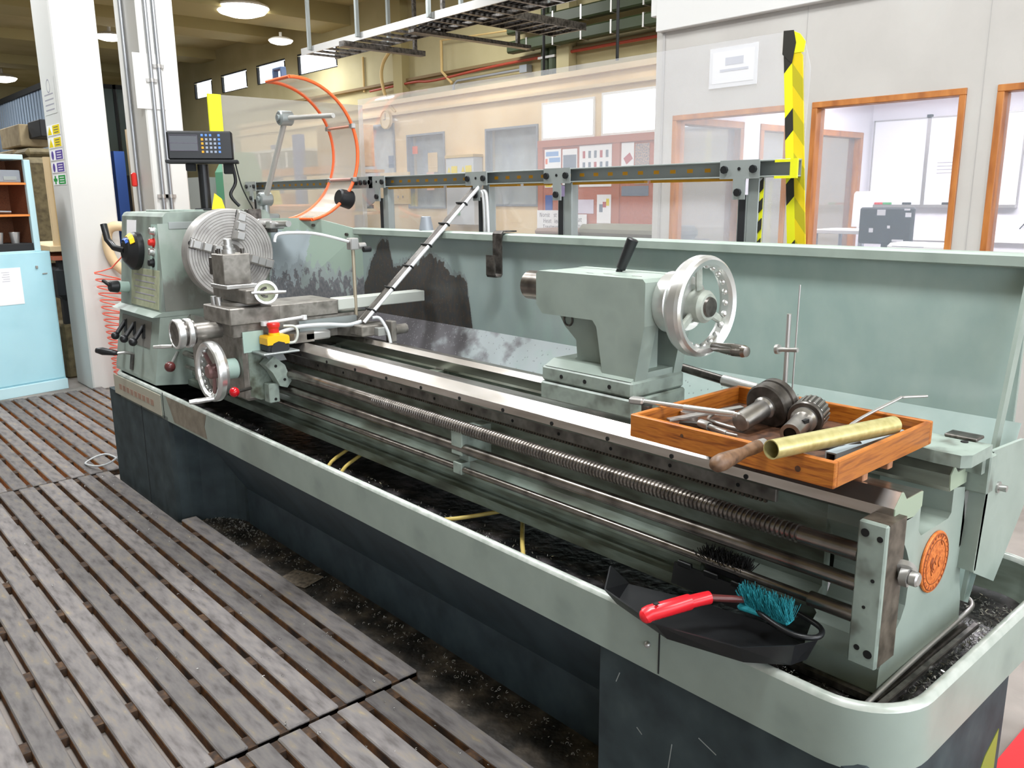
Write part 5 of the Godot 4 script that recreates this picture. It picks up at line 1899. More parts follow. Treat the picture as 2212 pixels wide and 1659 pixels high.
	for r in 5:
		for c in 5:
			if r == 0 and c == 3:
				continue
			st = S()
			box(st, Vector3(0.012 + c * 0.021, 0.385 - r * 0.021, 0.052), Vector3(0.012, 0.012, 0.004), 0.001)
			part("key", st, M.key_blue if (c == 4 or r == 0) else (M.amber if c == 0 else M.key_grey), o)
	st = S()
	tube(st, smooth([Vector3(0.15, 0.24, -0.02), Vector3(0.16, 0.15, -0.03), Vector3(0.13, 0.08, -0.02), Vector3(0.17, 0.02, -0.03)]), 0.009, 8)
	tube(st, smooth([Vector3(0.165, 0.25, -0.05), Vector3(0.19, 0.12, -0.08), Vector3(0.24, 0.0, -0.12)]), 0.004, 6)
	part("readout_cable", st, M.black, o)
	st = S()
	for k in 1:
		prism(st, poly([0.03, 0.005, 0.10, 0.005, 0.085, 0.06, 0.05, 0.09]), Transform3D(Basis(), Vector3(0.0, 0, 0.03)), 0.01)
	part("yellow_tag", st, M.sign_yellow, o)
	# chuck guard
	o = thing("chuck_guard", "curved clear chuck guard with orange edges, swung back above the chuck", "guard", Vector3(0.1, -0.01, 0.06))
	var gy := 1.852
	var gz := -0.79
	var R := 0.352
	var arc := func(x: float, r: float, a0: float, a1: float, n: int) -> Array:
		var out := []
		for k in n + 1:
			var tt: float = deg_to_rad(lerpf(a0, a1, float(k) / n))
			out.append(Vector3(x, gy + sin(tt) * r, gz - cos(tt) * r))
		return out
	st = S()
	var A: Array = arc.call(0.70, R, -80.0, 93.0, 40)
	var B: Array = arc.call(0.95, R, -80.0, 93.0, 40)
	for k in 40:
		var out: Vector3 = (A[k] + A[k + 1]) / 2 - Vector3(0.7, gy, gz)
		face(st, [A[k], A[k + 1], B[k + 1], B[k]], out, 1)
	part("clear_shield", st, M.acrylic_thin, o)
	for x in [0.70, 0.95]:
		st = S()
		tube(st, arc.call(x, R, -80.0, 93.0, 44), 0.009, 8)
		part("orange_edge", st, M.orange, o)
	for aa in [93.0, -80.0]:
		st = S()
		var ends: Array = arc.call(0.70, R, aa, aa, 1)
		tube(st, [ends[0], ends[0] + Vector3(0.25, 0, 0)], 0.009, 8)
		part("orange_end", st, M.orange, o)
	for aa in [22.0, -24.0]:
		st = S()
		var q: Vector3 = arc.call(0.70, R - 0.006, aa, aa, 1)[0]
		tube(st, [q, q + Vector3(0.25, 0, 0)], 0.007, 8)
		part("stiffener", st, M.rod_salmon if aa > 0 else M.acrylic_bar, o)
		st = S()
		for x in [0.70, 0.95]:
			box(st, arc.call(x, R, aa, aa, 1)[0], Vector3(0.03, 0.026, 0.026), 0.004)
		part("edge_clip", st, M.satin, o)
	st = S()
	for q in [[-0.018, 0.02], [0.018, 0.02]]:
		bx(st, 0.80 + q[0] * 2.4 - 0.008, 0.80 + q[0] * 2.4 + 0.008, gy + R, gy + R + 0.05, gz - 0.02, gz + 0.01, 0.003)
	bx(st, 0.75, 0.85, gy + R + 0.045, gy + R + 0.06, gz - 0.02, gz + 0.01, 0.004)
	bx(st, 0.75, 0.85, gy + R, gy + R + 0.01, gz - 0.02, gz + 0.01, 0.003)
	part("lift_handle", st, M.handle_blue, o)
	st = S()
	cyl(st, Vector3(0.93, 1.62, -1.02), Vector3(0.93, 1.60, -1.10), 0.045, 0.05, 20, 0.008)
	part("lock_knob", st, M.black, o)
	st = S()
	cyl(st, Vector3(0.62, 1.482, -0.70), Vector3(0.98, 1.488, -0.70), 0.016, -1, 14)
	bx(st, 0.66, 0.72, 1.455, 1.51, -0.74, -0.66, 0.006)
	bx(st, 0.80, 0.86, 1.46, 1.50, -0.74, -0.66, 0.006)
	part("hinge_bar", st, M.satin, o)
	st = S()
	bx(st, 0.60, 0.64, 1.44, 1.56, -0.72, -0.64, 0.004)
	bx(st, 0.64, 0.78, 1.44, 1.47, -0.74, -0.64, 0.004)
	part("hinge_bracket", st, M.dark_steel, o)
	# jointed lamp arm
	o = thing("jointed_arm", "grey jointed lamp arm bent at an elbow behind the chuck guard", "lamp arm")
	var J0 := Vector3(0.506, 1.60, -0.8)
	var J1 := Vector3(0.809, 2.017, -0.8)
	var J2 := Vector3(1.20, 2.005, -0.86)
	st = S()
	cyl(st, Vector3(0.506, 1.50, -0.8), J0, 0.02, -1, 12)
	bx(st, 0.45, 0.56, 1.42, 1.52, -0.86, -0.7, 0.01)
	part("base", st, M.alu, o)
	st = S()
	for j in [J0, J1]:
		cyl(st, j + Vector3(0, 0, -0.035), j + Vector3(0.0, 0, 0.04), 0.038, -1, 20, 0.006)
		cyl(st, j + Vector3(0, 0, 0.04), j + Vector3(0.0, 0, 0.05), 0.016, -1, 14)
	part("joint", st, M.alu, o)
	st = S()
	cyl(st, J0, J1, 0.015, -1, 12)
	part("lower_arm", st, M.grey_pale, o)
	st = S()
	cyl(st, J1, J2, 0.012, -1, 12)
	part("upper_arm", st, M.grey_pale, o)
	# cable arm from the saddle up to the screen rail
	o = thing("cable_boom", "slanting steel channel with two tied cables, from the saddle up to the screen rail", "cable boom")
	var a0 := Vector3(1.96, 1.085, -0.50)
	var a1 := Vector3(2.045, 1.655, -1.09)
	var ad := (a1 - a0).normalized()
	var ab := across(ad)
	st = S()
	box(st, (a0 + a1) / 2 + ab.x * 0.0, Vector3(0.05, 0.006, a0.distance_to(a1)), 0.001, ab)
	part("channel", st, M.dark_steel, o)
	for k in 2:
		st = S()
		var off: Vector3 = ab.x * (0.030 * (1 if k == 0 else -1) * -1.0) - ab.y * 0.0
		tube(st, [a0 + off, a1 + off * 0.9], 0.0085 if k == 0 else 0.005, 8)
		part("arm_cable", st, M.silver_cable if k == 0 else M.dark_steel, o)
	for k in 6:
		st = S()
		box(st, a0.lerp(a1, 0.08 + k * 0.155), Vector3(0.085, 0.022, 0.008), 0.003, ab)
		part("cable_tie", st, M.black, o)
	st = S()
	for k in 2:
		tube(st, smooth([a1 + Vector3(-0.0 + 0.02 * k, -0.03, 0.0), Vector3(2.09 + 0.022 * k, 1.62, -1.08), Vector3(2.10 + 0.022 * k, 1.53, -1.08), Vector3(2.10 + 0.026 * k, 1.40, -1.08), Vector3(2.10 + 0.026 * k, 1.2, -1.08)]), 0.008, 8)
	part("drop_cable", st, M.silver_cable, o)
	st = S()
	tube(st, smooth([a0, Vector3(1.95, 1.075, -0.44), Vector3(1.93, 1.085, -0.34), Vector3(1.91, 1.085, -0.22), Vector3(1.90, 1.06, -0.12)]), 0.009, 8)
	tube(st, smooth([a0 + Vector3(0.06, 0.02, -0.02), Vector3(2.03, 1.10, -0.55), Vector3(2.07, 1.05, -0.56), Vector3(2.09, 1.0, -0.56)]), 0.007, 8)
	part("lead_cable", st, M.cable, o)

func screen() -> void:
	var o := thing("safety_screen", "long clear safety screen with slotted steel rail and striped tape behind the lathe", "screen")
	var z := -1.1
	# rail: channel with slots, from the far left to the right tape post
	var x0 := -0.33
	var x1 := 3.62
	var st := S()
	bx(st, x0, x1, 1.655, 1.66, z - 0.02, z + 0.025, 0.001)
	bx(st, x0, x1, 1.705, 1.71, z - 0.02, z + 0.025, 0.001)
	bx(st, x0, x1, 1.655, 1.71, z - 0.022, z - 0.018)
	part("rail", st, M.rail, o)
	var x := x0 + 0.06
	while x < x1 - 0.3:
		st = S()
		bx(st, x, x + 0.024, 1.677, 1.690, z - 0.0185, z - 0.017)
		part("slot", st, M.amber if int(x * 40) % 3 else M.amber_dull, o)
		x += 0.075
	st = S()
	for s in [[1.3, 1.75], [1.8, 2.02], [2.1, 2.3], [2.34, 2.5], [2.62, 3.0], [3.03, 3.4]]:
		bx(st, s[0], s[1], 1.646, 1.655, z - 0.02, z + 0.0)
	part("edge_strip", st, M.amber, o)
	for p in [-0.26, 1.24, 2.055, 2.57, 3.425]:
		st = S()
		bx(st, p + 0.02, p + 0.062, 0.0, 1.655, z - 0.035, z + 0.004, 0.002)
		bx(st, p - 0.016, p + 0.02, 0.0, 1.60, z + 0.0, z + 0.004)
		part("post", st, M.rail, o)
		st = S()
		bx(st, p - 0.012, p + 0.014, 0.0, 1.60, z + 0.004, z + 0.006)
		part("post_slot", st, M.rubber, o)
		st = S()
		pz(st, [p - 0.075, 1.652, p - 0.022, 1.652, p - 0.022, 1.585, p + 0.024, 1.585, p + 0.024, 1.652, p + 0.075, 1.652, p + 0.075, 1.712, p - 0.075, 1.712], z + 0.025, z + 0.03)
		var tpl := part("tee_plate", st, M.rail, o)
		st = S()
		for q in [[p - 0.055, 1.682], [p + 0.055, 1.682], [p, 1.608]]:
			cyl(st, Vector3(q[0], q[1], z + 0.03), Vector3(q[0], q[1], z + 0.04), 0.013, -1, 8)
		cyl(st, Vector3(p, 1.684, z + 0.03), Vector3(p, 1.684, z + 0.032), 0.006, -1, 8)
		part("plate_bolt", st, M.black, tpl)
	# extra joint beside the guard
	st = S()
	pz(st, [0.98, 1.652, 1.2, 1.652, 1.2, 1.712, 0.98, 1.712], z + 0.025, z + 0.03)
	part("joint_plate", st, M.rail, o)
	st = S()
	for k in 5:
		cyl(st, Vector3(1.0 + k * 0.045, 1.682, z + 0.03), Vector3(1.0 + k * 0.045, 1.682, z + 0.04), 0.013, -1, 8)
	part("plate_bolt", st, M.black, o)
	# clear sheets
	st = S()
	pz(st, [1.0, 1.0, 3.6, 1.0, 3.625, 1.98, 3.60, 2.06, 3.53, 2.098, 1.0, 2.115], z - 0.032, z - 0.028)
	part("clear_sheet", st, M.acrylic, o)
	# striped tape wrapped round the right end
	var segs := 15
	for k in segs:
		var ya := 1.02 + k * 0.068
		var yb := ya + 0.068
		st = S()
		var w := func(y: float, s: float) -> float: return 3.585 - (y - 1.45) * 0.088 + s
		var y2 := func(y: float) -> float: return minf(y, 2.045)
		pz(st, [w.call(ya, 0.0), ya, w.call(ya, 0.026), ya + 0.03, w.call(yb, 0.026), yb + 0.03, w.call(yb, 0.0), yb], z - 0.024, z - 0.02)
		part("tape_stripe", st, M.tape_black if k % 3 == 2 else M.lime, o)
		st = S()
		pz(st, [w.call(ya, 0.026), ya + 0.03, w.call(ya, 0.066), ya - 0.02, w.call(yb, 0.066), yb - 0.02, w.call(yb, 0.026), yb + 0.03], z - 0.0245, z - 0.0205)
		part("tape_stripe", st, M.tape_gold if k % 2 == 0 else M.tape_olive, o)
	st = S()
	pz(st, [3.53, 2.03, 3.60, 2.03, 3.605, 2.06, 3.585, 2.085, 3.56, 2.097, 3.53, 2.10], z - 0.025, z - 0.0195)
	part("tape_cap", st, M.lime, o)
	st = S()
	pz(st, [3.53, 2.03, 3.565, 2.0, 3.575, 2.06, 3.565, 2.098, 3.53, 2.10], z - 0.0195, z - 0.0185)
	part("tape_cap_stripe", st, M.tape_black, o)
	st = S()
	bx(st, 3.555, 3.63, 1.70, 1.708, z + 0.025, z + 0.03)
	bx(st, 3.555, 3.63, 1.65, 1.658, z + 0.025, z + 0.03)
	bx(st, 3.61, 3.635, 1.65, 1.71, z + 0.024, z + 0.031)
	part("rail_end_tape", st, M.lime, o)
	st = S()
	for k in 9:
		var ya := 1.05 + k * 0.065
		pz(st, [3.452, ya, 3.50, ya + 0.05, 3.50, ya + 0.085, 3.452, ya + 0.035], z - 0.002, z + 0.002)
	part("post_tape_stripe", st, M.tape_black, o)
	st = S()
	bx(st, 3.452, 3.50, 1.0, 1.645, z - 0.004, z - 0.002)
	part("post_tape", st, M.lime, o)
	# notice stuck on the sheet
	var nt := thing("screen_notice", "laminated white notice taped on the clear screen near the striped end", "notice", Vector3(3.345, 2.017, z - 0.026))
	st = S()
	bx(st, -0.093, 0.093, -0.064, 0.064, -0.0008, 0.0008)
	part("laminate", st, M.paper_clear, nt)
	st = S()
	bx(st, -0.08, 0.08, -0.05, 0.05, 0.0008, 0.0012)
	part("sheet", st, M.paper_pale, nt)
	st = S()
	bx(st, -0.05, 0.06, -0.014, -0.006, 0.0012, 0.0016)
	bx(st, -0.03, 0.04, 0.006, 0.03, 0.0012, 0.0016)
	part("print", st, M.print_pale, nt)
	# second screen across the far end, its grey reflections put into the tint
	o = thing("end_screen", "grey tinted clear screen with a yellow taped edge, behind the readout", "screen")
	st = S()
	bx(st, -0.352, -0.348, 1.0, 2.25, -2.0, -0.93)
	part("clear_sheet", st, M.acrylic_grey, o)
	st = S()
	bx(st, -0.358, -0.342, 1.87, 2.252, -0.955, -0.87)
	part("yellow_edge", st, M.lime, o)
	st = S()
	bx(st, -0.37, -0.33, 0.0, 1.0, -0.99, -0.93)
	bx(st, -0.37, -0.33, 0.0, 1.0, -1.99, -1.93)
	part("leg", st, M.rail, o)

# ---------------------------------------------------------------- the workshop around it
func block(o: Node3D, called: String, m: Material, x0: float, x1: float, y0: float, y1: float, z0: float, z1: float, ch := 0.0) -> MeshInstance3D:
	var st := S()
	bx(st, x0, x1, y0, y1, z0, z1, ch)
	return part(called, st, m, o)

func left_side() -> void:
	# pale blue cupboard: closed below, open shelves above; local x faces the camera side
	var o := thing("cupboard", "pale blue steel cupboard with open shelves above a closed door, left edge", "cupboard", Vector3(-2.9, 0, -0.46), 0.2)
	block(o, "carcass", M.cyan, -0.55, -0.012, 0.02, 1.19, 0.0, 0.95, 0.004)
	var dr := block(o, "door", M.cyan, -0.012, 0.0, 0.10, 1.185, 0.012, 0.94, 0.004)
	block(dr, "door_lock", M.satin, 0.0, 0.012, 1.05, 1.075, 0.12, 0.14, 0.003)
	block(dr, "door_lock", M.satin, 0.0, 0.008, 1.0, 1.01, 0.05, 0.09, 0.002)
	block(o, "kick_plate", M.cyan_pale, -0.02, 0.02, 0.0, 0.09, 0.0, 0.95, 0.003)
	block(o, "upper_frame", M.cyan_pale, -0.07, -0.03, 1.19, 1.935, 0.06, 0.11, 0.004)
	block(o, "side_panel", M.board, -0.40, -0.07, 1.2, 1.935, 0.065, 0.105)
	block(o, "upper_frame", M.cyan_pale, -0.40, -0.03, 1.935, 1.975, 0.11, 0.95, 0.004)
	block(o, "upper_frame", M.cyan_pale, -0.40, -0.03, 1.19, 1.20, 0.11, 0.95, 0.002)
	block(o, "back_panel", M.board, -0.41, -0.39, 1.19, 1.96, 0.07, 0.95)
	block(o, "shelf", M.shelf_orange, -0.39, -0.04, 1.735, 1.752, 0.11, 0.95)
	block(o, "shelf", M.shelf_orange, -0.39, -0.04, 1.48, 1.497, 0.11, 0.95)
	var w := o.transform
	for k in 3:
		var b := thing("parts_drawer", ["grey plastic parts drawer on the cupboard's top shelf, rightmost", "grey plastic parts drawer on the cupboard's top shelf, middle one", "grey plastic parts drawer on the cupboard's top shelf, leftmost"][k], "drawer", w * Vector3(-0.2, 1.752, 0.21 + k * 0.19), 0.2, "grey parts drawers")
		block(b, "tray", M.grey_frame, -0.12, 0.12, 0.0, 0.10, -0.085, 0.085, 0.006)
		block(b, "label_strip", M.rail, 0.12, 0.124, 0.02, 0.05, -0.05, 0.05)
	var r := thing("red_tool", "small red tool lying on the cupboard's middle shelf", "tool", w * Vector3(-0.12, 1.497, 0.42), 0.2)
	var st := S()
	cyl(st, Vector3(0, 0.025, -0.08), Vector3(0, 0.025, 0.08), 0.024, 0.02, 12, 0.004)
	part("body", st, M.red, r)
	st = S()
	cyl(st, Vector3(0, 0.02, -0.2), Vector3(0, 0.025, -0.08), 0.008, -1, 8)
	part("nozzle", st, M.grey_frame, r)
	for k in 4:
		var c := thing("steel_cup", ["shiny steel cup on the cupboard's bottom shelf, rightmost of four", "shiny steel cup on the bottom shelf, second from the right", "shiny steel cup on the bottom shelf, third from the right", "shiny steel cup on the bottom shelf, leftmost of four"][k], "cup", w * Vector3(-0.16, 1.26, 0.20 + k * 0.13), 0.0, "steel cups in the cupboard")
		st = S()
		rev(st, [Vector2(0, 0), Vector2(0.03, 0), Vector2(0.042, 0.09), Vector2(0.04, 0.09), Vector2(0.029, 0.004), Vector2(0, 0.004)], Vector3.ZERO, Vector3.UP, 18)
		part("cup_wall", st, M.bright, c)
	var cb := thing("cup_tray", "dark tray under the steel cups in the cupboard", "tray", w * Vector3(-0.18, 1.2, 0.42), 0.2)
	block(cb, "tray_body", M.black_matt, -0.14, 0.14, 0.0, 0.06, -0.32, 0.36, 0.005)
	var n := thing("door_notice", "white paper notice stuck on the pale blue cupboard door", "notice", w * Vector3(0.002, 0.92, 0.43), 0.2)
	block(n, "paper_sheet", M.paper, -0.001, 0.001, -0.15, 0.15, -0.17, 0.2)
	for k in 5:
		block(n, "print", M.print_pale, 0.001, 0.0016, 0.04 + k * 0.018, 0.046 + k * 0.018, -0.08, -0.02 - 0.01 * (k % 2))
	var y := thing("yellow_board", "yellow edged board standing beside the cupboard shelves", "board", Vector3(-3.35, 1.18, -0.66))
	block(y, "board_face", M.tan, -0.03, 0.03, 0.0, 0.80, -0.06, 0.06)
	block(y, "edge_strip", M.amber_pale, 0.03, 0.034, 0.0, 0.80, -0.06, 0.02)
	# clutter beyond the cupboard
	var k1 := thing("machine_cover", "khaki padded machine cover beyond the cupboard, beside the column", "cover", Vector3(-5.6, 0, -1.0))
	block(k1, "cover_body", M.khaki, -0.4, 0.4, 0.0, 2.06, -0.25, 0.15, 0.06)
	block(k1, "cover_top", M.khaki, -0.3, 0.3, 2.06, 2.16, -0.2, 0.1, 0.04)
	var k2 := thing("carton", "brown box with a black flap on top of the khaki cover", "box", Vector3(-7.6, 2.12, -1.45))
	block(k2, "box_body", M.khaki_pale, -0.55, 0.5, 0.16, 0.42, -0.15, 0.2, 0.01)
	block(k2, "black_flap", M.black_matt, 0.52, 1.1, 0.24, 0.44, -0.15, 0.1, 0.01)
	var k3 := thing("storage_cabinet", "tall brown storage cabinet far behind the cupboard", "cabinet", Vector3(-8.2, 0, -1.5))
	block(k3, "cabinet_body", M.khaki_pale, -0.9, 0.9, 0.0, 2.24, -0.3, 0.3, 0.01)
	block(k3, "cabinet_door", M.khaki, -0.85, -0.02, 0.05, 2.2, 0.3, 0.31, 0.004)
	block(k3, "cabinet_door", M.khaki, 0.02, 0.85, 0.05, 2.2, 0.3, 0.31, 0.004)
	var k4 := thing("workbench", "pale wooden bench end showing between cupboard and column", "bench", Vector3(-3.9, 0, -0.75))
	block(k4, "bench_top", M.tan, -0.5, 0.62, 1.16, 1.21, -0.3, 0.2, 0.004)
	block(k4, "bench_rail", M.frame_red, -0.5, 0.6, 1.08, 1.12, -0.25, 0.18, 0.004)
	block(k4, "bench_leg", M.black_matt, 0.48, 0.56, 0.0, 1.1, 0.06, 0.14)
	block(k4, "bench_leg", M.black_matt, -0.46, -0.38, 0.0, 1.1, 0.06, 0.14)
	var k5 := thing("bin", "dark bin with yellow bottles standing under the bench", "bin", Vector3(-3.5, 0, -0.72))
	block(k5, "bin_body", M.khaki, -0.2, 0.2, 0.0, 0.5, -0.15, 0.15, 0.02)
	block(k5, "dark_bag", M.black_matt, -0.2, 0.22, 0.72, 1.04, -0.16, 0.14, 0.05)
	st = S()
	cyl(st, Vector3(0.1, 0.5, 0.02), Vector3(0.1, 0.68, 0.02), 0.04, 0.03, 12, 0.008)
	part("yellow_bottle", st, M.sign_yellow, k5)
	var hr := thing("hose_bracket", "cream plastic wall bracket with a hose end beside the headstock", "bracket", Vector3(-2.58, 1.28, -0.88))
	st = S()
	tube(st, smooth([Vector3(0.08, 0.1, -0.1), Vector3(0.06, 0.11, 0.0), Vector3(0.03, 0.06, 0.05), Vector3(0.03, -0.08, 0.06), Vector3(0.04, -0.2, 0.02), Vector3(0.06, -0.28, -0.05)]), 0.04, 12)
	part("bracket_body", st, M.tan, hr)

func far_side() -> void:
	# blue and orange pallet racking
	var o := thing("racking", "blue upright pallet racking with orange beams behind the grey screen", "racking", Vector3.ZERO)
	for x in [-8.35, -6.05]:
		block(o, "upright", M.blue, x - 0.09, x + 0.09, 0.0, 2.48, -4.55, -4.45, 0.004)
		block(o, "upright", M.blue, x - 0.09, x + 0.09, 0.0, 2.48, -5.35, -5.25, 0.004)
	for y in [1.93, 1.36, 0.6]:
		block(o, "beam", M.shelf_orange, -8.35, -5.1, y, y + 0.1, -4.56, -4.5, 0.004)
		block(o, "deck", M.carton, -8.3, -5.12, y + 0.02, y + 0.06, -5.3, -4.56)
	for k in 4:
		var b := thing("tote_box", ["grey tote box on the racking, leftmost of four", "grey tote box on the racking, second from the left", "grey tote box on the racking, third from the left", "grey tote box on the racking, nearest the blue upright"][k], "box", Vector3(-7.85 + k * 0.44, 2.03, -4.75), 0.0, "grey tote boxes on the racking")
		block(b, "tote_body", M.grey_frame, -0.2, 0.2, 0.0, 0.27, -0.2, 0.2, 0.01)
		block(b, "tote_rim", M.white, -0.21, 0.21, 0.25, 0.29, -0.21, 0.21, 0.004)
		block(b, "tote_label", M.white, -0.03, 0.03, 0.02, 0.24, 0.2, 0.206)
	var c1 := thing("carton", "white printed cardboard carton on the racking behind the guard", "box", Vector3(-5.35, 1.46, -4.6))
	block(c1, "carton_body", M.carton_pale, -0.33, 0.2, 0.0, 0.4, -0.2, 0.1, 0.006)
	block(c1, "print", M.frame_red, -0.22, 0.1, 0.15, 0.2, 0.1, 0.102)
	var c2 := thing("carton", "large brown cardboard box on the top deck behind the guard", "box", Vector3(-5.3, 2.03, -4.85))
	block(c2, "carton_body", M.carton, -0.5, 0.18, 0.0, 0.55, -0.3, 0.2, 0.006)
	block(c2, "carton_tape", M.tan, -0.07, 0.02, 0.0, 0.552, 0.2, 0.202)
	var c3 := thing("carton", "open carton of dark parts on the racking's lower deck", "box", Vector3(-7.1, 1.46, -4.7))
	block(c3, "carton_body", M.shelf_orange, -0.5, 0.35, 0.0, 0.22, -0.2, 0.15, 0.006)
	block(c3, "dark_parts", M.grey_frame, -1.0, -0.55, 0.0, 0.34, -0.2, 0.15, 0.01)
	var c4 := thing("machine_part", "grey machine part on the racking deck between carton and upright", "machine part", Vector3(-5.95, 1.46, -5.0))
	var st := S()
	cyl(st, Vector3(0.2, 0.22, 0), Vector3(0.8, 0.22, 0), 0.2, -1, 18, 0.02)
	part("motor_body", st, M.grey_frame, c4)
	block(c4, "motor_foot", M.black_matt, 0.25, 0.75, 0.0, 0.05, -0.15, 0.15)
	var ob := thing("tool_cabinet", "orange tool cabinet with a pale lid behind the chuck guard", "cabinet", Vector3(-1.45, 0, -2.1))
	block(ob, "cabinet_body", M.orange_pale, -0.35, 0.35, 0.0, 1.50, -0.25, 0.2, 0.01)
	block(ob, "cabinet_lid", M.shelf_orange, -0.36, 0.36, 1.50, 1.555, -0.26, 0.21, 0.01)
	st = S()
	rev(st, [Vector2(0, 0), Vector2(0.05, 0), Vector2(0.05, 0.09), Vector2(0.02, 0.12), Vector2(0, 0.12)], Vector3(0.26, 1.36, 0.24), Vector3.UP, 14)
	part("cabinet_knob", st, M.maroon, ob)
	var gd := thing("drill_press", "green column drill standing behind the readout's post", "machine", Vector3(-5.85, 0, -3.5))
	st = S()
	cyl(st, Vector3(0, 0, 0), Vector3(0, 1.7, 0), 0.14, -1, 20)
	part("drill_column", st, M.machine_green, gd)
	st = S()
	px(st, [-0.2, 1.6, 0.25, 1.6, 0.25, 1.95, 0.1, 2.2, -0.15, 2.2, -0.25, 1.95], -0.17, 0.17)
	part("drill_head", st, M.machine_green, gd)
	block(gd, "drill_base", M.machine_green, -0.35, 0.35, 0.0, 0.12, -0.4, 0.4, 0.02)
	var gm := thing("grey_machine", "grey machine cover tapering down behind the black readout post", "machine", Vector3(-6.9, 0, -3.4))
	st = S()
	pz(st, [-0.55, 1.9, 0.5, 1.9, 0.45, 1.4, 0.1, 1.1, -0.3, 1.1, -0.5, 1.5], -0.2, 0.2)
	part("machine_cover", st, M.rail, gm)
	block(gm, "machine_stand", M.grey_frame, -0.3, 0.2, 0.0, 1.1, -0.2, 0.2)
	var ys := thing("floor_sign", "yellow folding safety sign behind the readout", "sign", Vector3(-3.6, 1.2, -2.9))
	st = S()
	pz(st, [-0.2, 0.0, 0.25, 0.0, 0.05, 0.5, -0.1, 0.5], -0.01, 0.01)
	part("sign_board", st, M.sign_yellow, ys)
	var yb := thing("sign_cabinet", "low dark cabinet carrying the yellow sign", "cabinet", Vector3(-3.6, 0, -2.9))
	block(yb, "cabinet_body", M.grey_frame, -0.5, 0.5, 0.0, 1.2, -0.2, 0.2, 0.01)
	var bp := thing("blue_stand", "blue steel stand and pale partition between the two white columns", "stand", Vector3(-12.5, 0, -4.2))
	block(bp, "stand_post", M.blue, -0.9, -0.35, 0.0, 2.55, -0.1, 0.1)
	block(bp, "pale_panel", M.wall_low, -0.8, 1.8, 0.0, 3.0, -0.4, -0.3)
	# notice board
	var n := thing("noticeboard", "red framed cork noticeboard on the cream wall left of the office", "noticeboard", Vector3(0, 0, -6.8))
	block(n, "cork", M.cork, -3.52, -1.2, 1.22, 2.32, 0.0, 0.02)
	for b in [[-3.56, -3.46, 1.24, 2.25], [-2.2, -2.08, 1.24, 2.25], [-1.3, -1.2, 1.24, 2.25]]:
		block(n, "frame_bar", M.frame_red, b[0], b[1], b[2], b[3], 0.0, 0.035)
	block(n, "frame_bar", M.frame_red, -3.56, -1.2, 2.25, 2.34, 0.0, 0.04)
	block(n, "frame_bar", M.frame_red, -3.56, -1.2, 1.2, 1.24, 0.0, 0.04)
	var P := func(called: String, lab: String, cat: String, x0: float, x1: float, y0: float, y1: float, m: Material, zz := 0.024) -> Node3D:
		var q := thing(called, lab, cat, Vector3((x0 + x1) / 2, (y0 + y1) / 2, -6.8 + zz))
		block(q, "paper_sheet", m, -(x1 - x0) / 2, (x1 - x0) / 2, -(y1 - y0) / 2, (y1 - y0) / 2, 0.0, 0.003)
		return q
	var q: Node3D = P.call("poster", "poster with blue heading and yellow shapes, left on the noticeboard", "poster", -3.43, -3.12, 1.72, 2.22, M.paper)
	block(q, "print_band", M.sky_blue, -0.13, 0.11, 0.16, 0.22, 0.003, 0.004)
	block(q, "print_band", M.sky_blue, -0.07, 0.14, 0.08, 0.14, 0.003, 0.004)
	block(q, "print_shape", M.sign_yellow, -0.14, -0.02, -0.24, -0.08, 0.003, 0.004)
	block(q, "print_shape", M.orange, -0.14, -0.10, 0.06, 0.13, 0.003, 0.004)
	q = P.call("poster", "poster with a dark blue photograph, second on the noticeboard", "poster", -3.09, -2.82, 1.74, 2.21, M.paper)
	block(q, "photo", M.photo_blue, -0.12, 0.12, -0.13, 0.16, 0.003, 0.004)
	q = P.call("poster", "white sheet with thirteen small portraits in three rows on the noticeboard", "poster", -2.78, -2.22, 1.72, 2.24, M.paper)
	for r in 3:
		for c in 5:
			if r == 2 and (c == 0 or c == 4):
				continue
			block(q, "portrait", M.photo_blue if (r + c) % 3 else M.photo_red, -0.22 + c * 0.1, -0.175 + c * 0.1, 0.1 - r * 0.14, 0.19 - r * 0.14, 0.003, 0.004)
	q = P.call("poster", "white poster with a tilted red shape, right of the board's divider", "poster", -2.06, -1.86, 1.78, 2.24, M.paper)
	st = S()
	box(st, Vector3(0.01, 0.04, 0.0035), Vector3(0.12, 0.09, 0.002), 0.0, Basis(Vector3(0, 0, 1), 0.6))
	part("print_shape", st, M.photo_red, q)
	block(q, "print_band", M.sky_blue, -0.09, 0.09, -0.22, -0.19, 0.003, 0.004)
	P.call("poster", "brown and blue photo poster beside the office corner", "poster", -1.84, -1.62, 1.74, 2.22, M.photo_brown)
	P.call("leaflet", "blue leaflet low on the left of the noticeboard", "leaflet", -3.42, -3.28, 1.38, 1.62, M.blue)
	q = P.call("leaflet", "purple leaflet holding a white list, under the rail", "leaflet", -3.2, -2.84, 1.56, 1.75, M.purple_pale)
	block(q, "white_list", M.paper, -0.02, 0.1, -0.09, 0.09, 0.003, 0.005)
	P.call("leaflet", "pale lilac sheet pinned in the middle of the cork", "leaflet", -2.86, -2.52, 1.38, 1.56, M.paper_lilac)
	q = P.call("leaflet", "white leaflet with a multicoloured print beside the divider", "leaflet", -2.46, -2.22, 1.26, 1.62, M.paper)
	block(q, "print_shape", M.photo_blue, -0.08, -0.02, -0.04, 0.06, 0.003, 0.004)
	block(q, "print_shape", M.photo_red, -0.02, 0.04, 0.02, 0.09, 0.003, 0.004)
	block(q, "print_shape", M.sign_yellow, 0.04, 0.09, 0.04, 0.13, 0.003, 0.004)
	P.call("leaflet", "dark photo strip below the red shape poster", "leaflet", -2.05, -1.62, 1.6, 1.72, M.photo_blue)
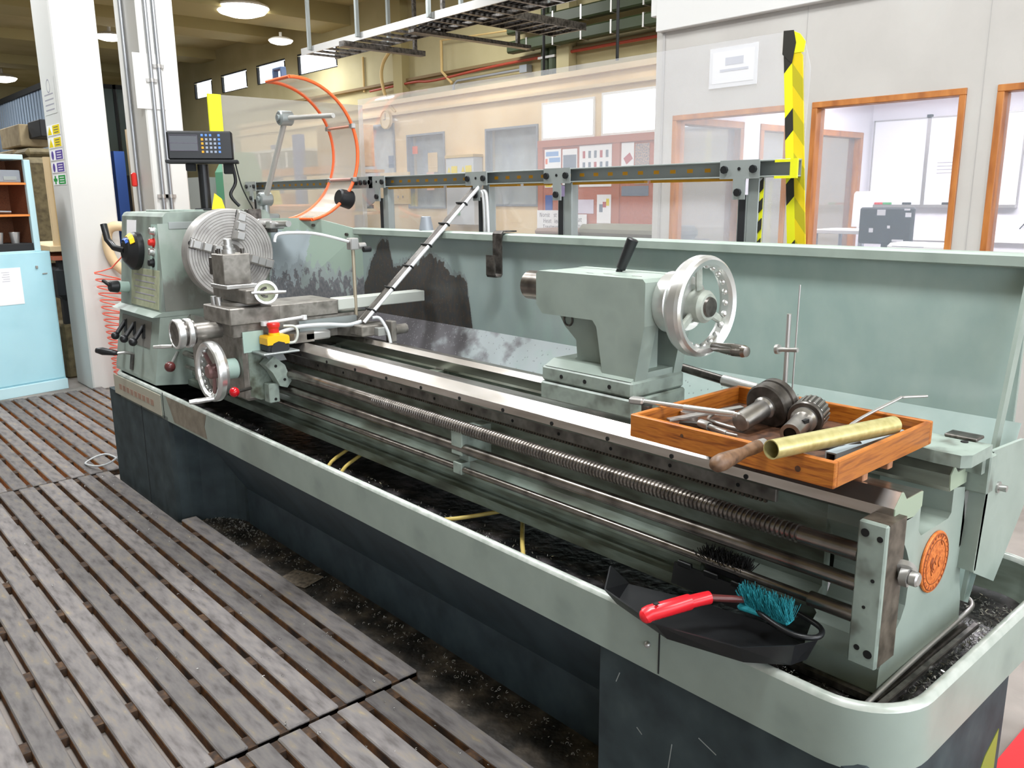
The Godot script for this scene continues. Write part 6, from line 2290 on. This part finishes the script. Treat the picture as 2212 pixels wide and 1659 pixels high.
	q = P.call("wall_sign", "white three line treatment sign hanging under the noticeboard, partly behind a post", "sign", -3.56, -2.98, 1.16, 1.42, M.paper, 0.045)
	text("lettering", "Nonst    st Fair", 0.075, Vector3(0, 0.065, 0.003), Basis(), M.ink, q)
	text("lettering", "Heat   ieal", 0.075, Vector3(0, -0.015, 0.003), Basis(), M.ink, q)
	text("lettering", "Treatment", 0.075, Vector3(0, -0.095, 0.003), Basis(), M.ink, q)
	q = P.call("wall_sign", "small white sign reading Heat Treatment under the noticeboard", "sign", -2.96, -2.62, 1.19, 1.37, M.paper, 0.045)
	text("lettering", "Heat", 0.075, Vector3(0, 0.02, 0.003), Basis(), M.ink, q)
	text("lettering", "Treatment", 0.068, Vector3(0, -0.06, 0.003), Basis(), M.ink, q)
	# wall clock
	var ck := thing("wall_clock", "round cream wall clock on the wall above the rail's left end", "clock", Vector3(-7.15, 2.87, -6.74))
	st = S()
	cyl(st, Vector3(0, 0, 0), Vector3(0, 0, 0.05), 0.15, -1, 32, 0.01)
	part("clock_face", st, M.tan, ck)
	st = S()
	torus(st, Vector3(0, 0, 0.05), Vector3(0, 0, 1), 0.142, 0.012, 32, 8)
	part("clock_rim", st, M.amber_pale, ck)
	st = S()
	bx(st, -0.004, 0.004, 0.0, 0.1, 0.051, 0.055)
	bx(st, -0.06, 0.0, -0.004, 0.004, 0.051, 0.055)
	part("clock_hand", st, M.ink, ck)
	# electrical cabinet
	var e := thing("electrical_cabinet", "grey electrical cabinet with two yellow warning labels on the cream wall", "cabinet", Vector3(-5.1, 1.7, -6.79))
	block(e, "cabinet_body", M.grey_cab, -0.33, 0.33, -0.5, 0.48, 0.0, 0.18, 0.006)
	block(e, "cabinet_top", M.amber_pale, -0.34, 0.34, 0.48, 0.52, 0.0, 0.19)
	for x in [-0.17, 0.17]:
		block(e, "warning_label", M.sign_yellow, x - 0.02, x + 0.12, 0.26, 0.36, 0.18, 0.184)
		st = S()
		prism(st, poly([x - 0.12, 0.27, x - 0.04, 0.27, x - 0.08, 0.35]), Transform3D(Basis(), Vector3(0, 0, 0.18)), 0.004)
		part("warning_triangle", st, M.sign_yellow, e)
	block(e, "green_lamp_cover", M.sign_green, -0.08, 0.0, -0.36, -0.28, 0.18, 0.19)
	# things seen in and in front of the interior windows
	var ww := [["paper", "white paper stuck inside the interior window, upper one", -6.2, -5.95, 2.0, 2.3, "carton_pale"], ["paper", "pinkish notice stuck inside the interior window", -6.25, -6.05, 1.72, 2.0, "paper_pink"], ["orange_ball", "orange round sticker in the corner of the interior window", -6.62, -6.48, 2.3, 2.42, "orange"]]
	for v in ww:
		var s := thing(v[0] if v[0] == "paper" else "sticker", v[1], "paper" if v[0] == "paper" else "sticker", Vector3(v[2], v[4], -6.845))
		block(s, "sheet", M[v[6]], 0.0, v[3] - v[2], 0.0, v[5] - v[4], 0.0, 0.004)
	var yp := thing("yellow_notice", "yellow and grey notice on the pale panel beside the clock", "notice", Vector3(-7.1, 2.1, -6.84))
	block(yp, "sheet", M.sign_yellow, 0.0, 0.2, 0.0, 0.2, 0.0, 0.004)
	block(yp, "sheet_back", M.photo_blue, -0.22, -0.02, 0.0, 0.2, 0.0, 0.004)
	var bc := thing("blue_cabinet", "blue cabinet with a red clamp behind the guard's right edge", "cabinet", Vector3(-7.75, 0, -6.2))
	block(bc, "cabinet_body", M.blue_pale, -0.35, 0.3, 0.0, 1.62, -0.2, 0.2, 0.01)
	block(bc, "red_clamp", M.red, -0.08, 0.08, 1.3, 1.45, 0.2, 0.24)
	block(bc, "white_box", M.carton_pale, -0.2, 0.25, 1.05, 1.28, 0.2, 0.4)
	var bn := thing("bench", "brown low bench top in front of the noticeboard wall", "bench", Vector3(-1.35, 0, -5.7))
	block(bn, "bench_top", M.brown_bench, -1.1, 1.2, 1.1, 1.16, -0.3, 0.3, 0.01)
	block(bn, "machine_cover", M.khaki_grey, -0.2, 1.15, 1.16, 1.30, -0.2, 0.25, 0.05)
	block(bn, "machine_cover", M.brown_bench, -0.9, -0.2, 1.16, 1.24, -0.2, 0.25, 0.03)
	block(bn, "bench_leg", M.grey_frame, -1.0, -0.92, 0.0, 1.1, -0.2, 0.2)
	block(bn, "bench_leg", M.grey_frame, 1.0, 1.08, 0.0, 1.1, -0.2, 0.2)
	var pl := thing("wall_board", "pale pegboard panel low on the cream wall, left of the cable arm", "board", Vector3(-7.2, 1.5, -6.8))
	block(pl, "board_face", M.tan, -0.3, 0.55, 0.0, 0.52, 0.0, 0.03)
	for k in 5:
		for j in 3:
			block(pl, "peg", M.ink_pale, -0.2 + k * 0.14, -0.185 + k * 0.14, 0.1 + j * 0.14, 0.14 + j * 0.14, 0.03, 0.04)
	var cup := thing("glass_jar", "small tapered glass jar standing on the splash guard's top edge", "jar", Vector3(1.86, 1.455, -0.93))
	st = S()
	rev(st, [Vector2(0, 0), Vector2(0.034, 0), Vector2(0.022, 0.06), Vector2(0.018, 0.062), Vector2(0.0, 0.062)], Vector3.ZERO, Vector3.UP, 10)
	part("jar_body", st, M.grey_frame, cup)

func overhead() -> void:
	# ladder cable tray along the hall
	var o := thing("cable_tray", "long ladder cable tray hung from the ceiling, running towards the office", "cable tray", Vector3(0, 3.4, -4.36))
	for z in [-0.24, 0.24]:
		block(o, "side_rail", M.satin if z > 0 else M.dark_steel, -5.1, 1.0, -0.03, 0.05, z - 0.008, z + 0.008)
	for k in 25:
		block(o, "rung", M.dark_steel, -5.0 + k * 0.24, -4.96 + k * 0.24, -0.03, -0.005, -0.24, 0.24)
	for k in 5:
		var st := S()
		tube(st, [Vector3(-3.4 + k * 0.2, 0.012, -0.15 + k * 0.07), Vector3(-1.0, 0.02, -0.14 + k * 0.07), Vector3(1.0, 0.012, -0.15 + k * 0.07)], 0.018, 6)
		part("tray_cable", st, M.black, o)
	var hx := [-4.84, -3.86, -3.72, -2.47, -2.35, -1.1]
	for k in 6:
		block(o, "hanger", M.alu, hx[k] - 0.018, hx[k] + 0.018, 0.0, CEIL - 3.4, 0.25 if k % 2 == 0 else -0.27, 0.29 if k % 2 == 0 else -0.23)
	var s := thing("strut", "dark strut crossing under the cable tray, nearer the camera", "strut", Vector3(-2.75, 3.36, -4.9))
	block(s, "channel", M.dark_steel, -0.05, 0.05, -0.04, 0.0, -0.95, 0.75)
	block(s, "hanger", M.dark_steel, -0.02, 0.02, 0.0, CEIL - 3.36, -0.8, -0.76)
	block(s, "hanger", M.dark_steel, -0.02, 0.02, 0.0, CEIL - 3.36, 0.3, 0.34)
	s = thing("strut", "dark strut crossing under the far end of the cable tray", "strut", Vector3(-3.85, 3.34, -4.5))
	block(s, "channel", M.dark_steel, -0.05, 0.05, -0.04, 0.02, -0.6, 0.55)
	block(s, "hanger", M.dark_steel, -0.02, 0.02, 0.0, CEIL - 3.34, -0.5, -0.46)
	var b := thing("branch_tray", "branch of cable tray turning towards the back wall", "cable tray", Vector3(-2.3, 3.49, -5.3))
	for x in [-0.25, 0.25]:
		block(b, "side_rail", M.dark_steel, x - 0.008, x + 0.008, -0.03, 0.05, -0.8, 0.7)
	for k in 8:
		block(b, "rung", M.dark_steel, -0.25, 0.25, -0.03, -0.005, -0.75 + k * 0.19, -0.71 + k * 0.19)
	for k in 4:
		var st := S()
		tube(st, [Vector3(-0.18 + k * 0.1, 0.02, 0.7), Vector3(-0.16 + k * 0.1, 0.03, 0.0), Vector3(-0.18 + k * 0.1, 0.02, -0.8)], 0.02, 6)
		part("tray_cable", st, M.black, b)
	# dark green ducts on the back wall
	var d := thing("duct", "pair of dark green ducts along the back wall by the office", "duct", Vector3(0, 0, -6.75))
	for y in [[3.52, 3.67], [3.76, 3.92]]:
		block(d, "duct_run", M.dark_green, -4.1, 0.9, y[0], y[1], -0.07, 0.07, 0.02)
	for k in 9:
		var xx := -3.7 + k * 0.5
		block(d, "duct_band", M.satin, xx, xx + 0.025, 3.515, 3.675, -0.072, 0.073)
		block(d, "duct_band", M.satin, xx, xx + 0.025, 3.755, 3.925, -0.072, 0.073)
	d = thing("duct", "pair of dark green vertical ducts below the cable tray", "duct", Vector3(-3.46, 0, -6.7))
	for x in [-0.075, 0.075]:
		var st := S()
		cyl(st, Vector3(x, 3.18, -0.2), Vector3(x, 4.4, -0.2), 0.07, -1, 16)
		part("duct_run", st, M.dark_green, d)
	block(d, "duct_band", M.satin, -0.16, 0.16, 3.4, 3.43, -0.28, -0.125)
	block(d, "wall_pilaster", M.wall_high, 0.17, 0.4, 3.18, CEIL, -0.29, -0.15)
	var st := S()
	tube(st, smooth([Vector3(-7.9, 3.40, -6.9), Vector3(-6.6, 3.42, -6.9), Vector3(-6.0, 3.39, -6.9), Vector3(-4.0, 3.44, -6.9), Vector3(1.0, 3.42, -6.9)]), 0.02, 8)
	tag(part("red_pipe", st, M.pipe_red), "thin red pipe running along the yellow back wall", "pipe")
	st = S()
	tube(st, [Vector3(-5.6, 3.1, -6.93), Vector3(-5.6, 3.28, -6.93), Vector3(-5.5, 3.33, -6.93), Vector3(-4.0, 3.33, -6.93)], 0.02, 8)
	bx(st, -4.05, -3.9, 3.28, 3.38, -6.98, -6.88)
	tag(part("grey_conduit", st, M.grey_frame), "grey conduit with a small box under the red pipe", "conduit")
	st = S()
	bx(st, -13, 1.0, 3.46, 3.5, -7.0, -6.92)
	struct("trim_2", st, M.brown_trim, "brown ledge line across the back wall above the red pipe", "trim")
	for v in [[-6.98, 0.13, "broad yellow pilaster on the back wall below the cable tray"], [-0.2, 0.1, "narrow yellow pilaster on the back wall near the office"]]:
		st = S()
		bx(st, v[0] - v[1], v[0] + v[1], 3.17, CEIL, -7.0, -6.85)
		struct("pilaster", st, M.beam, v[2], "pilaster")
	var cab := thing("looped_cable", "tan cable hanging in a loose curve down the back wall", "cable", Vector3(0, 0, -6.8))
	st = S()
	tube(st, smooth([Vector3(-7.0, 4.0, 0), Vector3(-7.3, 3.8, 0), Vector3(-7.38, 3.55, 0), Vector3(-7.25, 3.2, 0), Vector3(-7.0, 2.98, 0)]), 0.028, 8)
	part("cable_run", st, M.amber_pale, cab)
	cab = thing("thin_cable", "thin tan cable dropping straight down the back wall", "cable", Vector3(0, 0, -6.97))
	st = S()
	tube(st, [Vector3(-8.2, 4.0, 0), Vector3(-8.2, 3.42, 0)], 0.02, 8)
	part("cable_run", st, M.amber_pale, cab)
	cab = thing("wall_conduit", "tan conduit down the back wall right of the pilaster", "conduit", Vector3(0, 0, -6.9))
	st = S()
	tube(st, [Vector3(-5.85, 3.95, 0), Vector3(-5.85, 3.5, 0), Vector3(-5.6, 3.3, 0)], 0.022, 8)
	tube(st, [Vector3(-5.85, 3.95, 0), Vector3(-3.9, 3.85, 0)], 0.012, 8)
	part("conduit_run", st, M.amber_pale, cab)
	for k in 2:
		st = S()
		var xx: float = [-1.65, -2.85][k]
		tube(st, [Vector3(xx, CEIL, -6.2), Vector3(xx, 3.1, -6.2)], 0.018, 6)
		tag(part("drop_rod", st, M.black_matt), ["thin dark rod hanging in front of the green ducts", "thin dark rod hanging left of the vertical green ducts"][k], "rod")

func office() -> void:
	var Z := -3.5
	# front wall with three windows
	var ww := [[1.262, 2.165], [2.307, 3.185], [3.335, 4.3]]
	var st := S()
	bx(st, 1.1, 7.0, 0, 0.95, Z - 0.08, Z)
	bx(st, 1.1, 7.0, 2.14, 3.6, Z - 0.08, Z)
	var x := 1.1
	for w in ww:
		bx(st, x, w[0], 0.95, 2.14, Z - 0.08, Z)
		x = w[1]
	bx(st, x, 7.0, 0.95, 2.14, Z - 0.08, Z)
	struct("wall_office_front", st, M.partition, "grey panelled office wall with wood framed windows behind the lathe", "wall")
	st = S()
	for s in [1.165, 2.235, 3.258]:
		bx(st, s, s + 0.0035, 0.0, 2.69, Z, Z + 0.002)
	bx(st, 1.155, 1.175, 0.0, 2.69, Z, Z + 0.006)
	struct("trim_3", st, M.seam, "thin vertical joints between the office wall panels", "trim")
	st = S()
	bx(st, 1.135, 7.0, 2.695, 3.8, Z, Z + 0.06, 0.004)
	bx(st, 1.08, 1.135, 2.80, 3.8, Z - 0.08, Z + 0.05, 0.004)
	struct("trim_4", st, M.fascia, "white fascia overhanging the top of the office wall", "trim")
	var lab := ["left office window with wooden frame, half behind the clear screen", "middle office window with wooden frame, whiteboard seen inside", "right office window at the picture edge, dark television inside"]
	for i in 3:
		var o := Node3D.new()
		o.name = "window_%d" % (10 + i)
		add_child(o)
		tag(o, lab[i], "window")
		o.set_meta("kind", "structure")
		var a: float = ww[i][0]
		var b: float = ww[i][1]
		block(o, "frame_jamb", M.wood_frame, a, a + 0.035, 0.985, 2.105, Z - 0.09, Z + 0.012, 0.003)
		block(o, "frame_jamb", M.wood_frame, b - 0.035, b, 0.985, 2.105, Z - 0.09, Z + 0.012, 0.003)
		block(o, "frame_head", M.wood_frame, a, b, 2.105, 2.14, Z - 0.09, Z + 0.012, 0.003)
		block(o, "frame_sill", M.wood_frame, a, b, 0.95, 0.985, Z - 0.09, Z + 0.02, 0.003)
		block(o, "pane", M.pane, a + 0.03, b - 0.03, 0.98, 2.11, Z - 0.045, Z - 0.04)
	# room behind
	st = S()
	bx(st, 1.1, 7.0, 0, 2.75, -6.65, -6.57)
	struct("wall_office_back", st, M.office_white, "white back wall of the office carrying the whiteboard", "wall")
	st = S()
	bx(st, 1.1, 7.0, 2.7, 2.8, -6.65, Z - 0.08)
	struct("ceiling_office", st, M.office_white, "white office ceiling", "ceiling")
	st = S()
	bx(st, 6.9, 7.0, 0, 3.6, -6.65, Z)
	struct("wall_office_right", st, M.office_white, "right end wall of the office", "wall")
	var lw := [[-4.46, -3.64], [-6.40, -4.69]]
	st = S()
	bx(st, 1.1, 1.2, 0, 0.95, -6.57, Z - 0.08)
	bx(st, 1.1, 1.2, 2.15, 2.75, -6.57, Z - 0.08)
	bx(st, 1.1, 1.2, 0.95, 2.15, -6.57, -6.40)
	bx(st, 1.1, 1.2, 0.95, 2.15, -4.69, -4.46)
	bx(st, 1.1, 1.2, 0.95, 2.15, -3.64, Z - 0.08)
	struct("wall_office_left", st, M.office_white, "white end wall of the office with two wood framed windows", "wall")
	for i in 2:
		var o := Node3D.new()
		o.name = "window_%d" % (13 + i)
		add_child(o)
		tag(o, ["inner wood framed window seen through the left office window", "inner wood framed window seen through the middle office window"][i], "window")
		o.set_meta("kind", "structure")
		var a: float = lw[i][0]
		var b: float = lw[i][1]
		block(o, "frame_jamb", M.wood_frame, 1.09, 1.21, 1.0, 2.1, a, a + 0.05, 0.003)
		block(o, "frame_jamb", M.wood_frame, 1.09, 1.21, 1.0, 2.1, b - 0.05, b, 0.003)
		block(o, "frame_head", M.wood_frame, 1.09, 1.21, 2.1, 2.15, a, b, 0.003)
		block(o, "frame_sill", M.wood_frame, 1.09, 1.215, 0.95, 1.0, a, b, 0.003)
		block(o, "pane", M.pane_dark, 1.145, 1.15, 1.0, 2.1, a + 0.04, b - 0.04)
	# office light
	var ol := thing("office_light", "white ceiling light panel inside the office", "light", Vector3(3.4, 2.69, -5.0))
	block(ol, "lamp_panel", M.office_lamp, -0.9, 0.9, -0.02, 0.0, -0.3, 0.3)
	block(ol, "panel_frame", M.white, -0.93, 0.93, -0.025, 0.005, -0.33, -0.3)
	area("office_lamp_light", Vector3(3.4, 2.65, -5.0), Vector2(1.8, 0.6), 4.2, Color(0.98, 0.97, 1.0))
	area("office_lamp_light", Vector3(1.9, 2.65, -5.2), Vector2(0.5, 0.5), 1.6, Color(0.98, 0.97, 1.0))
	var wb := thing("whiteboard", "white double panel whiteboard on the office back wall", "whiteboard", Vector3(0, 0, -6.57))
	block(wb, "board_panel", M.board_white, 1.24, 1.72, 1.50, 2.25, 0.0, 0.02)
	block(wb, "board_panel", M.board_white, 1.74, 2.5, 1.50, 2.25, 0.0, 0.02)
	for v in [[1.23, 1.24, 1.49, 2.26], [1.715, 1.745, 1.49, 2.26], [2.5, 2.51, 1.49, 2.26]]:
		block(wb, "frame_bar", M.satin, v[0], v[1], v[2], v[3], 0.0, 0.028)
	block(wb, "frame_bar", M.satin, 1.23, 2.51, 2.25, 2.26, 0.0, 0.028)
	block(wb, "pen_tray", M.satin, 1.23, 2.51, 1.475, 1.5, 0.0, 0.07)
	block(wb, "hook", M.black, 1.71, 1.75, 2.255, 2.28, 0.0, 0.04)
	for k in 4:
		block(wb, "writing", M.ink_pale, 1.83, 2.1, 1.86 - k * 0.03, 1.866 - k * 0.03, 0.02, 0.021)
	for k in 4:
		var pn := thing("board_pen", ["red marker pen on the whiteboard tray", "green marker pen on the whiteboard tray", "black marker pen on the whiteboard tray, left of the joint", "black board rubber on the right of the whiteboard tray"][k], "pen", Vector3([1.34, 1.42, 1.6, 1.95][k], 1.5, -6.53), 0.0, "pens on the whiteboard tray")
		block(pn, "pen_body", M[["red", "sign_green", "black", "black"][k]], -0.04, 0.04, 0.0, 0.02, -0.01, 0.01, 0.004)
	# monitor seen from behind
	var m := thing("monitor", "black computer monitor seen from behind in the office", "monitor", Vector3(2.31, 1.0, -4.6))
	block(m, "monitor_case", M.black_matt, -0.19, 0.19, 0.25, 0.505, -0.03, 0.02, 0.012)
	block(m, "stand_post", M.black, -0.04, 0.05, 0.0, 0.26, -0.06, -0.03, 0.004)
	block(m, "stand_foot", M.black, -0.12, 0.12, 0.0, 0.015, -0.1, 0.08)
	for v in [[-0.06, 0.0, 0.45, 0.49], [0.14, 0.18, 0.44, 0.47], [0.13, 0.17, 0.485, 0.497], [-0.11, -0.08, 0.33, 0.36], [0.02, 0.04, 0.36, 0.38], [0.06, 0.14, 0.27, 0.285]]:
		block(m, "sticker", M.paper, v[0], v[1], v[2], v[3], 0.02, 0.0215)
	var dk := thing("desk", "office desk top below the monitor", "desk", Vector3(2.6, 0, -4.5))
	block(dk, "desk_top", M.grey_frame, -0.5, 1.2, 0.97, 1.0, -0.5, 0.5, 0.004)
	for xx in [-0.45, 1.1]:
		block(dk, "desk_leg", M.grey_frame, xx, xx + 0.05, 0.0, 0.97, -0.4, -0.35)
	var tb := thing("side_table", "white topped side table with thin legs in the office", "table", Vector3(1.82, 0, -5.0))
	block(tb, "table_top", M.white, -0.22, 0.2, 1.30, 1.33, -0.25, 0.15, 0.004)
	for xx in [-0.2, 0.0, 0.17]:
		block(tb, "table_leg", M.grey_frame, xx, xx + 0.02, 0.0, 1.3, 0.1, 0.12)
	block(tb, "lower_shelf", M.grey_frame, -0.2, 0.18, 1.12, 1.15, -0.2, 0.12)
	var chx := thing("office_chair", "white backed office chair standing behind the side table", "chair", Vector3(1.66, 0, -5.55))
	st = S()
	pz(st, [-0.07, 1.33, 0.085, 1.33, 0.08, 1.60, 0.06, 1.62, -0.05, 1.62, -0.065, 1.60], -0.02, 0.02)
	part("backrest", st, M.white, chx)
	block(chx, "seat", M.white, -0.2, 0.2, 0.44, 0.48, -0.1, 0.3, 0.01)
	block(chx, "back_post", M.grey_frame, -0.02, 0.02, 0.48, 1.34, -0.05, -0.02)
	for xx in [-0.18, 0.16]:
		for zz in [-0.08, 0.27]:
			block(chx, "leg", M.grey_frame, xx, xx + 0.02, 0.0, 0.44, zz, zz + 0.02)
	var pj := thing("projector", "white projector with a slotted grille on the office desk", "projector", Vector3(2.72, 1.0, -4.2))
	block(pj, "projector_case", M.white, -0.16, 0.2, 0.20, 0.29, -0.12, 0.12, 0.02)
	for k in 5:
		block(pj, "grille_slot", M.grey_frame, -0.12, 0.08, 0.215 + k * 0.013, 0.219 + k * 0.013, 0.12, 0.1215)
	block(pj, "projector_stand", M.white, -0.1, 0.15, 0.0, 0.2, -0.1, 0.1)
	var tv := thing("television", "dark wall television at the right picture edge inside the office", "television", Vector3(0, 0, -6.57))
	block(tv, "tv_case", M.black, 2.62, 3.9, 1.60, 2.22, 0.0, 0.06, 0.006)
	block(tv, "tv_screen", M.screen_dark, 2.64, 3.88, 1.63, 2.2, 0.06, 0.064)
	var cc := thing("tv_cable", "thin black cables looping below the television", "cable", Vector3(0, 0, -6.55))
	st = S()
	tube(st, smooth([Vector3(2.75, 1.6, 0), Vector3(2.66, 1.45, 0), Vector3(2.55, 1.3, 0)]), 0.005, 6)
	tube(st, smooth([Vector3(2.78, 1.6, 0), Vector3(2.88, 1.48, 0), Vector3(2.86, 1.36, 0), Vector3(2.92, 1.24, 0)]), 0.005, 6)
	part("cable_run", st, M.black, cc)
	st = S()
	bx(st, 1.2, 6.9, 1.18, 1.27, -6.57, -6.52, 0.004)
	struct("trim_5", st, M.white, "white cable trunking along the office back wall", "trim")
